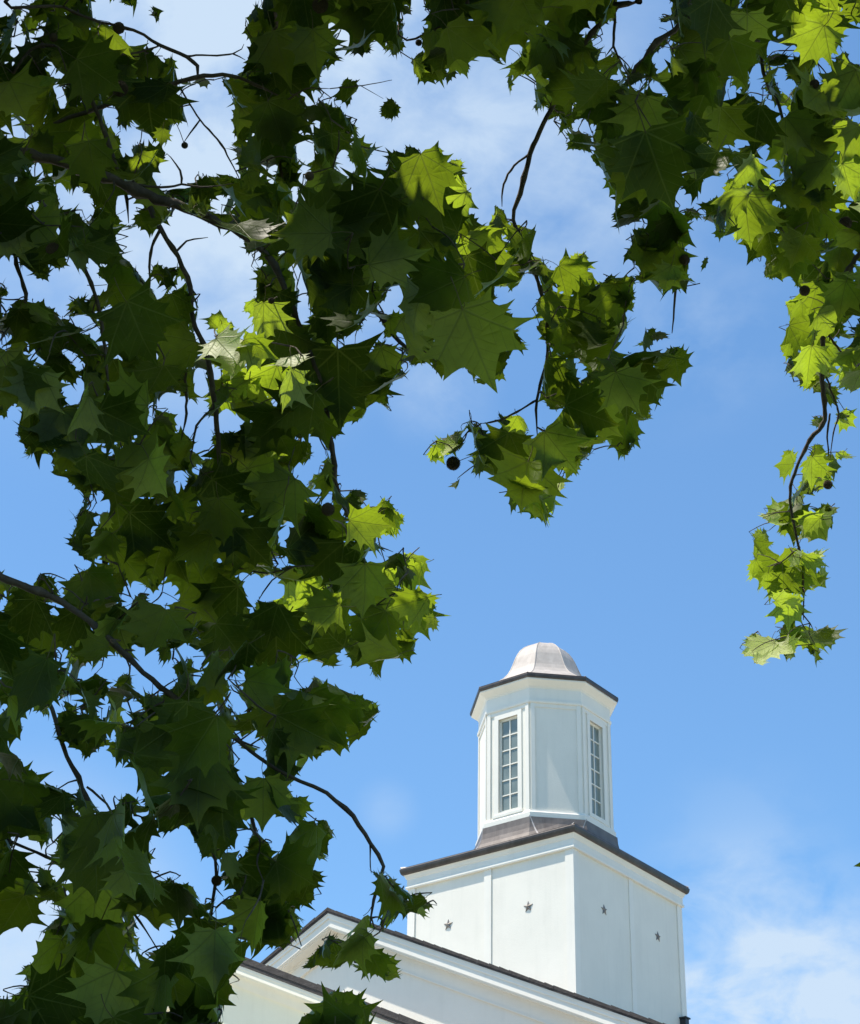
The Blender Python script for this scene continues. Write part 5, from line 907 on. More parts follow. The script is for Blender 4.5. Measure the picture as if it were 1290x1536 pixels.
(508,2380,69,-11,78,38,7,19,58,0,443),(870,2420,87,2,323,74,2,29,10,0,484),(808,2432,79,77,114,64,4,64,53,0,440),(759,2435,104,-83,102,61,3,26,25,0,468),
(945,2474,215,-14,20,63,3,16,33,10,430),(904,2482,112,-65,198,54,5,72,44,10,443),(964,2486,68,29,30,28,1,45,47,0,493),(773,2495,107,-47,158,74,0,25,53,10,460),
(754,2513,62,15,211,74,5,54,59,0,446),(978,2516,57,-22,342,60,2,44,47,0,463),(789,2518,108,40,344,69,0,61,13,0,465),(928,2525,70,31,306,57,0,28,9,0,457),
(800,2526,70,-62,300,58,3,38,17,0,452),(788,2531,67,-19,54,33,1,43,30,10,448),(964,2554,68,-60,124,65,1,28,34,0,467),(837,2561,95,-64,219,74,4,21,20,0,450),
(746,2564,88,96,245,33,2,68,31,0,445),(727,2590,81,-65,239,49,6,38,45,0,439),(710,2598,79,-27,253,32,0,75,11,0,439),(938,2610,72,-15,124,47,3,65,19,0,460),
(936,2622,162,-50,90,41,7,75,2,10,428),(882,2642,113,-11,54,1,7,45,19,0,465),(941,2687,63,-81,78,33,7,58,-5,0,461),(812,2694,120,17,49,28,1,43,9,0,442),
(863,2720,83,41,347,61,2,45,39,0,465),(867,2725,76,29,297,56,3,75,-15,0,468),(886,2752,85,-74,165,39,0,61,13,10,448),(774,2754,152,59,43,37,2,70,22,0,442),
(885,2764,54,13,0,31,3,53,43,0,477),(848,2785,87,26,45,54,7,16,29,0,459),(784,2803,67,24,126,74,5,14,59,0,449),(843,2836,202,-125,88,74,0,55,-8,0,432),
(920,2891,53,56,63,63,5,67,50,10,448),
],
10: [
(1055,425,154,63,332,72,6,18,59,0,474),(1121,447,86,-14,34,67,0,71,55,10,502),(1199,462,62,-34,241,21,0,55,5,10,537),(1261,462,184,20,287,21,1,47,9,11,470),
(1215,463,64,-26,105,6,5,35,12,0,507),(971,469,82,63,340,54,2,16,58,0,519),(945,484,81,59,359,40,0,60,-7,10,516),(1073,500,65,46,221,74,3,24,12,0,531),
(1289,501,210,-30,357,7,4,28,32,10,487),(962,503,157,33,341,43,1,58,21,10,511),(1007,508,110,2,280,73,0,57,-17,0,488),(914,562,105,0,148,57,7,48,13,0,496),
(1139,568,206,-26,268,22,3,9,15,0,477),(1202,599,194,-72,310,28,2,9,5,0,484),(859,665,159,-29,123,21,4,60,60,0,506),(1247,669,115,-49,94,59,4,65,-6,0,511),
(1258,691,175,-4,318,0,3,9,1,0,495),(1130,694,125,-21,219,37,1,57,-19,0,493),(1374,697,163,-112,261,5,7,65,24,0,500),(993,700,175,-91,72,6,7,48,-16,0,469),
(1311,718,107,28,153,51,5,69,14,0,499),(1045,723,155,100,75,53,1,69,-8,0,507),(754,756,73,-154,183,47,7,63,50,0,529),(918,788,128,-25,171,74,6,28,22,0,509),
(1108,793,173,101,139,7,7,55,58,0,478),(830,794,131,28,7,39,4,69,44,0,524),(779,806,121,34,140,56,3,56,-7,0,517),(1348,820,153,-58,319,17,2,37,59,0,485),
(793,826,60,-43,177,45,5,59,43,0,522),(929,827,89,7,189,68,0,50,-2,0,514),(1192,830,73,16,138,49,9,54,18,0,523),(976,831,125,-22,205,36,3,66,60,0,499),
(1391,833,175,-66,314,28,2,36,39,0,473),(1087,836,144,-80,69,6,6,70,22,0,487),(1183,841,100,-41,35,60,3,66,48,0,502),(782,847,100,4,178,52,3,72,24,0,513),
(1198,851,98,-69,88,49,9,72,48,0,524),(788,852,56,-19,199,63,5,26,-4,0,513),(1158,855,85,-51,0,43,9,50,-18,0,519),(1059,856,153,-6,51,26,3,56,29,0,484),
(1151,865,114,127,87,62,6,62,9,0,492),(1152,871,55,-18,16,52,3,24,40,0,514),(1266,873,164,-21,165,33,6,62,44,0,481),(893,891,75,-3,1,70,6,72,31,0,522),
(1146,898,132,-79,38,70,6,57,-20,0,492),(1404,908,57,-47,209,34,0,67,23,0,529),(1134,911,78,-28,45,70,3,56,14,0,511),(1394,921,145,-1,321,6,2,45,45,0,484),
(979,922,122,3,227,18,3,44,26,0,513),(1087,923,72,-51,199,74,4,41,34,0,524),(1387,926,267,20,86,10,1,30,12,0,465),(816,933,145,-4,141,51,6,44,35,0,518),
(1106,940,167,-17,63,73,0,57,23,0,475),(1125,942,45,-47,118,71,5,64,58,0,521),(1139,948,105,77,278,72,9,20,0,0,522),(1143,948,106,-52,121,74,4,66,36,10,503),
(1170,955,70,51,10,23,1,8,-13,0,502),(1204,957,147,51,137,22,5,69,-6,10,497),(1154,969,53,-55,152,71,2,28,32,0,542),(1076,974,45,-29,75,47,1,23,43,0,541),
(1073,979,70,-56,48,62,1,25,29,0,509),(1177,979,46,-35,137,6,9,59,22,0,525),(1025,983,52,-4,342,62,5,48,2,0,531),(968,986,99,-22,174,37,5,54,46,0,530),
(1033,1002,82,9,84,74,0,70,27,0,533),(1178,1003,43,-11,74,66,8,74,35,0,511),(936,1017,147,-53,197,72,7,28,54,0,529),(995,1019,111,-116,120,41,5,73,-3,0,518),
(1228,1027,109,72,167,27,6,69,20,0,507),(1452,1031,122,-64,296,21,7,40,4,0,493),(1153,1032,65,-11,119,39,4,24,7,0,534),(1064,1038,82,-5,13,8,0,21,-1,0,554),
(1136,1040,53,56,41,59,3,32,60,0,524),(1142,1043,110,18,147,6,5,14,-10,10,498),(1013,1044,252,2,104,12,2,54,24,0,503),(1320,1045,75,-8,122,1,4,68,36,0,510),
(1240,1049,77,21,228,74,1,9,-16,0,516),(1244,1049,72,-63,296,74,6,50,-9,0,529),(1213,1061,70,25,17,73,1,30,49,0,537),(998,1062,141,-13,225,15,2,70,28,0,522),
(1222,1063,51,74,326,74,1,18,15,0,529),(1240,1065,53,47,64,26,1,47,34,0,525),(1222,1074,56,-42,68,58,1,67,41,0,546),(1177,1082,75,3,312,65,4,32,-7,0,511),
(1306,1098,81,2,112,64,9,67,1,0,506),(1173,1103,73,-2,53,34,4,67,46,0,510),(1335,1103,62,-132,209,54,1,58,2,0,518),(1191,1115,106,-40,16,70,9,54,49,0,491),
(1214,1121,47,-68,56,47,9,68,46,10,530),(1185,1138,150,-31,65,74,6,36,20,0,490),(1164,1149,100,-9,73,72,1,52,25,0,524),(1141,1152,69,26,4,42,4,61,-10,0,538),
(1107,1182,83,1,33,68,0,17,-6,0,515),(1143,1190,102,-85,122,50,3,71,48,0,517),
],
11: [
(1706,-141,169,-66,176,38,3,38,59,0,551),(1736,-131,177,-24,281,4,3,53,22,0,554),(1849,-123,116,2,10,65,1,43,-16,0,594),(1609,-91,108,-7,24,22,1,29,18,0,565),
(1845,-60,50,2,344,41,8,72,30,0,592),(1811,-58,174,-64,81,13,0,52,0,10,549),(1638,-37,157,19,116,11,5,75,28,0,570),(1838,-34,65,37,357,61,1,40,32,0,610),
(1725,-28,151,2,280,35,6,11,-6,0,583),(1795,-1,117,79,20,51,7,11,50,0,592),(1809,8,83,-12,334,16,5,53,51,0,590),(1841,9,62,10,10,61,1,48,8,0,619),
(1832,18,73,-18,25,39,3,40,28,0,585),(1821,41,43,44,28,24,9,63,-14,0,618),(1810,51,167,151,9,61,4,68,34,0,582),(1808,58,43,6,10,74,1,64,35,0,622),
(1821,60,52,-42,114,74,5,58,-6,0,611),(1683,66,68,50,76,40,3,65,28,0,596),(1635,79,166,19,190,13,2,35,-18,0,578),(1798,80,46,-5,16,74,5,29,30,0,625),
(1557,81,81,10,83,15,1,39,30,0,592),(1796,83,49,-4,22,74,5,36,25,0,612),(2004,116,44,-83,235,48,8,52,56,0,578),(1754,138,168,-54,244,23,3,61,11,0,583),
(1779,138,83,-58,153,16,1,75,9,0,592),(2014,141,52,57,169,40,1,54,48,0,573),(1641,157,112,-52,173,47,0,14,17,0,593),(1776,161,61,68,206,74,5,50,21,0,602),
(1557,165,122,50,19,47,2,50,51,0,602),(1837,167,72,73,330,69,3,63,45,10,617),(1839,170,53,12,8,52,0,26,1,0,613),(1795,176,104,-4,94,49,2,61,41,0,595),
(1817,181,73,21,209,40,5,38,4,0,604),(1561,183,82,48,36,22,7,70,25,10,597),(1780,183,113,13,48,74,7,45,-17,0,598),(1625,208,134,-43,148,55,4,8,46,0,585),
(1535,210,56,-20,3,74,9,10,8,0,605),(1603,230,125,43,177,74,5,35,-16,0,593),(1893,237,54,-20,21,71,5,69,19,0,573),(1525,242,43,16,183,61,9,61,6,0,624),
(1743,260,134,-82,134,2,5,36,45,0,580),(1621,264,74,49,178,42,4,16,-9,0,603),(1604,270,55,7,173,74,1,58,-10,0,621),(1623,294,54,-1,242,74,3,54,36,0,622),
(1629,301,48,-20,106,42,8,23,56,0,604),(1733,313,55,-10,207,38,6,64,-3,0,594),(1661,326,52,-90,215,73,5,12,44,0,600),(1775,329,76,-45,101,44,2,47,31,0,581),
(1711,332,74,-99,88,25,6,37,12,0,606),(1669,337,49,-80,15,65,3,69,22,0,621),(1663,343,47,-1,58,65,8,25,16,0,594),(1686,346,52,-16,152,74,2,11,-7,10,604),
(1758,357,68,126,129,47,1,15,30,0,572),(1684,362,58,92,29,31,2,31,10,0,617),(1689,364,46,-22,193,55,9,50,-6,0,601),(1720,398,53,-85,123,74,2,35,34,0,625),
(1733,417,49,-44,304,3,9,25,60,0,626),(1721,419,82,122,291,64,1,36,26,0,607),(1736,424,76,-31,107,64,2,75,26,0,583),(1718,427,63,60,117,43,8,51,-12,0,611),
(1713,441,43,89,116,50,1,44,20,0,601),(1316,444,45,-22,269,17,3,71,20,10,600),(1355,482,53,25,264,41,8,39,-7,11,587),(1386,492,45,-96,298,40,9,59,17,11,610),
(1318,509,92,77,241,53,1,37,6,1,578),(1387,529,71,-74,277,45,4,57,26,11,587),(1401,571,154,-52,232,40,3,19,1,11,527),(1487,620,56,-4,173,59,8,46,-17,10,590),
(1506,631,55,13,327,54,0,69,30,10,612),(1497,637,81,-29,215,52,7,66,40,10,580),(1407,644,97,-6,339,40,4,68,10,0,576),(1497,649,91,-37,200,53,3,46,35,11,579),
(1393,658,97,23,265,36,5,46,4,0,611),(1507,670,51,26,277,41,9,46,36,1,596),(1533,676,65,-7,139,57,6,68,42,0,617),(1565,680,74,-18,314,9,6,64,46,10,608),
(1519,687,98,79,319,69,0,38,40,0,579),(1447,695,171,-5,273,18,4,33,15,10,586),(1586,700,116,22,16,65,5,33,27,0,570),(1397,723,115,110,224,52,5,68,44,1,566),
(1568,728,109,-7,325,40,4,70,55,0,591),(1524,757,81,62,348,5,4,61,54,0,605),(1753,762,42,-25,291,52,5,55,17,1,602),(1402,765,176,17,297,2,4,54,21,0,561),
(1591,768,89,13,290,57,3,42,-17,0,609),(1736,769,54,-52,226,44,1,38,41,1,586),(1759,778,70,-53,233,39,2,29,-16,11,613),(1582,793,96,-39,18,55,0,65,18,0,597),
(1629,795,69,-30,261,67,2,59,-19,0,583),(1676,799,120,59,289,30,2,34,39,1,580),(1521,803,74,17,222,32,1,17,-6,1,614),(1648,804,81,-33,158,46,2,27,43,10,600),
(1579,806,94,25,68,74,9,35,56,0,579),(1763,814,123,-39,288,40,5,22,20,10,603),(1489,816,172,26,40,74,0,9,51,0,549),(1620,816,62,-11,143,57,7,45,6,0,596),
(1625,829,89,-45,155,74,4,32,32,0,596),(1524,843,52,-54,76,47,0,74,31,0,626),(1828,847,114,-72,217,60,6,67,-19,10,574),(1775,851,84,-8,92,74,5,14,37,0,598),
(1478,852,58,-4,348,55,7,68,40,0,592),(1627,853,64,58,196,46,8,43,33,0,620),(1527,854,50,-24,74,74,1,51,56,0,619),(1634,884,52,-8,252,50,1,59,2,0,596),
(1689,885,141,-2,269,34,5,39,0,0,597),(1485,889,71,-51,45,47,1,62,15,10,591),(1616,907,136,52,167,38,0,74,4,10,586),(1440,929,110,106,297,49,1,75,32,0,589),
(1530,941,58,-15,5,47,4,58,11,10,608),(1698,967,137,27,153,2,0,35,11,0,572),(1618,976,153,43,164,58,7,71,43,0,590),(1511,983,95,37,296,47,7,70,41,0,589),
(1655,983,69,-6,331,17,8,55,28,0,585),(1850,984,170,-26,75,58,0,72,29,10,570),(1534,992,59,-1,76,64,3,36,4,0,596),(1802,1010,169,3,56,47,2,66,48,0,569),
(1555,1019,58,-36,140,55,3,74,14,10,605),(1519,1052,53,-10,38,41,2,56,33,0,589),(1834,1053,91,-11,219,31,6,65,-8,0,599),(1499,1068,80,-25,44,28,2,63,26,0,594),
(1639,1070,54,72,205,30,5,24,-2,10,602),(1792,1073,73,6,356,56,1,55,39,0,609),(1641,1080,115,10,201,56,6,69,34,0,567),(1744,1085,58,47,124,55,3,50,58,0,607),
(1517,1086,56,-46,13,41,4,73,1,0,606),(1403,1088,58,2,157,58,4,71,56,0,603),(1692,1089,139,27,2,52,7,49,53,0,591),(1641,1098,80,76,169,5,0,50,21,10,600),
(1492,1109,43,39,340,41,5,56,-9,0,630),(1404,1115,42,78,141,74,9,45,3,0,611),(1799,1115,108,-30,240,39,4,60,-2,0,582),(1689,1121,91,39,312,35,1,62,-7,0,575),
(1448,1135,44,3,92,47,1,30,46,0,612),(1632,1136,48,24,208,55,8,63,18,0,624),(1627,1172,80,74,95,5,2,62,32,10,616),(1640,1175,84,54,105,27,3,63,22,0,585),
(1947,1176,51,67,348,24,9,49,36,0,558),(1908,1184,79,26,166,15,3,38,7,0,532),(1682,1206,60,-34,82,52,7,19,43,0,591),(1746,1212,154,46,96,15,6,14,28,0,579),
(1698,1216,173,70,349,32,0,16,-14,0,573),(1909,1229,51,65,167,13,3,68,-7,0,570),(1910,1232,57,35,121,61,1,33,42,0,543),(1882,1239,135,-10,358,37,6,46,12,0,596),
(1554,1246,74,10,302,51,3,74,-16,1,551),(1498,1255,62,83,317,71,7,9,56,10,596),(1504,1256,56,89,254,53,5,65,-9,1,616),(1537,1256,83,8,305,37,6,55,6,10,601),
(1940,1256,51,-39,85,74,8,22,32,0,558),(1426,1272,49,23,310,67,9,17,27,0,623),(1411,1273,112,1,163,74,3,44,38,0,574),(1437,1284,91,-6,177,60,3,51,58,10,603),
(1886,1287,56,18,312,19,1,65,36,0,609),(1386,1289,72,17,43,72,4,35,22,0,613),(1431,1293,47,-57,112,63,1,46,0,0,602),(1634,1293,155,37,96,1,2,74,54,10,561),
(1432,1297,92,-1,137,57,6,55,34,0,610),(1527,1298,138,-17,334,5,2,54,14,0,570),(1817,1301,52,49,181,57,1,57,22,0,621),(1652,1303,129,20,143,58,1,51,9,10,575),
(1577,1305,139,-40,127,38,3,32,6,10,583),(1783,1305,121,-34,100,50,6,74,50,0,571),(1779,1306,94,-36,13,46,5,64,31,0,593),(1373,1308,74,-54,215,55,7,42,16,0,617),
(1357,1309,78,15,55,55,5,60,23,10,607),(1430,1310,49,47,359,74,1,19,28,0,618),(1388,1316,72,-45,38,67,0,15,10,0,618),(1307,1324,47,42,143,48,3,69,1,12,612),
(1612,1327,94,-5,264,18,3,46,-2,10,602),(1367,1332,85,-49,54,57,6,54,4,12,598),(1878,1332,57,13,214,69,9,10,41,0,607),(1435,1336,127,-34,153,69,2,59,47,0,576),
(1886,1337,61,82,30,71,5,11,59,0,597),(1305,1339,62,30,206,36,1,59,28,1,605),(1305,1339,51,-10,242,36,5,70,23,1,596),(1446,1345,90,-2,200,57,4,45,-5,0,579),
(1374,1348,49,90,40,74,9,22,41,0,594),(1747,1349,103,-60,114,48,0,74,54,0,583),(1860,1349,46,25,95,56,3,52,38,0,593),(1287,1365,44,86,284,26,8,32,59,1,599),
(1709,1369,61,5,71,24,3,15,-1,0,616),(1727,1370,77,-19,15,30,1,69,28,0,594),(1759,1373,93,-39,61,67,7,75,16,0,600),(1755,1374,47,-122,46,42,9,43,44,0,618),
(1428,1375,63,23,201,60,3,44,-11,0,595),(1450,1380,47,-121,79,53,1,48,4,0,624),(1585,1382,199,-13,110,33,6,49,26,0,561),(1443,1389,65,-52,334,63,8,42,17,0,607),
(1477,1396,78,-59,134,57,5,27,11,0,596),(1472,1401,87,25,112,60,2,42,22,0,615),(1375,1443,52,19,44,74,8,60,-5,0,612),(1681,1445,60,-21,58,46,0,45,29,2,619),
(1538,1469,115,106,294,45,4,51,24,1,558),(1667,1475,97,-37,341,74,0,75,31,0,591),(1545,1478,73,-28,178,47,9,39,36,0,612),(1648,1483,83,-48,235,41,2,75,-5,1,615),
(1618,1496,99,-4,330,60,5,69,-10,0,585),(1628,1499,96,-73,190,47,5,75,16,0,586),(1612,1514,75,37,152,65,7,40,-19,0,601),(1606,1532,57,70,27,3,8,70,19,0,621),
],
12: [
(2040,-122,114,11,200,45,5,59,47,0,524),(2084,-116,171,27,193,17,0,56,6,0,515),(2037,-75,87,-19,193,55,2,73,-1,0,533),(2017,-50,44,5,184,50,9,71,53,0,568),
(2073,-37,145,-11,192,42,5,22,-8,0,543),(2027,-30,118,-3,175,67,0,47,21,0,537),(2137,-5,169,-11,168,20,5,30,19,0,500),(2036,19,80,-25,161,38,6,66,19,0,554),
(2242,41,141,-2,60,24,1,24,-10,0,538),(2008,45,67,66,42,74,4,19,42,0,537),(2054,47,156,-21,173,51,7,54,60,0,530),(2109,55,168,45,332,52,2,73,16,0,530),
(2002,59,47,-33,92,57,9,47,24,0,548),(2005,59,87,31,98,74,0,30,50,0,546),(2010,109,114,45,100,39,0,74,45,0,555),(2189,118,157,19,12,24,5,34,12,0,515),
(1983,120,59,-56,232,74,6,42,-15,0,574),(1979,124,43,-22,71,48,8,22,20,0,553),(1956,137,45,-1,96,62,9,54,21,0,561),(2044,143,86,-24,197,45,0,60,53,0,529),
(2040,148,166,75,22,22,0,14,-5,0,523),(1967,149,42,-49,17,70,1,57,48,0,557),(2011,153,43,-5,161,74,8,47,19,0,548),(2014,173,68,-6,169,51,6,74,11,1,511),
(2118,178,149,1,333,49,5,73,-6,0,517),(1929,181,82,32,23,54,5,40,26,10,539),(1953,189,57,-19,357,68,2,32,38,0,538),(1856,197,71,5,161,74,1,20,58,0,560),
(1949,199,59,38,344,62,6,34,6,0,548),(1928,203,68,-44,241,74,1,50,49,0,562),(1886,209,53,-43,149,62,1,25,34,10,542),(1912,218,47,-85,284,46,8,34,-18,0,553),
(1937,223,77,19,121,71,1,26,8,0,543),(1890,227,80,39,239,74,4,46,-6,0,529),(1967,229,96,38,134,42,6,73,-11,0,559),(1821,235,160,-37,67,21,7,75,45,0,515),
(1742,239,123,66,117,69,0,39,23,0,531),(1822,247,105,30,276,60,3,69,6,0,524),(1860,248,60,-7,286,74,5,55,-13,0,561),(2128,249,176,-64,321,15,5,52,-10,0,532),
(2172,252,71,-123,248,7,7,46,19,10,555),(1852,253,120,31,60,73,4,54,51,10,549),(2062,255,122,5,62,61,7,39,54,0,544),(1935,262,76,-43,176,69,3,70,44,0,531),
(1919,266,89,1,43,71,3,21,37,0,540),(1903,275,84,-32,136,45,0,24,40,10,527),(1934,282,99,55,294,53,2,51,48,0,530),(1938,288,156,-16,326,15,4,53,59,0,514),
(2003,300,87,43,151,43,8,73,51,10,530),(1849,307,121,-65,272,33,7,40,-6,0,527),(1810,343,108,55,339,46,6,11,30,0,532),(2082,346,117,-14,181,33,3,75,9,10,517),
(2042,349,161,-38,228,3,3,58,44,0,536),(1855,355,67,-33,211,14,2,34,28,0,554),(1936,394,250,19,228,2,6,55,22,0,503),(1868,398,69,-13,196,54,5,44,30,0,537),
(1745,402,71,13,290,60,1,50,6,0,539),(1784,421,124,74,142,44,2,29,6,0,552),(1786,425,147,20,92,67,7,21,33,10,534),(1790,450,156,33,173,57,1,66,40,0,513),
(1816,453,67,-38,165,24,6,72,46,0,535),(2154,453,158,-27,83,31,7,73,49,0,505),(1778,465,51,30,164,33,9,72,39,0,564),(1941,472,170,-33,216,2,0,22,11,0,509),
(1814,476,111,10,138,55,2,64,22,0,549),(2120,483,119,-31,102,35,6,65,26,0,552),(2082,507,101,24,21,46,3,66,27,0,555),(2133,513,51,5,103,56,1,9,41,0,555),
(1831,520,87,25,338,56,9,50,36,0,557),(1860,535,98,-11,154,42,4,53,52,0,537),(2087,540,72,-13,339,66,1,55,41,0,539),(1844,565,153,62,188,74,6,28,-20,0,519),
(1990,573,113,-38,15,24,1,55,43,0,544),(1948,584,132,-50,57,35,1,56,32,0,530),(2248,588,125,-90,255,49,3,55,40,1,486),(1981,600,103,-53,45,63,6,71,26,0,521),
(2135,601,70,33,286,16,7,46,42,10,551),(1976,612,162,36,319,50,0,54,-17,0,530),(2142,622,53,-101,299,41,9,74,7,0,545),(1861,623,58,18,356,54,1,29,-11,0,561),
(1936,623,124,-18,62,71,1,25,54,0,538),(1894,626,55,-39,2,4,5,74,21,0,559),(2080,628,52,-13,296,73,5,36,50,0,569),(2116,639,81,12,86,68,2,25,35,0,544),
(1896,642,58,-2,113,55,4,72,52,0,574),(1895,646,103,-14,258,74,9,9,-16,0,536),(2022,649,97,-23,219,30,1,11,-14,0,529),(2076,651,58,-60,35,60,4,57,47,0,553),
(2113,655,74,51,115,66,0,73,42,0,553),(2142,655,69,-21,150,54,2,70,59,0,547),(2137,657,65,-3,91,74,0,31,-2,0,565),(2181,660,105,-123,210,46,1,70,56,0,533),
(2161,681,44,-7,355,54,5,20,8,0,559),(1924,686,59,-12,233,44,4,56,29,0,563),(2018,686,140,1,53,51,6,58,30,0,539),(1902,689,94,19,170,62,8,43,44,0,535),
(2179,698,71,60,63,64,9,31,47,0,553),(1911,712,78,-3,234,52,3,73,55,0,546),(1897,722,72,-15,143,74,3,54,16,0,564),(1901,723,86,81,197,39,4,43,-18,0,538),
(2018,729,70,84,1,41,5,43,31,0,559),(2021,733,140,-39,332,7,2,31,18,0,536),(2043,743,102,20,352,59,2,70,26,0,548),(1936,747,108,-17,133,27,2,72,57,0,534),
(1894,751,46,-31,244,41,8,64,38,0,559),(2058,771,63,-12,16,53,9,53,-3,0,546),(2120,773,44,-19,14,68,9,10,22,10,571),(2014,796,87,-16,344,15,4,47,16,0,526),
(1962,806,94,-6,128,50,7,9,47,0,559),(2040,819,53,32,336,42,1,36,41,0,543),(1925,822,101,82,140,67,3,68,-15,0,560),(1935,831,56,-6,81,61,1,54,11,0,537),
(1822,833,44,43,88,31,9,16,-19,0,569),(1901,835,47,-67,279,50,9,53,42,0,547),(1896,841,94,-70,278,47,5,70,36,1,538),(1976,841,54,35,184,74,7,52,46,0,569),
(2066,842,91,-105,274,73,2,61,48,0,529),(1921,846,82,97,69,62,9,58,7,0,543),(1844,850,131,7,348,25,1,70,15,10,537),(1886,880,69,-4,49,47,6,72,-4,0,536),
(1900,884,45,-74,303,35,1,73,-3,10,574),(1814,895,175,-43,147,3,7,32,1,0,574),(1889,912,72,-30,44,49,8,68,28,0,544),(1899,922,48,-119,114,30,9,21,-1,10,572),
(1866,932,84,1,3,55,2,53,56,0,550),(1870,967,58,11,26,57,1,46,26,0,537),(1957,986,51,-6,8,51,9,16,-15,10,557),(1938,993,71,-17,190,68,6,34,25,10,539),
(1865,998,85,9,42,74,3,65,23,0,530),(1964,999,56,53,278,65,3,18,-15,0,542),(1941,1009,52,53,207,52,0,22,-11,0,560),(1943,1017,54,14,43,71,0,56,36,0,574),
(2038,1043,48,-26,298,13,8,68,11,10,572),(1892,1058,172,46,252,68,7,52,-14,10,522),(2009,1060,69,-53,220,40,4,65,38,0,535),(2023,1065,116,17,34,46,1,40,-2,10,531),
(2043,1067,58,-92,323,35,1,61,30,0,555),(1977,1071,78,-103,274,50,4,71,52,0,564),(1892,1084,202,-8,105,17,1,60,27,10,528),(2052,1100,67,-26,45,65,5,22,3,0,547),
(1848,1117,145,31,260,29,7,13,35,0,510),(1996,1124,113,-54,340,66,4,67,-1,0,542),
],
13: [
(2721,224,176,15,121,33,6,34,-2,10,698),(2681,272,88,23,139,16,1,73,6,0,764),(2655,307,97,73,11,3,8,71,33,0,728),(2618,334,160,66,63,62,7,61,23,0,731),
(2639,382,86,22,310,42,3,61,51,0,778),(2720,384,157,-14,102,14,2,63,22,0,743),(2680,394,133,-6,100,11,6,20,8,0,753),(2687,395,164,1,348,19,1,49,0,0,756),
(2692,395,138,3,179,19,2,74,38,0,746),(2702,408,134,-55,324,32,4,46,-16,0,715),(2662,411,132,29,259,28,7,49,38,1,755),(2702,411,174,-10,127,25,3,74,22,0,747),
(2688,422,119,-26,121,11,2,53,5,0,730),(2671,425,104,54,131,6,1,38,20,0,755),(2784,440,175,-59,19,12,6,37,54,0,741),(2522,455,130,77,291,19,1,27,53,1,751),
(2725,457,133,17,274,5,1,48,55,0,773),(2650,458,78,33,278,25,3,55,18,1,760),(2715,465,101,-41,153,14,9,69,16,0,775),(2687,468,104,4,59,10,9,64,50,0,783),
(2645,480,136,95,237,9,7,41,36,0,774),(2693,481,80,2,157,7,1,66,36,0,748),(2643,485,127,33,314,26,2,17,43,1,702),(2627,499,129,27,287,44,2,20,7,1,766),
(2740,504,133,-39,344,6,3,33,11,0,756),(2614,507,80,93,225,19,8,48,5,1,732),(2714,516,78,-29,330,19,8,58,-12,0,765),(2636,523,129,-24,234,21,7,57,27,1,733),
(2677,525,77,13,98,5,8,23,-1,0,789),(2643,535,133,35,144,11,5,16,28,0,738),(2695,536,81,-29,324,9,1,32,15,0,732),(2719,546,126,-142,305,19,4,54,-17,1,700),
(2696,568,103,27,15,6,1,12,30,0,766),(2743,586,128,-39,62,11,1,33,53,0,753),(2670,602,130,38,177,8,5,42,9,0,761),(2712,602,134,-19,350,16,7,39,17,0,765),
(2645,603,103,-17,86,53,1,12,56,2,724),(2650,603,132,23,310,35,3,55,7,0,751),(2698,605,82,-41,44,9,9,72,40,0,771),(2681,607,100,20,5,7,5,53,12,0,753),
(2616,612,102,-25,84,49,8,15,50,2,720),(2585,625,79,-153,139,51,3,73,14,2,762),(2702,627,105,8,160,15,5,36,26,0,755),(2544,628,118,47,270,21,4,20,41,0,746),
(2566,632,132,-12,220,9,2,36,-8,0,766),(2749,649,131,1,270,9,5,23,11,0,767),(2682,676,105,16,177,2,9,51,5,0,748),(2712,676,132,3,323,17,5,31,-18,0,765),
(2676,683,101,37,104,2,9,12,-2,0,773),(2636,685,134,20,212,8,4,35,-10,0,742),(2615,690,134,91,22,9,3,73,37,0,760),(2737,700,80,-65,354,10,3,40,57,0,752),
(2578,703,113,-52,98,38,5,19,31,0,747),(2628,715,125,26,102,16,3,52,8,0,726),(2648,719,105,6,232,11,5,24,58,0,761),(2731,722,104,-77,61,15,3,67,-5,0,773),
(2675,728,130,40,274,2,3,66,-16,0,748),(2527,732,121,-21,176,30,4,27,-4,0,759),(2598,738,83,-17,180,29,9,9,46,0,745),(2716,741,80,-46,10,4,5,13,50,0,792),
(2696,747,104,-3,68,10,9,20,33,0,730),(2510,753,126,-14,227,34,1,58,20,0,765),(2408,756,114,54,89,70,6,53,53,0,745),(2661,759,120,0,79,18,3,18,26,0,762),
(2634,760,131,18,198,1,5,46,-18,0,742),(2716,765,133,7,269,7,2,59,48,0,745),(2713,769,132,4,140,10,7,54,6,0,724),(2650,775,129,4,271,22,5,18,29,0,749),
(2639,811,125,-32,120,19,2,29,5,0,714),(2719,820,104,-29,82,1,3,32,35,0,751),(2418,827,60,-53,170,30,3,66,17,0,800),(2509,830,84,104,281,57,8,45,37,0,738),
(2383,839,70,18,144,68,5,13,40,0,763),(2410,840,120,92,79,41,1,64,33,10,775),(2453,844,129,-7,267,29,5,54,-3,1,738),(2539,844,118,-9,274,18,1,17,23,1,713),
(2711,851,82,-53,31,3,3,25,7,0,766),(2657,866,122,-7,224,23,2,21,29,0,739),(2601,902,123,37,232,2,5,34,-6,0,761),(2485,906,129,-36,292,19,1,19,53,1,762),
(2371,908,72,31,214,53,9,61,9,1,762),(2407,908,63,-37,223,38,0,50,20,1,725),(2360,914,54,117,279,50,5,64,-16,11,739),(2711,921,98,-16,169,9,9,8,28,0,732),
(2649,922,104,-33,218,10,1,32,33,0,766),(2730,922,131,-90,354,3,5,69,25,0,720),(2568,924,83,-57,34,46,1,72,4,0,761),(2692,925,103,-9,158,19,9,20,-16,0,762),
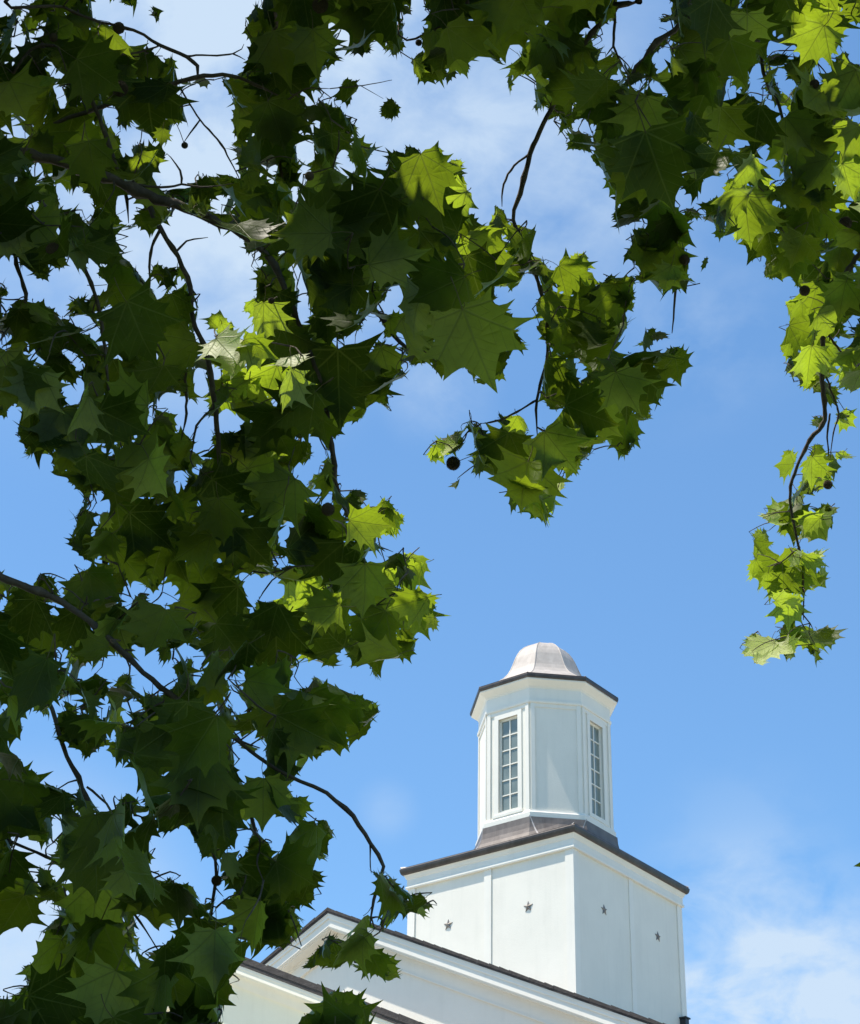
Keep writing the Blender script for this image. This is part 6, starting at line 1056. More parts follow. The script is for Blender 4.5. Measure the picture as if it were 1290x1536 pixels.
(2644,926,126,84,9,5,5,55,13,0,732),(2531,927,119,82,83,46,5,49,24,0,729),(2726,927,105,-45,81,0,1,38,59,0,768),(2726,939,100,-25,157,7,1,18,35,0,787),
(2455,944,130,55,217,51,4,10,5,1,716),(2711,947,105,-17,112,5,3,38,44,0,749),(2545,948,62,-39,51,57,8,44,9,0,785),(2514,965,63,-24,352,6,5,29,-11,0,762),
(2666,966,127,-43,167,9,5,63,12,0,766),(2673,972,81,7,65,12,9,49,53,0,776),(2369,974,95,90,246,46,4,27,-8,1,776),(2368,977,125,69,288,19,6,70,39,11,748),
(2580,977,50,-35,167,34,9,61,6,0,742),(2655,985,131,-51,290,41,3,27,-18,0,758),(2673,992,101,44,358,6,9,64,-16,0,767),(2506,993,50,41,105,52,8,37,-1,0,788),
(2760,994,127,-31,138,10,1,15,52,0,723),(2719,995,80,-60,122,18,9,20,30,0,746),(2563,998,87,36,49,74,9,74,57,0,760),(2524,1000,43,13,120,60,9,15,44,0,745),
(2655,1003,101,72,359,11,9,28,26,0,741),(2564,1008,43,-78,80,63,8,12,37,0,769),(2698,1010,80,-16,217,2,3,34,-1,0,794),(2737,1019,127,-1,114,1,1,70,35,0,762),
(2663,1021,82,78,356,15,5,59,38,0,778),(2709,1021,79,-42,328,13,5,52,30,0,756),(2664,1024,81,46,228,4,8,8,30,0,737),(2466,1025,96,44,324,36,3,71,54,1,778),
(2370,1027,60,-8,245,22,9,69,11,1,779),(2665,1028,107,7,118,1,5,9,15,0,755),(2686,1029,101,20,155,4,3,71,59,0,771),(2686,1030,134,-39,56,12,1,37,-5,0,765),
(2729,1033,102,-53,320,3,9,48,-13,0,768),(2567,1035,122,-15,223,54,7,71,-14,1,798),(2436,1038,130,0,263,36,1,73,5,1,709),(2696,1040,133,52,45,28,5,75,27,0,738),
(2576,1047,68,-78,269,43,3,74,7,0,789),(2592,1050,119,-68,263,45,1,65,32,1,718),(2345,1051,55,124,253,46,5,16,-1,11,793),(2716,1053,105,-19,343,20,8,53,2,0,746),
(2678,1055,104,-13,196,5,1,63,26,0,774),(2398,1059,97,-5,141,35,3,33,-10,0,785),(2423,1064,105,59,269,9,2,43,56,0,783),(2751,1068,131,-63,24,3,6,12,-18,0,740),
(2688,1081,105,-21,253,14,1,13,-19,0,754),(2752,1084,131,-95,109,22,3,54,17,0,746),(2546,1090,80,-29,203,29,8,34,31,1,806),(2362,1094,52,70,10,66,5,43,23,0,780),
(2659,1094,131,96,71,5,2,59,19,0,777),(2606,1101,117,-96,170,31,3,61,56,0,756),(2624,1101,80,41,68,6,8,24,-15,0,781),(2637,1102,96,54,326,26,9,61,18,0,728),
(2585,1109,108,-4,263,54,6,25,-9,1,688),(2644,1109,98,-25,97,37,3,55,56,0,749),(2383,1112,64,30,84,47,7,54,9,0,772),(2554,1118,62,-38,214,40,3,51,2,1,704),
(2680,1118,68,-36,262,8,9,69,1,0,776),(2648,1121,100,42,52,65,1,17,-5,0,758),(2523,1128,59,48,328,24,9,54,41,1,811),(2425,1132,52,3,38,74,1,18,12,0,777),
(2686,1132,82,-62,58,34,9,24,52,0,778),(2601,1138,97,96,113,20,9,56,41,0,763),(2568,1141,109,67,77,50,4,62,19,0,748),(2398,1142,59,101,345,52,9,46,26,0,766),
(2473,1143,92,-35,309,74,0,16,14,0,755),(2434,1144,95,74,41,74,7,29,-7,0,760),(2435,1152,47,-124,244,37,1,50,-12,1,758),(2468,1152,81,21,131,44,3,17,2,0,768),
(2492,1162,44,25,290,17,9,39,45,1,791),(2570,1169,48,-148,265,50,9,8,16,11,788),(2486,1183,52,-13,143,43,8,44,23,0,782),(2528,1240,53,-35,144,64,9,12,54,0,776),
(2540,1243,50,-48,87,57,9,34,32,0,766),(2518,1244,68,55,230,16,5,18,-6,11,798),(2528,1244,57,-34,138,46,8,27,55,0,784),(2460,1260,52,-59,340,74,9,55,11,0,767),
(2449,1261,50,33,53,54,5,75,48,0,752),(2452,1334,46,3,21,13,8,40,54,10,781),(2462,1351,63,-20,198,20,3,23,7,10,749),(2366,1352,47,-5,275,20,3,75,36,11,777),
(2532,1353,45,-25,274,52,9,74,18,1,806),(2472,1354,48,-73,186,3,5,64,10,0,797),(2531,1365,51,-14,104,67,1,35,34,0,801),(2507,1368,46,102,268,47,9,8,20,1,805),
(2437,1369,103,5,204,34,1,54,-7,1,730),(2430,1379,44,-54,239,44,8,45,3,1,745),(2433,1379,79,-19,219,30,8,62,58,1,760),(2381,1390,93,-93,211,49,5,30,6,1,758),
(2483,1390,72,89,347,61,2,58,42,0,784),(2427,1402,90,-7,207,45,7,55,16,1,784),(2473,1411,73,-12,282,44,1,73,16,1,781),(2412,1440,52,2,222,47,3,33,26,1,785),
(2461,1443,56,7,252,53,9,68,-4,1,748),(2414,1451,103,5,234,74,6,58,-3,0,749),(2393,1476,121,40,26,74,3,61,29,0,768),(2379,1503,70,-71,263,46,4,74,2,0,797),
(2401,1504,55,-42,62,47,9,37,37,10,802),(2379,1505,66,88,25,60,9,48,51,0,782),(2389,1517,112,-4,302,14,1,54,49,0,762),(2492,1520,43,-61,30,28,9,63,25,0,793),
(2495,1521,78,-19,49,65,5,25,45,10,769),(2489,1524,65,-36,10,41,5,48,9,10,767),(2364,1533,82,-82,70,43,5,27,0,2,791),(2301,1541,71,8,106,63,3,14,43,2,786),
(2398,1541,81,-41,277,1,4,70,12,0,775),(2433,1548,123,34,36,44,5,43,49,0,747),(2483,1551,50,31,17,50,5,75,49,0,781),(2299,1555,53,47,85,57,1,61,-14,2,744),
(2461,1555,79,-86,275,29,4,68,-6,1,735),(2306,1564,55,72,115,67,8,53,57,2,728),(2367,1565,73,-77,80,64,3,59,49,2,773),(2355,1568,49,12,216,50,5,26,-16,1,798),
(2349,1575,43,24,214,35,3,38,-18,1,762),(2289,1591,48,43,350,74,9,12,-7,10,794),(2287,1599,62,-6,319,74,5,31,6,0,783),(2291,1602,54,-54,144,39,3,37,28,0,802),
(2263,1618,67,95,316,47,1,35,43,10,777),(2262,1621,79,38,148,42,8,64,-12,0,764),(2377,1644,105,-27,243,42,6,64,10,1,748),(2424,1659,87,2,89,62,1,60,36,12,738),
(2379,1665,88,19,124,43,0,45,38,2,744),(2406,1670,80,82,288,54,2,33,45,1,730),(2263,1672,83,92,170,44,6,20,7,10,785),(2343,1676,111,-38,272,7,6,8,29,1,752),
(2268,1680,54,-8,238,27,3,40,37,1,747),(2266,1696,67,24,235,44,1,32,1,1,796),(2400,1697,94,7,253,14,6,54,41,1,739),(2305,1719,62,5,239,37,2,61,32,1,734),
(2350,1721,95,5,280,23,4,47,-7,1,733),(2454,1723,81,38,33,64,1,66,9,0,790),(2393,1731,70,6,270,33,4,16,35,1,799),(2328,1735,74,-21,217,25,8,53,46,1,774),
(2435,1750,69,82,49,63,9,52,28,0,782),(2396,1781,60,-58,239,50,1,74,-3,1,724),(2365,1797,103,4,266,24,5,14,25,1,738),(2324,1803,88,116,278,51,7,16,45,1,724),
(2336,1833,82,98,225,37,0,23,27,11,792),(2409,1880,111,12,300,51,4,59,-7,0,770),(2349,1883,60,83,325,6,8,62,-7,0,796),(2449,1888,112,14,89,55,1,29,45,10,765),
(2344,1889,45,62,184,47,9,61,31,10,801),(2451,1901,86,57,243,52,5,58,25,1,785),(2264,1902,46,-27,253,63,1,32,40,0,784),(2480,1905,47,14,65,14,5,47,45,0,770),
(2326,1919,56,-44,70,58,5,44,49,2,786),(2313,1926,110,-23,83,49,1,44,28,2,762),(2323,1929,112,-55,82,61,1,11,3,2,747),(2348,1932,53,8,151,52,5,27,-14,0,798),
(2339,1938,89,40,65,61,6,65,36,2,768),(2342,1941,75,120,65,56,3,50,39,0,773),(2243,1943,57,-37,138,61,9,70,41,2,764),(2444,1946,50,-30,101,58,3,70,33,0,776),
(2253,1948,75,9,122,56,7,51,57,2,778),(2438,1951,45,13,155,62,9,9,47,0,773),(2232,1952,45,50,65,43,8,66,15,2,790),(2365,1954,57,74,4,68,9,72,36,0,777),
(2444,1955,47,0,175,55,8,70,4,0,742),(2261,1969,62,-4,124,65,3,64,57,2,737),(2267,1988,57,128,70,65,8,29,49,12,728),(2682,2584,112,-83,0,11,1,20,10,10,740),
(2637,2603,53,8,86,72,1,12,54,10,774),(2607,2605,47,-29,84,64,9,23,55,10,763),(2652,2606,50,3,97,74,3,12,16,0,774),
],
14: [
(2507,-206,160,-38,193,34,6,30,-14,0,618),(2449,-149,177,-12,260,29,3,19,34,0,585),(2614,-130,159,0,306,6,5,36,-5,0,593),(2209,-126,176,-38,345,58,3,58,-7,0,604),
(2742,-123,132,-6,311,5,7,53,11,0,618),(2283,-118,167,16,74,26,7,30,15,0,597),(2025,-108,59,0,204,74,3,36,36,0,608),(2613,-97,177,7,14,8,3,38,34,0,582),
(2659,-78,105,82,338,9,3,45,35,0,638),(2328,-76,169,-19,254,17,5,19,-4,0,584),(2451,-75,130,33,267,22,3,35,0,1,594),(2192,-74,154,12,356,55,5,57,38,0,609),
(2220,-65,89,-39,343,69,6,63,-19,0,636),(2727,-64,167,-54,54,3,5,16,-9,0,617),(2779,-58,171,-47,217,9,6,48,39,0,588),(2736,-57,108,-91,247,17,1,9,-6,0,620),
(2717,-54,123,17,357,6,4,18,58,0,633),(2787,-54,157,-48,35,15,4,56,33,0,621),(2767,-43,108,-96,126,13,5,53,32,0,625),(2391,-41,101,-30,96,30,8,49,-14,0,627),
(2532,-33,90,-50,303,15,1,68,58,0,637),(2677,-32,130,-14,110,3,4,44,-15,0,604),(2721,-32,133,-30,26,11,5,70,-19,0,603),(2774,-32,132,-16,27,17,7,11,14,0,594),
(2208,-27,44,2,308,11,8,69,53,0,652),(2658,-24,171,96,339,27,2,72,31,0,609),(2655,-22,139,18,138,7,1,20,15,0,600),(2639,-20,140,35,19,30,0,42,57,0,604),
(2691,-17,106,-6,327,10,8,61,25,0,629),(2656,-15,135,87,31,2,3,55,-4,0,606),(2696,-9,162,-50,68,31,6,17,55,0,588),(2587,1,89,-36,294,18,0,31,-19,1,619),
(2385,5,125,40,259,38,7,67,22,1,596),(2318,9,152,37,179,19,7,73,-14,0,614),(2598,15,114,41,96,29,5,16,32,0,635),(2228,24,174,27,245,17,7,66,21,0,586),
(2519,35,89,-92,279,54,7,75,18,1,621),(2716,41,121,-116,337,12,4,36,-16,0,604),(2484,45,132,19,247,53,0,26,24,1,601),(2597,67,74,-13,91,54,9,55,53,0,632),
(2472,77,134,-28,281,32,2,45,16,1,555),(2502,91,69,2,325,46,1,64,21,1,650),(2395,105,74,-61,141,19,3,72,48,0,620),(2354,131,97,-65,103,69,6,42,47,0,608),
(2427,143,94,-19,116,55,0,26,-2,0,633),(2268,153,70,44,10,74,1,26,41,0,616),(2531,159,75,5,342,68,8,30,49,0,639),(2248,161,71,9,7,53,5,19,32,0,633),
(2326,162,71,21,275,74,4,37,-18,10,628),(2449,166,45,-23,341,52,3,63,18,0,655),(2427,168,126,6,37,52,1,74,54,0,617),(2338,171,69,-9,127,62,3,31,36,0,651),
(2322,176,72,24,67,47,7,37,48,10,614),(2531,176,58,-16,322,20,5,58,25,0,648),(2282,178,53,-92,172,45,9,54,58,0,654),(2282,186,65,33,191,63,8,75,54,0,653),
(2439,187,52,-12,34,53,5,75,-7,0,620),(2407,188,69,-43,232,16,4,45,0,0,618),(2313,191,71,-10,91,63,9,35,42,0,618),(2578,197,70,-22,308,30,3,24,8,10,627),
(2334,201,81,-8,30,74,5,51,43,0,609),(2384,203,91,-25,155,50,4,10,39,0,619),(2234,204,75,14,3,62,1,58,-6,0,640),(2635,205,52,-56,267,37,2,43,11,0,631),
(2688,205,101,3,346,8,4,28,3,10,622),(2672,206,96,-36,78,44,5,49,44,10,614),(2704,207,133,17,109,5,5,34,18,10,627),(2568,208,173,-27,279,6,4,62,5,10,594),
(2225,209,73,17,351,61,1,41,19,0,631),(2693,209,164,-8,332,74,1,44,3,0,608),(2299,210,67,-34,170,64,2,66,12,0,645),(2519,210,85,3,23,41,6,16,52,0,614),
(2696,217,121,-32,138,3,5,26,33,10,625),(2731,221,121,-2,293,25,2,45,-17,10,616),(2573,222,152,2,101,72,4,56,39,0,611),(2715,222,149,-4,329,3,4,65,27,10,588),
(2414,223,139,-27,210,57,5,70,58,0,606),(2718,227,102,-48,327,14,1,52,26,0,626),(2658,228,132,7,275,14,2,58,28,10,610),(2239,229,44,-84,180,74,8,44,-15,0,657),
(2663,230,160,29,360,22,5,60,0,10,619),(2152,232,156,21,15,74,7,15,2,0,604),(2687,232,174,-38,84,69,7,53,49,0,579),(2320,234,56,4,345,67,5,69,36,0,637),
(2466,239,67,5,110,52,9,72,19,0,633),(2306,247,82,-19,153,73,1,33,33,0,625),(2715,250,100,-97,288,36,3,34,0,0,605),(2695,253,146,-27,298,45,3,68,16,0,601),
(2309,265,70,-98,174,74,6,54,20,0,617),(2334,267,58,-25,347,73,0,18,16,0,620),(2474,268,163,-49,139,35,0,43,43,0,597),(2325,271,45,-52,89,74,5,63,1,0,626),
(2326,271,66,-25,152,56,2,52,56,0,637),(2377,274,49,47,46,22,9,67,-2,10,658),(2225,283,46,111,27,59,3,54,55,0,655),(2633,285,132,47,85,33,2,60,31,0,615),
(2607,286,72,-49,304,32,2,38,-14,0,622),(2250,289,98,-24,275,53,5,11,27,10,624),(2364,292,55,-41,122,34,5,40,-7,0,656),(2675,294,72,-35,53,16,5,35,39,0,613),
(2647,297,113,87,29,43,1,64,-1,0,617),(2189,298,125,9,53,55,4,52,57,0,631),(2289,302,45,18,13,69,5,46,35,0,656),(2557,303,97,-32,26,58,2,55,46,0,617),
(2499,304,117,14,221,60,6,54,-12,0,607),(2288,312,80,-62,193,74,2,45,6,0,637),(2164,317,169,-11,136,12,2,61,56,0,585),(2281,317,153,-11,324,33,5,22,2,0,589),
(2362,320,44,51,174,42,1,65,9,0,654),(2589,329,86,4,79,63,0,51,53,0,620),(2570,341,134,16,89,74,0,32,49,0,598),(2357,349,137,42,245,20,7,55,-15,10,595),
(2144,379,131,38,37,39,1,67,44,0,626),(2496,380,159,-81,328,31,7,15,-8,0,605),(2582,381,120,-28,241,40,2,9,44,1,546),(2488,389,99,103,279,40,5,70,22,1,636),
(2398,395,177,34,269,2,2,49,34,10,607),(2350,406,119,-79,102,50,1,38,14,0,612),(2297,423,68,-37,90,59,0,56,-9,0,614),(2358,430,77,-49,202,3,0,59,-16,0,622),
(2264,443,70,-60,256,41,2,68,7,0,638),(2196,457,171,21,133,57,6,18,-14,0,614),(2330,460,88,10,159,62,9,71,25,0,642),(2262,472,114,-33,215,41,3,60,-18,1,563),
(2489,476,124,-35,351,12,3,65,-1,0,599),(2329,483,47,18,116,63,3,75,59,0,648),(2371,488,89,117,69,26,5,74,60,0,629),(2370,489,66,-86,356,47,8,30,-20,0,642),
(2528,493,113,21,235,18,7,75,13,1,532),(2350,494,95,-7,171,66,6,49,54,0,609),(2409,504,64,18,62,34,8,46,35,0,638),(2305,525,58,-33,266,54,8,36,39,11,653),
(2418,532,80,-23,172,63,9,49,38,0,620),(2187,538,43,31,247,32,5,47,4,1,653),(2366,548,83,-25,133,54,1,74,54,0,638),(2461,548,131,-5,115,23,7,38,60,0,610),
(2188,549,79,22,211,27,6,65,-10,1,634),(2590,551,128,-114,263,34,3,75,42,1,636),(2344,556,92,31,111,12,4,59,17,10,604),(2327,558,47,-49,261,39,9,34,52,1,645),
(2309,568,96,-45,33,15,5,50,28,0,607),(2472,569,126,-89,252,1,1,21,39,0,608),(2338,580,83,-43,65,52,8,47,44,0,610),(2233,584,157,9,265,12,6,56,-5,1,596),
(2492,594,74,56,264,37,8,24,-17,1,643),(2432,610,131,-30,311,24,0,62,-7,0,612),(2466,626,127,-9,168,15,5,73,-4,0,623),(2290,627,126,-7,63,23,5,54,57,0,606),
(2312,644,71,31,28,24,2,56,58,0,613),(2226,688,44,-21,251,44,3,24,-20,1,615),(2303,690,114,-31,248,4,1,28,-16,0,612),(2430,693,133,-72,130,18,7,38,27,0,625),
(2409,706,120,-23,95,23,6,55,3,0,606),(2233,711,109,-47,139,69,5,59,23,0,629),(2304,735,85,-22,56,52,8,41,50,0,642),(2371,748,112,12,303,20,5,63,5,0,609),
(2454,749,78,-55,53,26,8,48,30,0,619),(2316,768,86,65,47,23,7,59,-6,0,640),(2265,770,61,-127,181,38,5,49,18,0,641),(2298,799,81,86,69,33,6,19,-7,10,632),
(2346,804,61,-54,181,18,8,58,35,0,618),(2293,818,47,78,145,16,8,65,8,10,651),
],
15: [
(-150,2239,177,68,130,20,0,73,44,0,447),(-156,2304,180,8,79,46,2,57,32,0,423),(-4,2328,215,0,237,16,7,14,42,0,448),(-22,2333,214,36,155,32,1,17,60,0,439),
(-106,2393,185,-6,344,6,3,32,43,0,442),(-107,2441,190,-5,170,2,5,59,-9,0,449),(142,2446,86,14,334,74,2,58,60,0,453),(23,2456,162,58,88,57,5,31,31,0,440),
(145,2460,88,-5,50,37,0,73,-9,0,472),(145,2461,85,34,22,49,1,69,58,0,486),(56,2468,73,-57,9,74,7,35,11,0,456),(6,2473,97,-6,360,23,7,55,58,0,472),
(210,2490,55,-36,197,58,4,39,23,0,480),(139,2493,58,-12,342,55,1,40,3,0,463),(124,2494,74,-31,105,63,7,9,44,0,468),(187,2500,77,1,194,63,5,46,-15,0,488),
(232,2504,161,-55,160,71,7,35,14,0,440),(195,2515,144,26,158,55,4,43,21,10,433),(36,2527,61,-75,112,54,3,66,55,10,461),(28,2529,123,50,345,60,7,62,2,0,443),
(-15,2544,214,-41,138,56,5,61,30,0,448),(20,2548,67,-57,120,68,1,51,5,0,458),(27,2555,174,-8,213,62,3,63,0,0,419),(181,2555,102,33,91,46,0,70,25,0,478),
(214,2575,86,-67,293,59,3,68,22,0,447),(331,2604,128,8,312,32,0,26,-5,0,470),(-54,2606,170,-12,55,58,3,28,58,0,438),(132,2610,73,-13,159,65,1,23,-14,10,454),
(-38,2616,211,-107,64,45,7,36,4,0,425),(-48,2619,181,-9,83,45,7,66,54,0,434),(293,2637,204,-6,135,21,1,57,10,0,444),(103,2641,93,-44,150,71,3,34,12,10,457),
(51,2649,90,-26,13,50,4,70,-15,0,475),(238,2650,97,-15,178,71,2,16,52,0,461),(152,2655,89,25,155,74,1,39,49,0,468),(90,2658,131,-62,104,45,4,59,38,0,457),
(149,2663,68,-10,331,66,2,55,-14,0,488),(171,2663,67,-76,360,28,5,68,13,0,465),(166,2669,78,-44,119,58,3,11,53,0,453),(-46,2677,83,28,100,48,6,28,48,0,484),
(89,2677,84,-9,340,74,0,33,27,0,467),(73,2686,159,-23,102,52,0,10,-7,0,441),(-37,2705,63,-95,78,63,0,35,6,0,465),(361,2705,113,41,169,74,0,42,19,0,472),
(205,2715,59,-9,287,74,4,20,38,0,478),(438,2724,91,-28,116,74,1,39,46,0,452),(479,2737,65,-43,130,72,7,33,21,0,469),(204,2738,91,-30,150,63,1,48,46,0,465),
(391,2743,81,121,94,67,1,59,10,0,460),(492,2743,97,-43,123,74,3,29,38,0,473),(194,2748,93,36,35,11,0,67,10,0,476),(207,2753,111,93,337,72,2,71,2,0,439),
(165,2759,74,-28,232,74,4,50,-14,0,457),(304,2760,212,-20,209,29,1,67,1,0,440),(160,2768,53,37,139,41,2,40,-1,10,466),(402,2772,98,-76,202,62,3,48,40,10,478),
(163,2776,111,30,206,35,7,44,6,10,467),(397,2778,110,-17,56,74,7,70,6,0,461),(147,2784,68,-24,193,58,0,67,14,10,483),(399,2813,92,-94,234,35,4,66,44,10,478),
(397,2814,75,4,327,70,7,65,39,0,453),(187,2818,204,-24,200,43,7,40,34,0,453),(209,2827,125,59,290,30,0,26,55,0,456),(414,2836,80,-83,112,74,4,26,11,10,469),
(364,2842,148,47,322,50,6,65,55,0,465),(487,2866,63,-63,304,51,5,51,39,0,470),(92,2893,65,21,148,40,7,30,57,10,484),(81,2905,87,8,154,66,6,63,43,10,470),
(350,2908,210,-20,126,34,4,29,52,0,423),(84,2950,57,38,31,66,7,70,59,0,456),(401,2958,189,-18,52,8,6,10,37,0,454),(257,2963,97,-12,348,31,0,58,1,0,477),
(115,2969,85,-47,284,74,4,28,36,0,460),(101,2977,93,-66,271,37,1,72,39,0,447),(-85,2981,70,5,242,48,5,28,-18,10,479),(-28,2985,90,4,53,20,5,61,58,10,447),
(86,2987,203,77,79,5,0,14,-8,0,436),(-9,2996,63,57,250,50,2,68,3,0,465),(13,3008,216,2,11,19,7,56,20,10,442),(-63,3017,220,-36,331,4,5,46,15,10,446),
(184,3017,216,15,237,5,0,59,44,0,450),(98,3066,219,-40,306,6,4,10,38,0,445),(264,3069,154,52,333,21,3,54,55,0,450),(-62,3078,194,66,1,25,3,13,26,0,431),
(-40,3092,207,75,56,30,1,11,19,0,430),(10,3117,213,-72,288,3,4,21,60,0,451),(216,3118,151,100,13,22,0,37,55,0,458),(84,3132,185,38,355,3,3,8,17,0,442),
(29,3135,172,24,317,2,7,23,42,0,453),(170,3135,131,10,245,3,5,67,41,0,466),(46,3142,134,28,11,14,2,33,-7,0,449),(-78,3145,165,99,119,16,7,43,-5,0,443),
(-9,3155,134,1,229,18,1,8,45,0,433),(36,3155,167,-3,29,15,4,55,19,0,442),(115,3158,131,-37,8,0,2,30,58,0,454),(169,3160,131,21,185,17,7,67,40,0,457),
(103,3165,133,31,297,12,1,17,48,0,446),(-1,3166,212,71,181,23,3,47,42,0,419),(10,3172,134,58,208,8,1,63,-13,0,449),(-86,3174,170,3,43,32,0,38,47,0,444),
(199,3179,128,73,263,19,0,62,33,0,456),(12,3192,165,-62,292,7,7,11,59,0,457),(138,3195,173,37,233,2,7,23,-18,0,451),(113,3203,172,75,18,6,3,56,-3,0,453),
(-1,3216,203,98,79,32,0,32,33,0,420),(79,3243,172,90,227,12,1,19,14,0,433),(-120,3244,130,105,181,13,7,14,15,0,458),
],
16: [
(1539,-190,172,18,348,24,3,71,33,0,539),(1569,-173,166,37,178,35,7,64,-10,0,517),(1381,-164,176,57,8,16,1,55,44,0,527),(1363,-155,162,4,131,7,2,73,-6,0,539),
(1298,-105,165,33,210,37,5,54,32,0,539),(1156,-104,134,58,345,38,0,70,46,0,529),(1041,-89,101,-87,140,35,5,60,44,0,549),(1529,-89,91,-27,18,55,9,58,5,0,543),
(1286,-79,59,-49,183,61,5,22,35,0,555),(1501,-71,122,-1,34,48,0,71,59,0,537),(1142,-68,144,23,304,40,3,47,38,0,530),(1197,-59,74,50,19,44,7,33,8,0,578),
(1417,-52,156,20,217,8,6,53,38,0,551),(1229,-50,94,12,6,57,5,75,23,0,556),(1316,-38,162,22,162,44,5,59,-1,0,548),(1204,-30,82,38,16,41,5,67,35,0,559),
(1553,-23,169,-21,81,20,2,46,-2,0,519),(1090,-22,167,2,333,8,4,54,5,0,532),(1331,-17,135,12,224,27,1,41,5,0,538),(1273,-11,47,39,167,69,8,11,-6,0,574),
(1274,-9,58,106,358,51,7,10,39,10,553),(1176,1,162,-5,342,58,3,72,-19,0,515),(1206,16,53,29,274,66,9,36,-13,0,559),(1152,18,176,-39,163,0,3,59,-15,0,535),
(1626,24,158,-91,262,6,4,37,12,0,530),(1290,46,61,44,290,13,1,67,49,0,551),(1399,59,130,28,320,119,1,31,-16,3,532),(1489,62,133,10,78,2,1,53,40,0,553),
(1212,76,65,-46,21,67,6,61,-1,10,575),(1340,82,163,53,145,18,5,15,50,0,520),(1295,85,62,-26,221,49,1,46,1,0,584),(1204,92,88,-5,16,73,2,12,-8,0,561),
(1305,92,159,8,192,43,7,47,28,0,545),(1628,107,121,30,295,115,5,50,44,3,565),(987,117,155,-45,59,47,2,71,54,0,550),(1207,123,54,-58,60,13,3,14,26,0,570),
(1197,124,74,-113,17,48,1,21,16,0,577),(1103,132,82,-105,29,74,5,62,0,0,568),(1165,141,43,9,147,71,5,51,12,0,574),(1442,144,90,45,130,47,5,72,36,0,568),
(986,151,57,-3,218,7,0,30,9,0,561),(1059,154,81,33,90,74,1,43,28,0,557),(1334,159,92,-67,198,46,5,65,-13,0,540),(1352,162,87,35,101,19,4,47,-20,0,545),
(1252,164,59,43,233,51,1,55,-5,10,564),(1277,171,81,-12,209,42,0,70,-5,0,561),(1387,177,49,12,302,59,5,53,6,0,566),(1246,181,59,14,193,54,4,59,59,11,536),
(1491,185,48,1,93,74,8,50,8,0,557),(970,191,130,-17,26,64,1,42,53,0,548),(1238,191,79,30,132,74,3,69,40,10,554),(1310,202,69,-59,110,16,4,55,33,0,552),
(1357,203,52,-9,223,66,3,33,32,0,559),(1269,208,58,38,107,4,1,36,14,0,583),(1338,220,56,-88,27,32,5,46,56,0,553),
],
17: [
(1118,-224,170,-56,289,14,4,47,43,0,524),(876,-191,161,65,192,25,4,29,59,0,521),(883,-144,171,49,131,7,7,13,-19,0,556),(994,-141,171,20,347,58,5,71,52,0,527),
(1070,-138,159,5,84,33,2,65,-18,0,516),(824,-115,83,-41,167,50,5,26,11,0,550),(846,-88,141,-24,172,45,2,56,42,0,551),(904,-54,176,10,189,21,6,73,12,0,539),
(804,-51,91,11,195,70,5,44,57,0,562),(799,-44,43,-13,166,53,5,54,32,0,586),(1047,-20,175,110,53,4,0,66,-14,0,525),(799,-19,161,55,202,63,7,57,-8,0,557),
(940,-10,162,53,56,15,6,63,18,0,559),(856,-5,115,30,196,11,4,50,-18,0,552),(777,23,96,-25,195,68,4,38,5,0,576),(793,34,114,14,151,37,6,71,1,0,562),
(761,42,89,28,185,43,0,38,40,10,578),(741,80,72,62,118,24,3,14,7,10,570),(822,97,170,17,75,5,5,56,-19,0,527),(748,98,111,30,168,59,6,60,57,0,564),
(797,114,139,-35,210,69,7,32,4,0,531),(761,131,112,3,210,74,0,62,12,0,552),(756,143,61,9,207,63,1,67,1,0,567),(748,188,59,12,260,50,8,59,30,0,561),
(754,210,66,-53,258,58,5,74,55,0,586),(523,215,53,30,356,58,5,55,-6,0,577),(842,225,149,-10,81,40,2,39,14,0,553),(901,229,88,46,288,74,3,9,48,0,574),
(675,239,45,5,154,53,1,44,21,0,549),(624,240,55,-65,272,69,5,10,-11,0,569),(933,245,55,73,353,52,3,35,30,0,569),(701,253,55,-29,155,45,5,32,41,0,555),
(572,255,46,-54,105,70,8,73,0,0,557),(900,282,169,-51,56,22,5,64,56,0,556),(700,298,84,16,164,58,1,74,23,0,548),(745,309,71,-42,150,40,2,46,58,0,568),
(985,314,64,-27,317,23,9,28,-5,0,588),(542,321,72,45,356,66,1,50,42,0,563),(722,321,90,-10,172,45,1,61,-14,0,544),(714,325,44,-20,190,52,1,48,16,0,578),
(954,329,60,88,332,38,3,68,33,0,575),(720,350,81,8,197,48,2,65,26,0,552),(1002,352,92,54,307,54,7,25,10,0,576),(513,358,63,-1,21,47,3,74,25,0,559),
(520,374,70,-38,19,65,7,72,-7,0,559),(1039,375,93,-62,275,4,4,15,41,0,578),(881,385,160,10,4,74,4,25,17,0,561),(759,389,101,-111,210,47,0,41,36,0,571),
(931,403,60,17,112,51,5,21,50,0,562),(936,412,61,36,161,58,3,60,-11,0,570),(740,430,99,-13,170,47,5,57,36,0,571),(1058,430,83,28,119,60,2,55,-16,0,567),
(946,434,56,60,210,57,9,67,33,0,594),(884,439,101,4,348,60,8,74,56,0,575),(790,441,143,-5,279,74,2,11,1,0,553),(741,460,77,-63,322,66,4,57,-8,0,562),
(800,469,90,69,137,74,8,53,52,0,578),(847,470,117,-16,199,66,5,67,27,0,562),(807,479,95,29,91,74,7,68,2,0,581),(994,483,141,-94,142,69,1,58,56,10,557),
(854,508,87,40,55,40,4,53,12,0,565),(741,511,84,-69,170,66,2,19,37,0,563),(857,527,65,57,158,22,8,16,33,0,560),(864,536,77,45,345,113,8,68,-19,3,561),
(850,553,106,23,62,63,1,66,43,0,572),(752,556,176,27,342,25,0,29,56,0,542),(866,585,79,-75,326,112,8,64,48,3,568),(922,629,147,-73,313,57,6,67,-19,0,541),
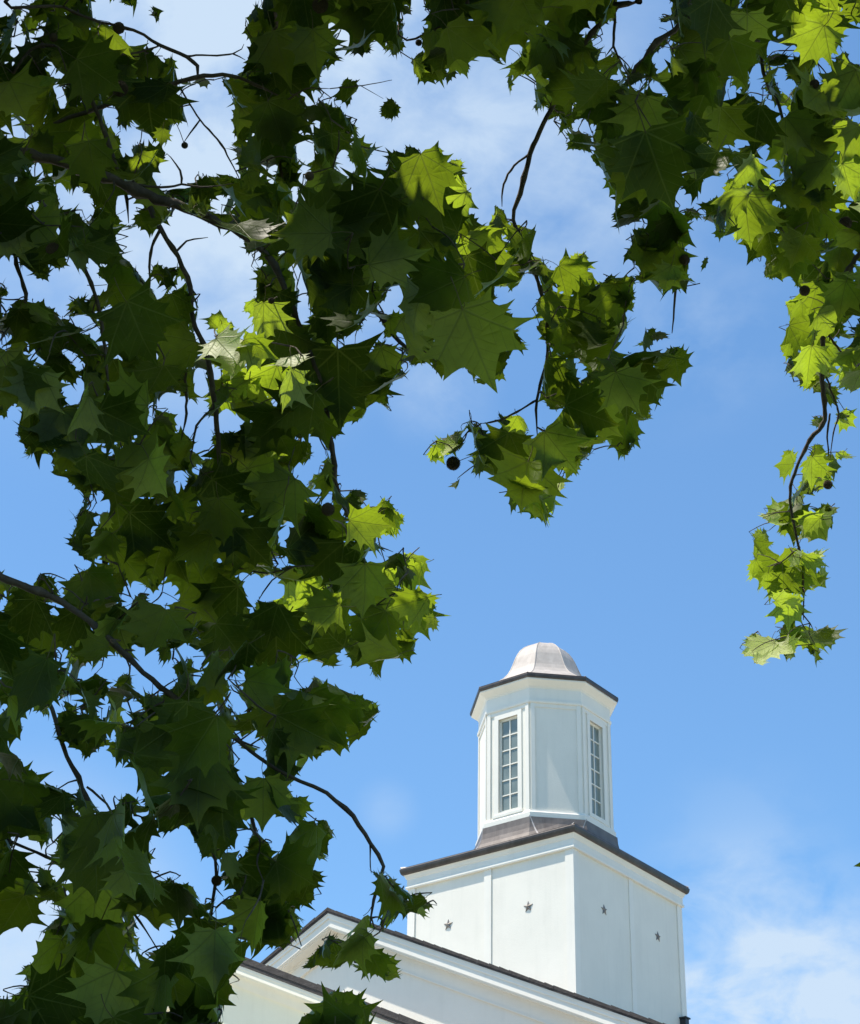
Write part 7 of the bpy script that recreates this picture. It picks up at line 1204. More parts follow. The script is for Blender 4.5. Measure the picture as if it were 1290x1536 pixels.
(855,753,120,21,51,48,0,14,33,0,540),(788,755,65,61,189,4,3,8,34,0,555),(764,812,48,31,124,63,3,39,2,0,562),(871,815,78,-5,349,56,0,29,13,0,544),(895,875,83,-3,5,69,4,63,10,0,553),
],
}
# twigs of each branch: from pixel x, y, depth cm to pixel x, y, depth cm
TWIGS = {
0: [
(179,263,507,170,270,500),(499,686,532,498,680,500),(511,727,494,505,730,500),(435,355,485,395,375,500),(428,593,532,422,598,500),(504,698,538,499,686,532),
(502,737,548,504,698,538),(489,671,514,496,667,500),(53,275,516,59,234,500),(497,726,523,499,686,532),(410,418,497,418,418,500),(480,612,491,489,616,500),(494,711,552,502,737,548),
(110,238,516,108,248,500),(291,310,516,283,317,500),(488,674,527,499,686,532),(515,782,500,525,778,500),(253,317,494,260,308,500),(482,648,504,492,641,500),
(452,533,463,464,532,500),(496,583,508,485,590,500),(278,301,521,291,310,516),(323,318,496,318,331,500),(424,341,477,435,355,485),(259,292,515,278,301,521),
(127,182,477,108,248,500),(522,809,489,535,803,500),(475,630,530,488,674,527),(294,305,497,283,317,500),(257,325,516,259,292,515),(297,262,504,297,280,500),
(481,698,559,494,711,552),(486,726,522,497,726,523),(481,702,518,486,726,522),(408,581,554,428,593,532),(565,793,510,559,815,500),(500,566,484,481,578,500),
(435,519,475,452,533,463),(398,430,480,410,418,497),(483,738,545,502,737,548),(500,780,428,522,809,489),(414,466,494,439,463,500),(132,231,512,110,238,516),
(467,635,487,480,612,491),(359,324,510,341,342,500),(535,736,557,502,737,548),(437,542,544,408,581,554),(332,307,515,359,324,510),(95,215,510,110,238,516),
(498,787,551,502,737,548),(579,847,534,565,793,510),(161,302,483,170,270,500),(520,622,553,475,630,530),(551,761,547,535,736,557),(478,438,493,434,451,500),
(207,246,493,199,276,500),(391,605,500,422,598,500),(525,626,524,475,630,530),(480,340,490,435,355,485),(605,822,520,579,847,534),(455,647,521,475,630,530),
(607,837,550,579,847,534),(448,631,539,475,630,530),(209,216,497,207,246,493),(605,845,558,607,837,550),(451,664,536,448,631,539),(524,859,542,579,847,534),
(379,612,505,391,605,500),(585,774,563,551,761,547),(446,662,552,451,664,536),(598,779,565,585,774,563),(577,762,472,522,809,489),(484,881,539,524,859,542),
(441,668,520,455,647,521),(545,609,506,496,583,508),(612,858,513,605,822,520),(629,821,562,605,845,558),(457,773,543,483,738,545),(427,659,538,451,664,536),
(367,506,462,435,519,475),(439,712,538,451,664,536),(548,578,502,545,609,506),(553,608,551,520,622,553),(431,672,560,446,662,552),(433,698,504,441,668,520),
(444,761,531,457,773,543),(587,744,556,585,774,563),(432,727,482,433,698,504),(595,888,505,612,858,513),(605,886,547,607,837,550),(436,760,514,444,761,531),
(413,776,515,436,760,514),(568,597,561,553,608,551),(631,891,535,605,886,547),(587,616,563,568,597,561),(505,926,541,484,881,539),(633,906,567,605,886,547),
(549,928,515,595,888,505),(467,983,525,505,926,541),(558,939,537,505,926,541),(605,936,544,605,886,547),(509,972,513,467,983,525),(553,971,554,558,939,537),
(575,979,547,553,971,554),(610,982,552,575,979,547),(555,1002,527,575,979,547),
],
1: [
(136,155,566,145,163,530),(110,252,554,82,185,530),(526,129,555,532,129,530),(93,236,544,110,252,554),(394,127,522,396,134,530),(130,120,569,136,155,566),(191,139,526,194,147,530),
(534,120,556,526,129,555),(178,163,562,136,155,566),(435,136,537,445,142,530),(394,163,526,408,139,530),(119,136,535,132,167,530),(202,157,555,178,163,562),
(216,126,560,202,157,555),(142,127,552,136,155,566),(64,220,545,93,236,544),(376,109,540,372,123,530),(478,149,525,478,133,530),(401,240,533,353,257,530),(155,142,568,136,155,566),
(501,150,549,526,129,555),(173,134,560,178,163,562),(107,128,549,142,127,552),(169,132,525,191,139,526),(180,195,562,178,163,562),(37,187,527,60,195,530),(399,275,536,401,240,533),
(46,173,562,64,220,545),(446,239,527,401,240,533),(57,166,545,46,173,562),(132,286,548,110,252,554),(98,130,549,107,128,549),(258,167,538,286,157,530),(211,173,575,178,163,562),
(97,139,557,98,130,549),(193,183,544,202,157,555),(465,175,535,445,142,530),(32,166,550,57,166,545),(68,146,541,57,166,545),(496,179,522,478,149,525),(211,213,578,211,173,575),
(16,157,575,46,173,562),(542,220,540,496,179,522),(583,229,510,542,220,540),(579,249,520,583,229,510),
],
2: [
(65,66,530,62,72,520),(87,70,489,80,68,520),(255,286,542,190,300,520),(236,292,521,190,300,520),(92,91,542,65,66,530),(309,317,546,255,286,542),(329,324,543,309,317,546),
(296,291,547,309,317,546),(261,296,536,255,286,542),(281,290,535,261,296,536),(162,249,518,172,240,520),(173,288,533,187,288,520),(313,295,555,296,291,547),(53,95,528,37,87,520),
(73,51,533,65,66,530),(105,126,495,87,70,489),(304,260,560,313,295,555),(208,334,547,255,286,542),(359,292,559,313,295,555),(219,251,523,180,265,520),(59,43,537,73,51,533),
(230,241,531,219,251,523),(21,55,547,59,43,537),(90,130,506,105,126,495),(59,35,533,59,43,537),(13,56,559,21,55,547),(20,16,545,21,55,547),(209,230,522,219,251,523),
(-18,99,529,20,110,520),(27,32,544,20,16,545),(11,43,541,27,32,544),(70,123,531,53,95,528),(10,38,553,13,56,559),(-12,30,546,11,43,541),(-42,80,519,-18,99,529),
(-52,122,505,-42,80,519),(-59,116,534,-18,99,529),(-38,41,542,-12,30,546),(-111,53,542,-38,41,542),
],
3: [
(217,81,529,213,76,530),(195,85,547,200,80,530),(110,84,531,131,96,530),(82,16,539,82,4,530),(244,84,547,195,85,547),(168,54,544,195,85,547),(65,14,571,82,16,539),
(121,2,541,118,20,530),(122,1,590,65,14,571),(148,54,510,152,33,530),(34,5,591,65,14,571),(49,15,557,65,14,571),(49,24,577,65,14,571),(54,-45,534,43,-14,530),(17,13,568,49,24,577),
(36,30,563,49,15,557),(188,-7,586,122,1,590),(125,-32,587,122,1,590),(150,-21,588,125,-32,587),(113,-41,511,95,10,530),(122,-41,550,121,2,541),(95,-54,541,122,-41,550),
(197,-16,577,188,-7,586),(146,-43,545,122,-41,550),(70,-80,544,95,-54,541),(131,-62,543,146,-43,545),(199,-52,551,146,-43,545),(171,-61,554,199,-52,551),(127,-103,532,131,-62,543),
(188,-86,564,171,-61,554),
],
4: [
(292,451,528,288,455,500),(328,770,487,334,768,500),(266,836,542,260,833,500),(273,816,503,280,817,500),(294,442,526,292,451,528),(269,405,540,294,442,526),
(272,566,498,278,560,500),(275,532,521,283,536,500),(295,520,521,275,532,521),(352,805,508,341,808,500),(417,846,503,413,857,500),(402,849,540,417,846,503),
(321,525,555,295,520,521),(268,543,523,275,532,521),(204,311,506,225,310,500),(217,428,552,269,405,540),(313,675,540,327,669,500),(333,574,546,321,525,555),
(338,601,523,322,603,500),(240,855,538,266,836,542),(422,837,531,402,849,540),(271,468,538,292,451,528),(346,683,499,328,681,500),(260,585,536,268,543,523),
(341,604,564,333,574,546),(381,836,542,402,849,540),(245,416,501,225,416,500),(256,412,549,269,405,540),(398,839,546,381,836,542),(320,808,523,352,805,508),
(433,829,555,398,839,546),(234,856,545,240,855,538),(325,506,549,321,525,555),(291,702,492,288,678,500),(201,408,550,217,428,552),(254,418,547,256,412,549),
(346,590,519,338,601,523),(321,834,505,347,836,500),(304,712,510,329,707,500),(335,524,546,325,506,549),(289,769,495,314,776,500),(262,672,506,288,678,500),
(279,703,547,313,675,540),(330,868,525,320,808,523),(300,702,523,304,712,510),(323,487,560,325,506,549),(408,827,521,422,837,531),(248,577,535,260,585,536),
(436,819,532,422,837,531),(224,860,542,234,856,545),(246,558,490,272,566,498),(362,712,502,346,683,499),(217,848,546,224,860,542),(191,417,553,201,408,550),
(345,534,552,335,524,546),(247,538,477,246,558,490),(355,584,486,320,590,500),(222,820,516,250,842,500),(216,829,542,217,848,546),(242,666,525,262,672,506),
(239,578,502,272,566,498),(245,515,535,268,543,523),(247,498,529,245,515,535),(432,808,524,436,819,532),(358,553,554,345,534,552),(234,575,542,248,577,535),
(234,609,508,239,578,502),(217,621,510,234,609,508),(405,811,502,417,846,503),(244,693,516,242,666,525),(339,478,550,325,506,549),(232,615,500,234,609,508),
(487,851,512,440,850,500),(243,889,489,250,842,500),(229,624,539,234,575,542),(279,881,504,250,842,500),(220,883,549,224,860,542),(234,709,542,279,703,547),
(389,547,556,358,553,554),(396,791,488,405,811,502),(211,492,538,245,515,535),(372,545,547,358,553,554),(219,737,519,244,693,516),(155,738,512,219,737,519),
(227,508,467,247,538,477),(222,785,502,222,820,516),(140,730,497,155,738,512),(168,748,493,140,730,497),(498,878,494,487,851,512),(218,911,484,243,889,489),
(475,918,488,498,878,494),(214,772,522,219,737,519),(140,750,502,140,730,497),(234,750,506,222,785,502),(172,769,500,168,748,493),(162,770,540,214,772,522),
(162,778,530,162,770,540),(150,794,493,172,769,500),
],
5: [
(144,472,500,138,475,470),(103,368,489,103,360,470),(196,687,490,187,688,470),(11,489,480,21,488,470),(135,451,483,145,450,470),(151,540,472,158,533,470),(3,338,462,10,330,470),
(27,449,483,38,450,470),(162,477,489,144,472,500),(2,350,443,3,338,462),(48,200,457,25,250,470),(43,298,477,53,290,470),(34,214,480,14,245,470),(132,384,468,120,393,470),
(42,245,464,25,250,470),(66,338,451,81,330,470),(7,499,457,21,488,470),(162,444,526,144,472,500),(146,593,461,164,587,470),(9,468,465,26,475,470),(-6,348,483,13,343,470),
(14,268,468,32,260,470),(1,486,463,9,468,465),(100,395,485,103,368,489),(2,496,489,11,489,480),(177,515,477,157,520,470),(100,319,470,81,330,470),(166,449,483,135,451,483),
(87,302,490,43,298,477),(40,362,485,-6,348,483),(32,301,446,66,338,451),(118,461,486,135,451,483),(50,400,490,40,362,485),(138,573,440,146,593,461),(1,473,494,2,496,489),
(67,267,466,46,280,470),(7,430,498,1,473,494),(202,429,521,162,444,526),(200,628,493,196,687,490),(70,265,485,87,302,490),(210,667,448,184,675,470),(123,340,443,66,338,451),
(252,613,445,210,667,448),(51,489,478,26,475,470),(58,347,471,81,330,470),(133,575,491,151,540,472),(196,399,526,202,429,521),(129,533,459,158,533,470),(26,302,464,46,280,470),
(129,545,474,151,540,472),(42,511,479,51,489,478),(125,520,482,129,545,474),(117,502,470,146,488,470),(144,365,472,132,384,468),(53,498,498,2,496,489),(104,474,474,117,502,470),
(3,517,478,11,489,480),(124,330,487,103,368,489),(146,669,487,196,687,490),(104,444,505,144,472,500),(124,546,502,133,575,491),(73,381,469,103,360,470),(192,355,454,144,365,472),
(190,370,471,144,365,472),(62,386,501,50,400,490),(-16,274,459,14,268,468),(75,389,478,73,381,469),(139,341,472,144,365,472),(96,475,492,118,461,486),(123,315,459,100,319,470),
(-10,434,498,7,430,498),(-6,522,429,7,499,457),(121,602,442,138,573,440),(143,694,468,187,688,470),(196,480,497,162,477,489),(98,496,450,129,533,459),(-12,521,459,7,499,457),
(136,322,476,139,341,472),(109,524,465,117,502,470),(-29,490,449,7,499,457),(109,542,489,125,520,482),(126,652,472,143,694,468),(-16,445,479,27,449,483),(-81,208,444,-20,230,470),
(-16,442,465,9,468,465),(136,694,466,143,694,468),(-42,338,441,2,350,443),(61,522,474,42,511,479),(-24,424,447,-16,442,465),(99,515,459,109,524,465),(119,657,456,126,652,472),
(129,695,467,136,694,466),(-68,264,428,-81,208,444),(127,704,466,129,695,467),(-31,435,489,-10,434,498),(113,658,435,121,602,442),(39,550,460,61,522,474),(74,528,434,98,496,450),
(-46,512,504,2,496,489),(-47,464,491,-31,435,489),(-41,428,479,-16,445,479),(85,577,459,39,550,460),(145,755,458,127,704,466),(-55,463,458,-29,490,449),(116,724,475,127,704,466),
(109,712,484,116,724,475),(135,753,480,116,724,475),(79,589,475,85,577,459),(114,799,475,135,753,480),(124,754,469,135,753,480),(123,795,466,114,799,475),(-68,454,480,-41,428,479),
(69,591,455,85,577,459),(132,765,486,135,753,480),(68,594,470,79,589,475),(84,671,483,109,712,484),(41,583,465,68,594,470),(119,785,482,132,765,486),(69,655,479,84,671,483),
(41,601,487,79,589,475),(20,608,488,41,601,487),(45,628,483,41,601,487),(50,652,471,69,655,479),(43,623,457,69,591,455),(48,665,505,84,671,483),(-53,603,472,20,608,488),
(23,652,504,48,665,505),
],
6: [
(344,1126,435,352,1108,440),(59,871,440,67,870,440),(195,1001,484,200,993,440),(61,862,483,59,871,440),(163,946,493,195,1001,484),(160,972,448,170,966,440),
(181,961,428,170,966,440),(128,907,450,120,920,440),(246,1052,440,250,1037,440),(235,1045,451,240,1030,440),(584,1323,433,571,1312,440),(94,881,457,128,907,450),
(333,1075,444,320,1087,440),(562,1393,438,557,1377,440),(393,1108,443,377,1117,440),(150,921,475,163,946,493),(575,1384,444,557,1377,440),(424,1181,441,438,1165,440),
(153,978,458,160,972,448),(583,1352,476,575,1384,444),(404,1175,449,424,1181,441),(10,897,465,24,874,440),(98,869,494,61,862,483),(220,1050,471,235,1045,451),
(-21,886,477,10,897,465),(-14,891,492,-21,886,477),(129,889,447,128,907,450),(213,1049,460,220,1050,471),(209,1047,474,220,1050,471),(224,1060,462,213,1049,460),
(-23,891,463,10,897,465),(179,928,450,160,957,440),(276,1013,478,220,1050,471),(596,1357,477,583,1352,476),(545,1412,453,575,1384,444),(153,1001,459,153,978,458),
(606,1329,469,583,1352,476),(-62,878,475,-21,886,477),(-45,889,496,-14,891,492),(275,1002,477,276,1013,478),(259,989,465,275,1002,477),(265,994,473,275,1002,477),
(189,1042,495,195,1001,484),(162,897,460,128,907,450),(51,937,449,72,894,440),(610,1347,441,584,1323,433),(314,1024,471,276,1013,478),(191,1051,475,209,1047,474),
(99,967,492,163,946,493),(234,957,454,259,989,465),(113,982,464,153,978,458),(112,847,443,129,889,447),(-68,889,421,-40,845,440),(231,944,461,234,957,454),(92,969,480,99,967,492),
(223,892,440,179,928,450),(414,1074,425,393,1108,443),(-81,886,485,-62,878,475),(527,1429,451,545,1412,453),(383,1055,426,414,1074,425),(517,1422,467,527,1429,451),
(288,990,485,275,1002,477),(-55,907,462,-23,891,463),(303,997,463,314,1024,471),(199,1081,437,246,1052,440),(207,894,451,223,892,440),(497,1411,476,517,1422,467),
(342,1018,429,383,1055,426),(196,895,473,162,897,460),(260,953,448,234,957,454),(532,1443,466,517,1422,467),(263,911,446,260,953,448),(492,1408,452,527,1429,451),
(204,1092,475,191,1051,475),(177,847,479,196,895,473),(483,1410,466,497,1411,476),(641,1355,484,596,1357,477),(192,1093,438,199,1081,437),(183,1087,447,192,1093,438),
(648,1339,438,610,1347,441),(583,1456,488,532,1443,466),(166,844,486,177,847,479),(293,919,456,263,911,446),(207,1117,450,183,1087,447),(159,835,475,177,847,479),
(343,970,441,342,1018,429),(655,1356,487,641,1355,484),(274,934,465,293,919,456),(158,821,465,159,835,475),(343,975,466,303,997,463),(292,946,444,260,953,448),
(299,950,463,274,934,465),
],
7: [
(213,1310,436,210,1304,420),(219,1305,440,213,1310,436),(85,1085,424,82,1079,420),(179,1287,401,181,1280,420),(57,1041,427,66,1042,420),(239,1315,441,219,1305,440),
(66,1060,417,72,1053,420),(215,1319,450,219,1305,440),(126,1217,419,135,1210,420),(129,1222,446,140,1225,420),(178,1229,427,168,1220,420),(165,1235,418,168,1220,420),
(172,1194,440,178,1229,427),(119,1214,422,126,1217,419),(80,1025,424,60,1030,420),(41,1038,414,60,1030,420),(115,1225,430,119,1214,422),(100,1043,444,80,1025,424),
(92,1185,447,129,1222,446),(195,1204,412,168,1220,420),(105,1220,430,115,1225,430),(201,1223,413,195,1204,412),(85,1006,421,80,1025,424),(233,1272,442,219,1305,440),
(270,1314,414,230,1318,420),(121,1062,424,85,1085,424),(34,996,423,60,1030,420),(86,994,442,100,1043,444),(206,1197,426,195,1204,412),(160,1019,422,121,1062,424),
(82,951,389,85,1006,421),(136,1094,438,121,1062,424),(76,1191,419,118,1170,420),(115,1028,450,100,1043,444),(7,1029,407,41,1038,414),(116,1022,413,85,1006,421),
(132,1054,418,121,1062,424),(117,1019,440,100,1043,444),(132,1043,441,117,1019,440),(233,1245,416,201,1223,413),(149,1031,443,132,1043,441),(82,972,423,85,1006,421),
(12,1081,428,57,1041,427),(158,1100,454,136,1094,438),(164,1059,460,158,1100,454),(154,1063,422,132,1054,418),(-1,986,438,34,996,423),(-9,997,444,-1,986,438),
(-18,1001,410,7,1029,407),(-10,975,421,-18,1001,410),(-53,983,385,-18,1001,410),
],
8: [
(304,1089,392,310,1090,430),(375,1243,409,315,1267,430),(325,1361,429,318,1362,430),(388,1280,423,375,1243,409),(260,1056,414,310,1090,430),(316,1452,433,304,1452,430),
(319,1243,440,307,1243,430),(308,1354,442,320,1350,430),(316,1458,423,304,1452,430),(285,1180,405,298,1185,430),(287,1169,383,285,1180,405),(359,1139,398,304,1089,392),
(282,1204,412,285,1180,405),(320,1459,443,316,1452,433),(336,1274,427,318,1278,430),(281,1221,436,300,1220,430),(285,1234,441,281,1221,436),(281,1219,427,300,1220,430),
(254,1414,414,308,1424,430),(395,1321,411,388,1280,423),(340,1262,422,336,1274,427),(329,1227,424,304,1232,430),(275,1236,431,281,1221,436),(346,1273,437,336,1274,427),
(333,1459,442,320,1459,443),(359,1342,420,325,1361,429),(282,1011,408,260,1056,414),(369,1312,424,359,1342,420),(255,1212,391,287,1169,383),(368,1382,391,395,1321,411),
(360,1444,459,333,1459,442),(346,1038,384,304,1089,392),(330,1514,425,302,1466,430),(359,1470,439,333,1459,442),(287,1532,420,330,1514,425),(280,1530,416,287,1532,420),
(326,1534,415,330,1514,425),(308,1539,410,326,1534,415),(200,1093,402,260,1056,414),(188,1089,413,200,1093,402),(242,1519,409,280,1530,416),(303,1547,423,287,1532,420),
(270,1541,412,280,1530,416),(300,1548,406,308,1539,410),(288,1549,407,300,1548,406),(263,1540,418,280,1530,416),(272,1546,418,263,1540,418),(281,1551,425,272,1546,418),
(261,1546,413,270,1541,412),(251,1541,427,263,1540,418),(345,1549,413,326,1534,415),(327,1557,419,326,1534,415),(258,1550,421,263,1540,418),(251,1556,431,251,1541,427),
(200,1522,400,242,1519,409),(236,1559,401,261,1546,413),(266,1579,416,258,1550,421),(228,1559,437,251,1556,431),(263,1580,404,236,1559,401),(234,1568,429,251,1556,431),
(209,1556,421,234,1568,429),(191,1544,413,209,1556,421),(200,1556,415,191,1544,413),(228,1584,416,209,1556,421),(191,1557,398,200,1522,400),(271,1610,408,263,1580,404),
(174,1554,428,209,1556,421),(165,1559,438,174,1554,428),(164,1559,430,174,1554,428),(118,1538,428,164,1559,430),(198,1599,466,228,1559,437),(181,1584,440,165,1559,438),
(141,1562,415,118,1538,428),(126,1554,402,141,1562,415),(140,1565,427,164,1559,430),(144,1572,423,140,1565,427),(103,1542,435,118,1538,428),(121,1562,446,103,1542,435),
(123,1582,429,140,1565,427),(74,1563,429,103,1542,435),(44,1539,432,74,1563,429),(71,1582,440,74,1563,429),
],
9: [
(361,1110,490,340,1120,450),(344,1156,467,348,1161,450),(330,1143,444,342,1134,450),(364,1097,459,340,1120,450),(319,1066,492,361,1110,490),(391,1210,440,375,1220,450),
(440,1372,477,428,1358,450),(408,1263,450,390,1270,450),(400,1326,443,420,1320,450),(378,1289,439,398,1282,450),(399,1216,469,375,1220,450),(420,1381,461,428,1358,450),
(350,1069,473,364,1097,459),(445,1300,465,420,1320,450),(363,1288,438,378,1289,439),(427,1199,483,399,1216,469),(357,1285,444,363,1288,438),(342,1058,477,350,1069,473),
(274,1140,447,330,1143,444),(395,1082,485,361,1110,490),(476,1232,494,427,1199,483),(257,1178,444,274,1140,447),(371,1070,462,364,1097,459),(489,1249,462,445,1300,465),
(365,1364,444,400,1326,443),(374,1065,489,395,1082,485),(385,1392,450,365,1364,444),(482,1341,460,445,1300,465),(471,1294,462,445,1300,465),(490,1274,468,489,1249,462),
(368,1044,454,371,1070,462),(346,1028,461,368,1044,454),(455,1254,456,489,1249,462),(452,1418,428,428,1358,450),(352,1021,488,374,1065,489),(405,1042,463,371,1070,462),
(416,976,456,405,1042,463),(436,983,461,416,976,456),(431,1006,470,436,983,461),(442,1013,446,436,983,461),
],
10: [
(467,398,514,470,392,510),(567,469,522,561,467,510),(591,497,512,585,495,510),(605,520,538,567,469,522),(551,452,525,567,469,522),(575,469,503,570,475,510),
(618,530,546,605,520,538),(403,405,523,440,368,510),(404,375,525,403,405,523),(604,527,530,605,520,538),(623,520,514,613,523,510),(463,373,512,460,384,510),
(550,473,521,567,469,522),(594,482,525,567,469,522),(499,395,499,491,409,510),(378,383,518,404,375,525),(399,416,513,403,405,523),(392,404,513,399,416,513),
(445,431,522,467,398,514),(382,391,530,404,375,525),(529,350,468,499,395,499),(576,327,492,568,345,510),(546,480,509,561,467,510),(558,437,490,575,469,503),
(444,306,507,480,300,510),(601,540,489,613,523,510),(406,442,520,399,416,513),(543,480,541,551,452,525),(583,533,510,600,515,510),(650,539,508,627,532,510),
(522,402,476,529,350,468),(489,439,512,502,418,510),(611,552,492,601,540,489),(587,538,511,583,533,510),(574,443,512,561,467,510),(562,517,526,604,527,530),
(455,262,497,444,306,507),(483,489,532,543,480,541),(533,399,485,522,402,476),(493,365,507,463,373,512),(587,436,489,558,437,490),(662,508,510,650,539,508),
(578,425,514,574,443,512),(505,474,503,546,480,509),(491,475,530,483,489,532),(510,482,530,491,475,530),(533,504,553,543,480,541),(570,413,487,558,437,490),
(506,506,521,510,482,530),(587,565,527,604,527,530),(515,495,536,510,482,530),(673,558,519,650,539,508),(500,250,485,455,262,497),(587,418,518,578,425,514),
(517,517,518,506,506,521),(565,564,538,587,565,527),(592,402,523,587,418,518),(508,196,476,500,250,485),(601,404,502,578,425,514),(631,313,494,576,327,492),
(556,577,517,587,565,527),(616,419,525,592,402,523),(590,595,519,556,577,517),(640,325,513,631,313,494),(648,340,498,631,313,494),(632,292,481,631,313,494),
(587,253,474,632,292,481),(697,396,483,648,340,498),(644,408,483,697,396,483),(697,433,483,697,396,483),(676,415,466,697,433,483),
],
11: [
(712,649,620,711,642,590),(824,521,565,820,516,590),(949,109,573,928,84,590),(915,28,613,922,28,590),(900,31,625,915,28,613),(782,346,589,780,353,590),(899,33,612,915,28,613),
(798,381,596,795,388,590),(828,479,585,820,480,590),(834,166,595,825,165,590),(714,633,611,712,649,620),(722,644,603,714,633,611),(904,21,622,900,31,625),(1001,65,572,949,109,573),
(810,398,597,798,381,596),(820,436,594,810,440,590),(1010,57,579,1001,65,572),(905,15,618,904,21,622),(786,397,582,795,388,590),(707,630,622,712,649,620),(831,182,618,834,166,595),
(838,165,619,831,182,618),(904,52,582,898,40,590),(907,-11,589,920,-10,590),(816,407,599,810,398,597),(820,597,575,808,588,590),(722,653,580,711,642,590),(833,548,574,824,521,565),
(886,80,600,874,71,590),(694,636,615,714,633,611),(836,521,593,820,516,590),(817,143,605,834,166,595),(903,61,593,889,50,590),(914,-27,611,905,15,618),(790,331,572,782,346,589),
(815,144,620,838,165,619),(907,79,602,886,80,600),(798,464,587,813,453,590),(892,79,601,886,80,600),(818,390,579,786,397,582),(749,329,595,770,330,590),(838,460,572,828,479,585),
(728,657,578,722,653,580),(899,73,598,892,79,601),(848,174,601,834,166,595),(745,336,581,770,330,590),(704,615,575,722,653,580),(921,-39,592,920,-10,590),(870,147,594,844,128,590),
(681,677,595,700,650,590),(770,416,627,816,407,599),(759,390,613,770,416,627),(897,156,583,870,147,594),(824,90,588,856,104,590),(769,422,620,770,416,627),
(748,371,605,759,390,613),(834,66,595,824,90,588),(804,123,601,817,143,605),(897,126,580,897,156,583),(802,125,621,815,144,620),(846,422,593,820,436,594),(849,207,611,831,182,618),
(881,-3,595,907,-11,589),(848,595,592,808,588,590),(869,167,606,848,174,601),(852,585,580,820,597,575),(849,213,609,849,207,611),(864,535,608,836,521,593),
(655,662,595,681,677,595),(724,690,605,722,644,603),(744,390,554,790,331,572),(872,182,570,897,156,583),(732,691,623,712,649,620),(800,97,590,824,90,588),(868,201,627,831,182,618),
(853,673,616,806,641,590),(832,26,597,834,66,595),(748,694,598,724,690,605),(737,416,591,786,397,582),(924,-84,594,921,-39,592),(860,-36,579,907,-11,589),(688,716,614,724,690,605),
(867,671,593,806,641,590),(635,682,599,655,662,595),(893,523,609,864,535,608),(763,113,623,802,125,621),(877,379,586,846,422,593),(845,713,620,853,673,616),
(691,351,560,744,390,554),(889,419,601,846,422,593),(902,478,573,838,460,572),(767,95,605,804,123,601),(878,-84,554,860,-36,579),(776,25,593,832,26,597),(889,668,584,867,671,593),
(808,10,576,776,25,593),(832,727,588,867,671,593),(778,727,613,748,694,598),(922,511,598,893,523,609),(896,638,591,889,668,584),(883,690,617,853,673,616),(804,733,583,832,727,588),
(912,543,580,922,511,598),(892,674,601,867,671,593),(881,-96,552,878,-84,554),(837,732,615,845,713,620),(682,373,564,691,351,560),(904,638,574,889,668,584),
(701,468,591,737,416,591),(749,739,560,804,733,583),(800,744,601,778,727,613),(828,743,588,832,727,588),(965,584,559,912,543,580),(948,578,531,965,584,559),
(810,-47,570,860,-36,579),(806,-66,565,810,-47,570),(793,762,621,778,727,613),(926,669,594,892,674,601),(942,594,595,896,638,591),(936,670,598,926,669,594),
(940,634,608,936,670,598),(948,608,544,948,578,531),(942,659,605,936,670,598),(946,611,570,965,584,559),(976,624,559,965,584,559),
],
12: [
(992,275,529,990,282,540),(942,113,526,950,115,540),(1012,321,542,1008,328,540),(929,93,516,942,113,526),(976,84,537,975,75,540),(1122,-6,539,1080,30,540),
(965,110,552,958,102,540),(950,133,529,942,113,526),(975,96,561,965,110,552),(1003,285,520,992,275,529),(963,120,542,950,115,540),(998,363,561,1012,366,540),
(929,122,559,965,110,552),(945,147,526,950,133,529),(979,297,541,994,293,540),(1005,69,548,998,55,540),(1027,346,534,1012,340,540),(1030,374,546,1012,379,540),
(1020,308,528,1003,285,520),(1006,25,549,1020,38,540),(1032,5,531,1040,24,540),(1006,269,543,990,282,540),(1029,57,529,1020,38,540),(1008,74,512,1029,57,529),
(953,152,502,945,147,526),(975,116,512,953,152,502),(967,284,529,992,275,529),(988,413,568,998,363,561),(1036,-4,531,1032,5,531),(998,22,539,1010,45,540),(993,22,548,1006,25,549),
(916,216,536,940,200,540),(981,388,561,998,363,561),(1024,-4,554,1006,25,549),(932,250,538,962,235,540),(1039,312,568,998,363,561),(988,209,508,953,152,502),
(1050,425,529,1013,430,540),(974,354,535,1012,353,540),(1045,318,552,1012,321,542),(1052,64,515,1008,74,512),(966,334,561,998,363,561),(900,117,521,929,93,516),
(953,305,559,966,334,561),(890,159,533,930,145,540),(902,219,550,916,216,536),(969,409,538,1013,404,540),(955,319,532,967,284,529),(1076,-34,500,1036,-4,531),
(964,419,536,969,409,538),(867,194,537,890,159,533),(947,313,575,953,305,559),(888,199,511,890,159,533),(960,346,544,974,354,535),(907,245,557,902,219,550),
(1092,111,529,1113,54,540),(949,327,535,955,319,532),(958,417,546,969,409,538),(920,272,514,967,284,529),(1041,259,537,1006,269,543),(1044,-45,542,1036,-4,531),
(874,200,550,902,219,550),(885,224,563,907,245,557),(1009,-33,568,1024,-4,554),(953,370,559,981,388,561),(1035,237,556,1006,269,543),(951,402,558,953,370,559),
(947,351,565,953,370,559),(1015,-38,537,1044,-45,542),(1073,317,548,1045,318,552),(927,301,561,953,305,559),(1033,112,547,1005,69,548),(945,428,537,964,419,536),
(945,425,543,958,417,546),(1080,347,554,1073,317,548),(1080,332,559,1080,347,554),(1025,-53,533,1015,-38,537),(1080,315,544,1073,317,548),(939,360,536,960,346,544),
(935,488,532,945,428,537),(934,473,538,935,488,532),(931,450,550,945,425,543),(1065,250,557,1035,237,556),(930,423,573,951,402,558),(1104,339,536,1080,315,544),
(1021,-80,522,1025,-53,533),(911,540,508,935,488,532),(1040,151,536,1033,112,547),(1071,224,554,1065,250,557),(905,411,570,930,423,573),(1029,-87,513,1021,-80,522),
],
13: [
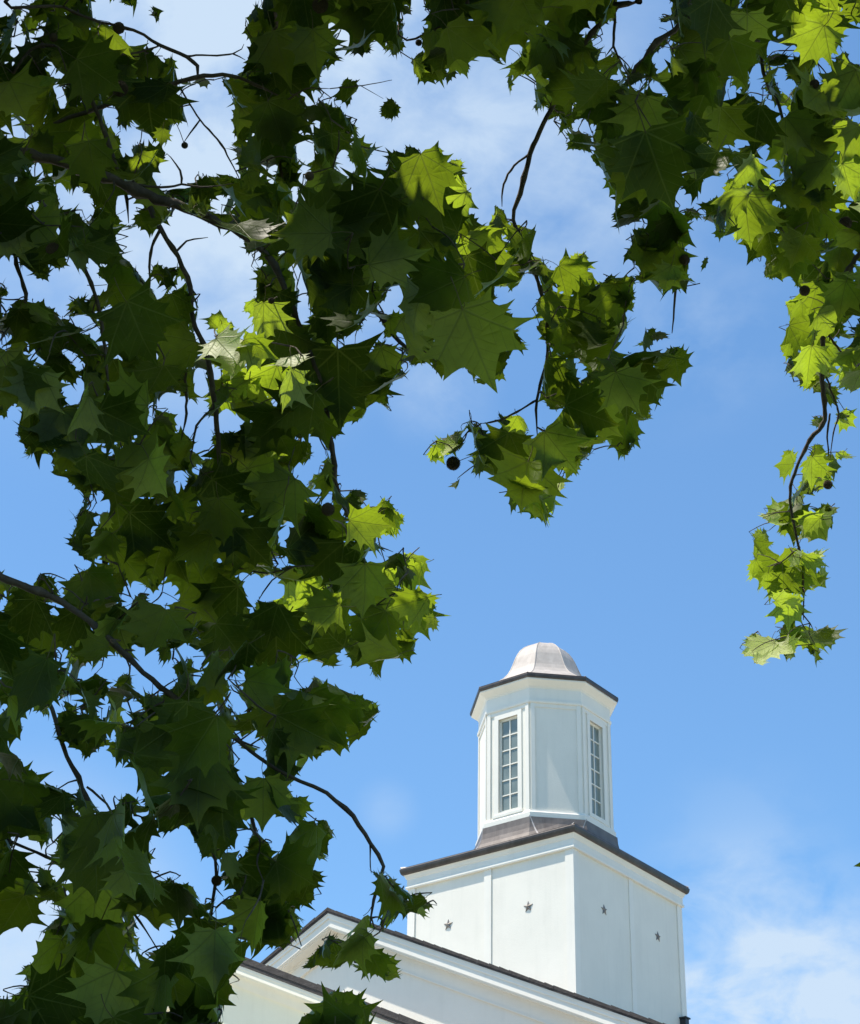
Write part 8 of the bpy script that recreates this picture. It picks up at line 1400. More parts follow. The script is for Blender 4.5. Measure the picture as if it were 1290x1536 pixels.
(1335,470,776,1338,465,740),(1337,496,770,1335,470,776),(1304,354,745,1306,360,740),(1208,886,724,1205,880,740),(1256,435,759,1260,430,740),(1228,562,769,1234,565,740),
(1344,508,773,1337,496,770),(1195,855,796,1202,855,740),(1197,778,773,1190,780,740),(1243,460,730,1245,468,740),(1246,490,789,1228,562,769),(1344,484,754,1339,490,740),
(1185,822,751,1190,828,740),(1196,926,767,1203,920,740),(1323,366,746,1332,367,740),(1197,762,790,1197,778,773),(1330,494,755,1344,484,754),(1170,855,773,1195,855,796),
(1266,614,778,1228,562,769),(1195,738,760,1197,778,773),(1224,580,759,1228,562,769),(1351,523,753,1330,494,755),(1329,506,740,1340,502,740),(1178,777,797,1197,762,790),
(1329,540,751,1351,523,753),(1350,466,766,1335,470,776),(1336,319,748,1330,330,740),(1306,340,749,1304,354,745),(1350,443,762,1350,466,766),(1356,558,777,1344,508,773),
(1354,490,793,1335,470,776),(1223,676,759,1208,673,740),(1253,557,811,1246,490,789),(1219,686,782,1223,676,759),(1202,749,796,1197,762,790),(1323,482,766,1337,496,770),
(1208,712,784,1219,686,782),(1221,625,753,1237,630,740),(1285,550,703,1278,535,740),(1173,781,760,1197,778,773),(1304,336,727,1314,350,740),(1262,472,762,1256,435,759),
(1349,354,730,1331,355,740),(1153,850,732,1170,845,740),(1220,500,778,1246,490,789),(1222,685,745,1208,673,740),(1321,501,736,1329,506,740),(1324,553,759,1329,540,751),
(1259,494,746,1248,510,740),(1277,617,767,1266,614,778),(1214,558,779,1228,562,769),(1295,545,684,1285,550,703),(1206,757,751,1195,738,760),(1267,678,803,1219,686,782),
(1359,495,765,1337,496,770),(1223,853,793,1195,855,796),(1238,697,778,1219,686,782),(1233,694,787,1219,686,782),(1209,759,774,1197,778,773),(1310,319,740,1330,330,740),
(1214,718,745,1192,713,740),(1363,508,745,1340,514,740),(1182,882,735,1205,880,740),(1317,521,716,1285,550,703),(1316,507,779,1344,508,773),(1355,358,744,1331,355,740),
(1355,359,724,1349,354,730),(1239,417,739,1260,430,740),(1287,433,760,1256,435,759),(1361,454,748,1337,453,740),(1364,500,754,1344,484,754),(1361,443,731,1336,440,740),
(1302,539,781,1316,507,779),(1316,553,762,1324,553,759),(1301,324,761,1306,340,749),(1303,540,729,1278,535,740),(1301,522,788,1302,539,781),(1217,465,711,1243,460,730),
(1207,573,764,1224,580,759),(1282,345,760,1301,324,761),(1354,314,763,1336,319,748),(1369,485,761,1359,495,765),(1309,496,742,1321,501,736),(1305,550,776,1302,539,781),
(1280,465,785,1246,490,789),(1217,967,773,1196,926,767),(1368,416,766,1350,443,762),(1186,371,748,1239,417,739),(1373,490,747,1363,508,745),(1371,452,786,1354,490,793),
(1223,968,742,1215,935,740),(1279,493,764,1262,472,762),(1226,968,777,1217,967,773),(1283,570,762,1316,553,762),(1290,501,769,1279,493,764),(1369,393,750,1355,358,744),
(1263,356,763,1282,345,760),(1200,512,787,1220,500,778),(1272,345,760,1282,345,760),(1136,831,746,1170,845,740),(1294,500,795,1301,522,788),(1231,716,745,1214,718,745),
(1211,445,724,1243,460,730),(1298,460,732,1337,453,740),(1130,840,793,1195,855,796),(1153,796,803,1178,777,797),(1316,292,723,1304,336,727),(1380,505,767,1359,495,765),
(1194,522,782,1200,512,787),(1377,450,768,1350,466,766),(1147,762,789,1178,777,797),(1295,452,759,1287,433,760),(1230,402,735,1239,417,739),(1179,955,749,1215,935,740),
(1349,294,755,1354,314,763),(1328,288,727,1316,292,723),(1295,481,743,1309,496,742),(1191,572,768,1207,573,764),(1334,286,752,1349,294,755),(1163,940,796,1226,968,777),
(1144,777,728,1188,767,740),(1142,773,745,1188,767,740),(1165,948,765,1196,926,767),(1186,548,774,1191,572,768),(1359,291,770,1354,314,763),(1320,281,760,1334,286,752),
(1238,768,782,1209,759,774),(1187,503,777,1194,522,782),(1382,344,751,1355,358,744),(1312,282,748,1334,286,752),(1390,461,719,1361,443,731),(1385,356,772,1354,314,763),
(1374,300,765,1359,291,770),(1177,974,780,1217,967,773),(1393,476,724,1390,461,719),(1246,778,735,1192,792,740),(1288,292,765,1301,324,761),(1176,544,782,1186,548,774),
(1398,522,739,1363,508,745),(1147,907,725,1182,882,735),(1374,292,700,1316,292,723),(1401,543,746,1398,522,739),(1255,301,744,1310,319,740),(1363,277,764,1359,291,770),
(1339,267,766,1363,277,764),(1252,755,793,1238,768,782),(1184,446,759,1256,435,759),(1123,798,764,1173,781,760),(1158,976,773,1177,974,780),(1168,491,774,1187,503,777),
(1137,947,782,1158,976,773),(1355,255,731,1328,288,727),(1387,273,753,1363,277,764),(1335,248,789,1339,267,766),(1293,255,730,1328,288,727),(1308,246,737,1293,255,730),
(1329,241,731,1308,246,737),(1125,965,767,1158,976,773),(1363,246,763,1363,277,764),(1123,962,780,1137,947,782),(1129,976,739,1179,955,749),(1297,243,773,1339,267,766),
(1300,235,762,1297,243,773),(1346,225,747,1329,241,731),(1110,972,792,1123,962,780),(1307,224,701,1293,255,730),(1317,219,758,1300,235,762),(1386,232,755,1363,246,763),
(1342,214,783,1335,248,789),(1370,218,775,1342,214,783),(1355,205,772,1370,218,775),(1320,201,754,1317,219,758),(1311,178,776,1342,214,783),(1354,191,730,1329,241,731),
(1367,193,711,1354,191,730),(1320,188,751,1320,201,754),(1419,202,739,1386,232,755),(1356,173,749,1320,188,751),(1342,172,753,1356,173,749),(1346,171,745,1356,173,749),
(1334,120,763,1342,172,753),(1367,163,744,1356,173,749),
],
14: [
(1153,111,627,1146,108,620),(1192,244,639,1186,248,620),(1149,90,656,1153,111,627),(1176,229,609,1183,234,620),(1153,95,647,1149,90,656),(1177,154,653,1153,95,647),
(1122,67,633,1140,60,620),(1131,68,618,1142,72,620),(1151,148,639,1177,154,653),(1190,205,621,1178,208,620),(1180,279,611,1192,276,620),(1166,125,639,1151,148,639),
(1142,133,586,1155,133,620),(1166,125,619,1155,133,620),(1144,-18,612,1130,-20,620),(1169,133,627,1155,133,620),(1144,143,657,1177,154,653),(1159,88,621,1143,84,620),
(1170,251,629,1186,248,620),(1201,241,639,1192,244,639),(1162,214,642,1192,244,639),(1180,355,607,1191,338,620),(1197,200,613,1190,205,621),(1171,275,644,1192,244,639),
(1156,205,616,1176,196,620),(1161,235,649,1162,214,642),(1213,333,607,1180,355,607),(1167,271,606,1180,279,611),(1212,252,622,1189,262,620),(1168,76,653,1149,90,656),
(1104,-21,651,1130,-20,620),(1188,139,657,1177,154,653),(1171,86,610,1159,88,621),(1114,88,641,1122,67,633),(1163,327,611,1180,355,607),(1110,-43,633,1130,-20,620),
(1100,-15,584,1144,-18,612),(1226,286,610,1195,290,620),(1144,217,638,1162,214,642),(1159,354,643,1191,338,620),(1108,91,631,1122,67,633),(1234,292,642,1201,241,639),
(1237,289,623,1226,286,610),(1149,311,614,1163,327,611),(1232,250,611,1212,252,622),(1148,290,607,1167,271,606),(1179,-9,593,1144,-18,612),(1239,339,626,1237,289,623),
(1074,90,607,1131,68,618),(1225,199,637,1201,241,639),(1106,146,656,1144,143,657),(1239,365,619,1239,339,626),(1193,63,610,1171,86,610),(1197,87,621,1159,88,621),
(1095,131,634,1108,91,631),(1182,395,618,1180,355,607),(1088,-66,609,1130,-20,620),(1144,377,641,1159,354,643),(1175,-66,582,1179,-9,593),(1260,284,607,1226,286,610),
(1109,-85,599,1088,-66,609),(1123,349,633,1144,377,641),(1133,-88,599,1109,-85,599),(1213,85,617,1197,87,621),(1210,46,621,1193,63,610),(1214,63,620,1210,46,621),
(1141,392,642,1144,377,641),(1117,339,614,1149,311,614),(1257,219,598,1232,250,611),(1112,264,594,1148,290,607),(1217,60,636,1210,46,621),(1205,-36,628,1144,-18,612),
(1017,-63,607,1088,-66,609),(1222,90,605,1213,85,617),(1231,110,635,1217,60,636),(1222,84,620,1213,85,617),(1225,76,654,1168,76,653),(1253,138,604,1222,90,605),
(1212,-55,591,1175,-66,582),(1084,201,616,1156,205,616),(1272,189,602,1257,219,598),(1090,262,633,1144,217,638),(1258,116,599,1253,138,604),(1059,172,629,1084,201,616),
(1239,10,597,1179,-9,593),(1278,161,602,1272,189,602),(1248,35,648,1225,76,654),(1259,89,615,1222,84,620),(1286,134,616,1253,138,604),(1260,67,638,1217,60,636),
(1295,155,623,1286,134,616),(1282,97,617,1259,89,615),(1304,174,544,1257,219,598),(1232,-101,581,1212,-55,591),(1298,127,617,1286,134,616),(1305,149,620,1295,155,623),
(1276,21,621,1210,46,621),(1312,136,620,1305,149,620),(1278,-27,636,1276,21,621),(1285,-8,636,1278,-27,636),(1302,24,634,1285,-8,636),(1298,-9,611,1276,21,621),
(1326,99,630,1312,136,620),(1305,-31,605,1298,-9,611),(1345,136,613,1312,136,620),(1309,-42,638,1278,-27,636),(1302,-82,581,1232,-101,581),(1336,82,604,1345,136,613),
(1320,-36,600,1305,-31,605),(1307,-95,592,1302,-82,581),(1376,129,604,1345,136,613),(1372,101,625,1326,99,630),(1344,-40,603,1320,-36,600),(1347,-28,628,1309,-42,638),
(1351,-49,633,1347,-28,628),(1371,-25,589,1344,-40,603),(1373,-38,602,1344,-40,603),(1373,-86,617,1351,-49,633),(1389,-28,620,1347,-28,628),(1389,-51,616,1389,-28,620),
(1393,-41,593,1371,-25,589),(1404,-20,625,1389,-28,620),(1414,-51,587,1393,-41,593),(1415,-48,620,1389,-51,616),
],
15: [
(0,1248,444,0,1256,460),(18,1272,459,23,1266,460),(9,1250,453,12,1261,460),(177,1334,471,170,1345,460),(183,1372,458,190,1362,460),(28,1251,417,0,1248,444),
(160,1281,469,140,1320,460),(119,1288,445,105,1302,460),(251,1432,469,233,1420,460),(192,1396,452,183,1372,458),(80,1264,479,70,1285,460),(71,1311,468,82,1291,460),
(150,1280,444,119,1288,445),(222,1356,455,200,1370,460),(-17,1277,441,0,1248,444),(96,1329,464,105,1302,460),(111,1236,480,80,1264,479),(-15,1216,442,0,1248,444),
(66,1320,458,71,1311,468),(71,1322,487,71,1311,468),(211,1445,453,233,1420,460),(30,1309,474,71,1311,468),(4,1218,471,0,1256,460),(31,1225,454,9,1250,453),
(68,1240,470,80,1264,479),(14,1309,421,28,1251,417),(97,1236,488,111,1236,480),(46,1323,444,66,1320,458),(40,1325,466,30,1309,474),(101,1356,476,96,1329,464),
(160,1403,465,183,1372,458),(75,1214,472,68,1240,470),(86,1360,477,101,1356,476),(112,1374,453,96,1329,464),(66,1218,487,97,1236,488),(63,1209,453,31,1225,454),
(93,1372,456,112,1374,453),(92,1373,441,112,1374,453),(-50,1184,448,-15,1216,442),(-31,1327,485,30,1309,474),(-7,1350,465,40,1325,466),(-50,1162,441,-50,1184,448),
(-1,1125,445,-50,1162,441),(84,1403,455,93,1372,456),(130,1464,477,160,1403,465),(-31,1132,438,-50,1162,441),(-81,1125,426,-31,1132,438),(82,1469,448,84,1403,455),
(108,1517,450,82,1469,448),(-105,1105,446,-81,1125,426),(66,1484,446,82,1469,448),(75,1502,444,66,1484,446),(40,1469,458,66,1484,446),(81,1543,466,108,1517,450),
(5,1484,436,66,1484,446),(77,1557,456,81,1543,466),(80,1564,459,77,1557,456),(76,1584,455,80,1564,459),(43,1546,450,77,1557,456),(49,1571,450,43,1546,450),
(38,1562,445,49,1571,450),(20,1538,441,38,1562,445),(19,1545,442,20,1538,441),(11,1549,449,19,1545,442),(1,1538,453,11,1549,449),(34,1582,456,49,1571,450),
(25,1593,453,34,1582,456),(-4,1554,432,19,1545,442),(-64,1524,432,-4,1554,432),(-57,1537,431,-64,1524,432),(-16,1573,448,11,1549,449),(-44,1555,445,-16,1573,448),
(-34,1570,416,-4,1554,432),(8,1622,432,-4,1554,432),(-69,1576,442,-44,1555,445),(-39,1611,420,-34,1570,416),(-83,1628,456,-69,1576,442),
],
16: [
(655,34,583,652,42,550),(680,14,532,690,20,550),(654,17,544,665,35,550),(604,29,561,598,50,550),(580,63,574,604,29,561),(647,21,518,680,14,532),(644,72,560,640,50,550),
(699,-53,550,700,-30,550),(667,68,546,652,42,550),(637,15,550,654,17,544),(663,-31,535,680,14,532),(628,95,583,580,63,574),(681,72,542,667,68,546),(709,59,568,690,20,550),
(598,6,557,604,29,561),(555,64,565,580,63,574),(740,6,553,695,-5,550),(666,94,552,667,68,546),(650,-49,547,663,-31,535),(689,83,565,709,59,568),(635,-13,573,655,34,583),
(521,72,560,555,64,565),(753,-58,539,699,-53,550),(683,95,558,689,83,565),(492,72,549,521,72,560),(597,-17,534,663,-31,535),(494,65,560,521,72,560),(678,109,552,666,94,552),
(639,-75,535,650,-49,547),(770,-61,542,753,-58,539),(594,-27,560,598,6,557),(582,-28,513,597,-17,534),(793,53,563,740,6,553),(662,-100,528,639,-75,535),(680,-108,539,662,-100,528),
(514,37,551,492,72,549),(745,89,559,709,59,568),(590,-38,579,635,-13,573),(788,-41,520,753,-58,539),(612,-42,556,594,-27,560),(543,-42,531,597,-17,534),(771,-112,514,788,-41,520),
(758,-126,539,770,-61,542),(557,-54,528,543,-42,531),(558,-66,530,557,-54,528),
],
17: [
(383,372,555,421,328,560),(354,118,556,400,110,560),(336,111,549,354,118,556),(321,120,568,354,118,556),(422,359,542,383,372,555),(430,301,566,423,304,560),
(292,126,558,321,120,568),(430,256,563,420,253,560),(418,-21,551,427,-16,560),(459,119,570,401,123,560),(436,163,562,406,161,560),(497,147,587,459,119,570),
(265,151,565,292,126,558),(388,101,585,400,110,560),(394,199,574,410,200,560),(446,-24,560,430,-30,560),(478,317,537,422,359,542),(380,146,569,404,149,560),
(347,133,548,336,111,549),(394,217,548,412,213,560),(433,214,562,412,213,560),(395,233,584,394,199,574),(257,99,578,265,151,565),(427,88,556,406,82,560),(364,144,545,347,133,548),
(389,50,550,412,54,560),(373,88,559,403,96,560),(447,422,553,422,359,542),(433,393,544,422,359,542),(390,223,576,394,199,574),(378,251,566,390,223,576),(406,-41,561,430,-30,560),
(437,201,575,433,214,562),(377,399,563,383,372,555),(396,-5,577,424,-2,560),(265,175,558,265,151,565),(381,62,565,373,88,559),(401,-30,586,396,-5,577),(257,167,559,265,175,558),
(466,164,576,497,147,587),(375,230,559,378,251,566),(392,-4,562,424,-2,560),(436,110,572,459,119,570),(360,154,578,380,146,569),(393,-19,551,418,-21,551),(449,-60,537,418,-21,551),
(486,167,575,466,164,576),(374,197,572,394,199,574),(432,-68,552,430,-30,560),(362,161,551,364,144,545),(420,-69,552,432,-68,552),(535,179,577,486,167,575),(369,30,563,381,62,565),
(461,192,563,433,214,562),(469,215,592,437,201,575),(417,-94,555,420,-69,552),(492,1,525,449,-60,537),(520,204,568,535,179,577),(414,-107,519,449,-60,537),
(484,-101,527,449,-60,537),(533,-96,519,484,-101,527),(585,-128,522,533,-96,519),
],
}

# ------------------------------------------------------------------ the sycamore
tree = empty('sycamore_tree', (-4.3, 4.6, 0))
tag(tree, 'leafy sycamore with hanging branches of lobed leaves and round seed balls, framing the sky', 'tree')
TB = Vector(tree.location)
bpy.context.view_layer.update()

def smooth_path(P, step):
    """Catmull-Rom through (Vector, radius) pairs"""
    out = []
    n = len(P)
    for i in range(n - 1):
        a = P[max(i - 1, 0)]; b_ = P[i]; c_ = P[i + 1]; d_ = P[min(i + 2, n - 1)]
        m = max(2, int((c_[0] - b_[0]).length / step))
        for k in range(m):
            t_ = k / m
            q = 0.5 * ((2 * b_[0]) + (c_[0] - a[0]) * t_ + (2 * a[0] - 5 * b_[0] + 4 * c_[0] - d_[0]) * t_ ** 2 + (3 * b_[0] - a[0] - 3 * c_[0] + d_[0]) * t_ ** 3)
            out.append((q, b_[1] * (1 - t_) + c_[1] * t_))
    out.append(P[-1]); return out
def tube(bd, P, sides=8, wob=0.0, cap=True):
    rings = []; up = Vector((0.31, 0.2, 0.93)).normalized(); n = len(P)
    for i, (p, r_) in enumerate(P):
        d_ = (P[min(i + 1, n - 1)][0] - P[max(i - 1, 0)][0])
        d_ = d_.normalized() if d_.length > 1e-9 else Vector((0, 0, 1))
        a = d_.cross(up)
        a = a.normalized() if a.length > 1e-4 else d_.orthogonal().normalized()
        b_ = d_.cross(a); up = -a.cross(d_) if False else up
        rr = []
        for k in range(sides):
            an = 2 * math.pi * k / sides
            q = r_ * (1 + random.uniform(-wob, wob))
            rr.append(p - TB + a * (math.cos(an) * q) + b_ * (math.sin(an) * q))
        rings.append(rr)
    bd.rings(rings, cap0=cap, cap1=cap)
def natural(P, step, kink):
    """small kinks and swollen nodes, as a sycamore twig has"""
    Q = smooth_path(P, step); out = []
    for i, (p, r_) in enumerate(Q):
        j = Vector((random.gauss(0, 1), random.gauss(0, 1), random.gauss(0, 1))) * kink * r_
        s_ = 1.0 + (0.32 if random.random() < 0.16 else random.uniform(-.08, .08))
        out.append((p + (j if 0 < i < len(Q) - 1 else Vector()), r_ * s_))
    return out

tk = Builder()
tube(tk, natural([(Vector((-4.3, 4.6, -.1)), .46), (Vector((-4.28, 4.6, .5)), .37), (Vector((-4.2, 4.55, 2.2)), .33), (Vector((-4.25, 4.7, 4.2)), .29), (Vector((-4.1, 4.6, 6.4)), .24), (Vector((-4.0, 4.9, 9.0)), .15), (Vector((-3.7, 4.8, 11.5)), .06)], .3, .03), 18, .04)
tk.build('trunk', M_bark, tree, smooth=True)
def limb(P):
    bd = Builder(); tube(bd, natural([(Vector(p), r_) for p, r_ in P], .15, .06), 12, .05); bd.build('limb', M_bark, tree, smooth=True)
limb([((-4.2, 4.6, 5.6), .17), ((-2.4, 4.9, 7.3), .13), ((0.0, 5.3, 8.2), .10), ((2.2, 6.0, 9.2), .075), ((4.2, 6.6, 9.6), .05)])
limb([((-4.2, 4.6, 4.4), .13), ((-3.0, 4.3, 4.75), .09), ((-2.0, 4.1, 4.95), .06), ((-1.45, 4.0, 5.15), .05)])
limb([((-4.25, 4.7, 3.2), .10), ((-3.1, 4.2, 3.6), .07), ((-2.1, 3.9, 3.75), .045), ((-1.5, 3.8, 3.8), .03)])
OVER = [Vector(p) for p in ((-2.4, 4.9, 7.3), (0.0, 5.3, 8.2), (2.2, 6.0, 9.2), (4.2, 6.6, 9.6))]
LOWL = [Vector(p) for p in ((-2.0, 4.1, 4.95), (-1.45, 4.0, 5.15), (-2.1, 3.9, 3.75), (-1.5, 3.8, 3.8))]

px2m = lambda d: d / FPX
def to_world(P, d):
    Q = [(at(x, y, d), r_ * px2m(d) * (0.55 if d > 7 else 0.72)) for x, y, r_ in P]
    Q[-1] = (Q[-1][0], Q[-1][1] * .35)
    return Q
branches = []
twn = {}
for bi, (d, P) in enumerate(BR):
    bd = Builder(); W = to_world(P, d)
    s0, rr = W[0]
    pool = OVER if P[0][1] < 0 or bi == 13 else LOWL
    if P[0][1] < 0 or bi == 13:                       # comes down from the limb overhead
        e0 = min(OVER, key=lambda q: abs(q.x - s0.x)); W = [(e0, .03), ((e0 + s0) / 2 + Vector((0, 0, .12)), .022)] + W
    elif P[0][0] < 0:                                  # comes in from the left
        e0 = min(LOWL, key=lambda q: (q - s0).length); W = [(e0, .035)] + W
    tube(bd, natural(W, .022, .22), 8, .10)
    for bj, Q in TW:
        if bj == bi: tube(bd, natural(to_world(Q, d), .015, .30), 6, .12)
    for (x0, y0, d0, x1, y1, d1) in TWIGS[bi]:
        a = at(x0, y0, d0 / 100); c = at(x1, y1, d1 / 100)
        m = (a + c) / 2 + Vector((random.gauss(0, .006), random.gauss(0, .006), random.uniform(0, .012)))
        tube(bd, smooth_path([(c, .0024), (m, .0018), (a, .0013)], .02), 5, .1)
    branches.append(bd.build('branch', M_bark, tree, smooth=True))

# leaf blades
def blade_topology(O):
    fr = (.38, .72, 1.0); n = len(O)
    flat = [C0[None, :]] + [C0 + (O - C0) * f for f in fr]
    flat = np.concatenate(flat)
    tris = [(0, 1 + i, 1 + (i + 1) % n) for i in range(n)]
    quads = []
    for k in range(len(fr) - 1):
        for i in range(n):
            j = (i + 1) % n
            quads.append((1 + k * n + i, 1 + (k + 1) * n + i, 1 + (k + 1) * n + j, 1 + k * n + j))
    return flat, tris, quads
TOPO = [blade_topology(o) for o in OUT]
def coarse(O):
    keep = O[::2]; return keep
TOPO_LOW = []
for o in OUT:
    k = coarse(o); n = len(k); flat = np.concatenate([C0[None, :], k])
    TOPO_LOW.append((flat, [(0, 1 + i, 1 + (i + 1) % n) for i in range(n)], []))

class Foliage:
    def __init__(s): s.V = []; s.UV = []; s.T = []; s.F = []; s.MI = []; s.n = 0
    def blade(s, flat, tris, quads, pts, tint):
        s.V.append(pts); s.UV.append(flat + np.array([1.0, .5])); s.T.append(np.full(len(pts), tint))
        for f in tris: s.F.append(tuple(i + s.n for i in f)); s.MI.append(0)
        for f in quads: s.F.append(tuple(i + s.n for i in f)); s.MI.append(0)
        s.n += len(pts)
    def stalk(s, p0, p1, p2, r_):
        P = smooth_path([(Vector(p0), r_), (Vector(p1), r_ * .9), (Vector(p2), r_ * 1.25)], .02)
        bd = Builder(); tube(bd, P, 4, 0, cap=False)
        v = np.array(bd.v); s.V.append(v); s.UV.append(np.tile([[3.0, 3.0]], (len(v), 1))); s.T.append(np.zeros(len(v)))
        for f in bd.f: s.F.append(tuple(i + s.n for i in f)); s.MI.append(1)
        s.n += len(v)
    def build(s, name, parent):
        V = np.concatenate(s.V); UV = np.concatenate(s.UV); T_ = np.concatenate(s.T)
        me = bpy.data.meshes.new(name); me.from_pydata(V.tolist(), [], s.F)
        me.materials.append(M_leaf); me.materials.append(M_petiole)
        me.polygons.foreach_set('material_index', s.MI); me.polygons.foreach_set('use_smooth', [True] * len(s.F))
        ul = me.uv_layers.new(name='blade'); li = np.zeros(len(me.loops), np.int32); me.loops.foreach_get('vertex_index', li)
        ul.data.foreach_set('uv', UV[li].astype(np.float32).ravel())
        at2 = me.attributes.new('leaf_tint_and_light', 'FLOAT', 'POINT'); at2.data.foreach_set('value', T_.astype(np.float32))
        me.update()
        o = bpy.data.objects.new(name, me); SC.collection.objects.link(o); o.parent = parent
        return o
BAS = np.array([[RIGHT.x, RIGHT.y, RIGHT.z], [-UP.x, -UP.y, -UP.z], [FWD.x, FWD.y, FWD.z]])   # image axes -> world
tbv = np.array(TB)
fol = {}
occ = []; clear = []
sunv = np.array(SUN)
for b_i, row in [(b_, r_) for b_, rows in LEAVES.items() for r_ in rows]:
    x, y = row[0] / 2, row[1] / 2
    s_px, th, ph, ta, vi = row[2] / 2, rad(row[3]), rad(row[4]), rad(row[5]), row[6]
    cx, cy, fl, D = row[7] / 100, row[8] / 100, row[9] % 10, row[10] / 100; sk_ = .25 if row[9] > 9 else 1.0; wv = .055; wp = float(vi)
    R = rot(th, ph, ta)
    s_m = s_px * D / FPX
    o = np.array(at(x, y, D))
    flat, tris, quads = TOPO[vi]
    pts = (bend(flat, cx, cy, wv, wp) @ R.T * s_m) @ BAS + o - tbv
    F = fol.setdefault(b_i, Foliage())
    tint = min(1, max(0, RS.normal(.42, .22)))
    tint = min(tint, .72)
    if fl == 1: tint = RS.uniform(.6, .9)  # sunlit class: sunlight partly painted in as a brighter colour
    if fl == 2: tint = RS.uniform(.93, 1.0)  # pale class: colour stands in for sun on the underside
    # blade faces are wound so that the smooth upper side is the front
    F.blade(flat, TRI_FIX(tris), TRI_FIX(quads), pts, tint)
    loc_ = lambda q: (np.array(q) @ R.T * s_m) @ BAS + o
    F.stalk(loc_((0, .02, 0)), loc_((RS.uniform(-.03, .03), -.18 * sk_, RS.uniform(-.09, .0) * sk_)), loc_((0, -.38 * sk_, -.05 * sk_)), max(.0009, .0085 * s_m))
    c = loc_((0, .45, 0))
    (clear if fl in (1, 2) else occ).append((c, s_m))
for b_i, F in fol.items():
    F.build('foliage', branches[b_i])

# unseen leaves added overhead to shade chosen foliage; rays to bright leaves stay clear
clr = np.array([c for c, s_ in clear]); clr_r = np.array([s_ for c, s_ in clear])
cr = Foliage(); cand = []
def outside(p, m):
    q = p - np.array(CAM); d = q @ np.array(FWD)
    if d < .5: return True
    x = 645 + (q @ np.array(RIGHT)) / d * FPX; y = 768 - (q @ np.array(UP)) / d * FPX
    m = m * FPX / d
    return x < -m or x > 1290 + m or y < -m
for c, s_ in occ:  # blocker leaves set along the sun ray of each leaf to be dark
    for rep in range(2):
        if RS.rand() < (.06 if rep == 0 else .15): continue
        t_ = .3
        while t_ < 6 and not outside(c + sunv * t_, .22): t_ += .08
        t_ += RS.exponential(.45)
        p = c + sunv * t_ + RS.normal(0, .03 if rep == 0 else .14, 3)
        if not outside(p, .20): continue
        cand.append((p, RS.uniform(.19, .27)))
for _ in range(9500):  # more unseen leaves added to dim sky and ground light
    q = RS.normal(0, 1, 3); q *= RS.rand() ** .25 / np.linalg.norm(q)
    p = np.array([-2.6, 4.0, 8.6]) + q * np.array([6.0, 6.0, 4.2])
    if outside(p, .3): cand.append((p, RS.uniform(.17, .24)))
kept = 0
for p, s_ in cand:
    d_ = p - clr; tt = d_ @ sunv; per = np.linalg.norm(d_ - tt[:, None] * sunv, axis=1)
    if np.any((per < s_ * .50 + clr_r * .30) & (tt > 0)): continue
    kept += 1
    nrm = sunv + RS.normal(0, .33, 3); nrm /= np.linalg.norm(nrm)
    a = np.cross(nrm, RS.normal(0, 1, 3)); a /= np.linalg.norm(a); b2 = np.cross(nrm, a)
    flat, tris, quads = TOPO_LOW[RS.randint(NV)]
    q = bend(flat, RS.uniform(.05, .4), RS.uniform(0, .3), .04, RS.uniform(0, 6)) * s_
    q = q - np.array([0, .45 * s_, 0])
    cr.blade(flat, TRI_FIX(tris), TRI_FIX(quads), q[:, :1] * a + q[:, 1:2] * b2 + q[:, 2:] * nrm + p - tbv, RS.uniform(.1, .6))
print('crown leaves', kept, 'of', len(cand), 'visible leaves', len(occ) + len(clear))
shade_crown = cr.build('shade_crown', tree)

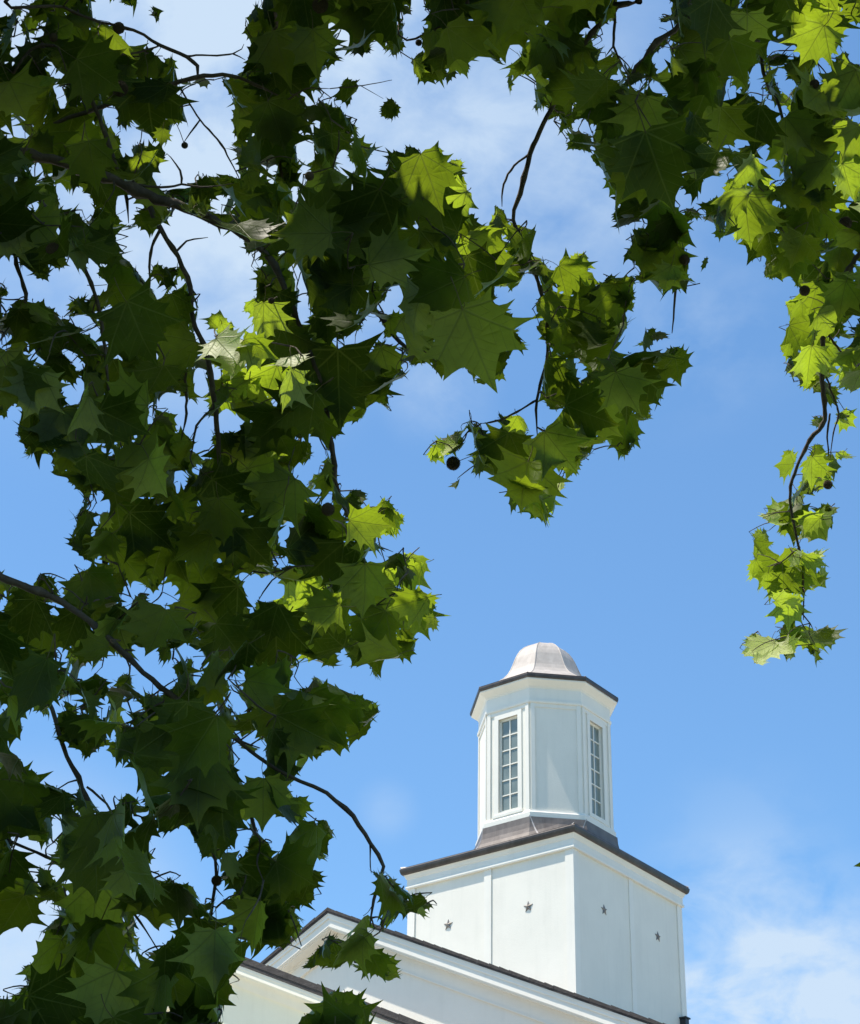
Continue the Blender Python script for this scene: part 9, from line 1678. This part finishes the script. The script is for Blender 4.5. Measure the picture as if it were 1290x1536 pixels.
# round seed balls on long stalks: (pixel x, y, radius px, branch, depth nudge)
BALLS = [(180, 133, 12, 1, -.15), (80, 375, 11, 5, -.25), (680, 695, 10.5, 11, -.05), (1268, 335, 10, 13, -.3), (1027, 390, 8, 12, -.05),
         (1242, 727, 7, 13, -.25), (480, 8, 12, 17, -.3), (325, 1321, 8, 8, -.05), (178, 42, 9, 3, -.02), (492, 764, 10, 0, -.2), (80, 56, 6.5, 3, -.2),
         (628, 64, 5, 16, -.05), (1222, 126, 7, 14, -.3), (1207, 436, 8, 13, -.25), (464, 264, 7, 0, -.4), (277, 218, 5, 1, 0), (158, 843, 5, 4, 0), (407, 451, 5, 0, -.3), (585, 402, 4, 10, -.3)]
ball_src = None
def make_ball_mesh():
    bd = Builder(); n = 260
    import mathutils
    ico = []
    for i in range(n):                                # each achene ends in a little spike
        z = 1 - 2 * (i + .5) / n; a = i * 2.399963; r_ = math.sqrt(1 - z * z)
        d_ = Vector((r_ * math.cos(a), r_ * math.sin(a), z)); u_ = d_.orthogonal().normalized(); w_ = d_.cross(u_)
        b0 = [d_ * .88 + (u_ * math.cos(q) + w_ * math.sin(q)) * .13 for q in (0, 2.1, 4.2)]
        bd.add([*b0, d_ * random.uniform(1.03, 1.13)], [(0, 1, 3), (1, 2, 3), (2, 0, 3)])
    rings = [[(math.sin(p) * math.cos(q) * .93, math.sin(p) * math.sin(q) * .93, math.cos(p) * .93) for q in [2 * math.pi * k / 16 for k in range(16)]] for p in [math.pi * (j + .02) / 9.04 for j in range(10)]]
    bd.rings(rings)
    return bd
for (x, y, rp, b_i, dd) in BALLS:
    d = BR[b_i][0] + dd; c = at(x, y, d); R_ = rp * px2m(d)
    bd = make_ball_mesh(); bd.v = [tuple(Vector(p) * R_ + c - TB) for p in bd.v]
    # stalk up to the nearest point of its branch
    P = BR[b_i][1]; near = min(P, key=lambda q: (q[0] - x) ** 2 + (q[1] - y) ** 2 + (2000 if q[1] > y else 0)); top = at(near[0], near[1], BR[b_i][0])
    L_ = min((top - c).length, .11); e = c + (top - c).normalized() * L_ if (top - c).length > 1e-3 else c + Vector((0, 0, .05))
    e.z = max(e.z, c.z + .03)
    st = Builder(); tube(st, smooth_path([(c, .0012), ((c + e) / 2 + Vector((.006, 0, .008)), .001), (e, .0014)], .015), 5)
    n0 = len(bd.f); bd.add(st.v, st.f)
    bd.build('seed_ball', M_ball, branches[b_i], smooth=False)
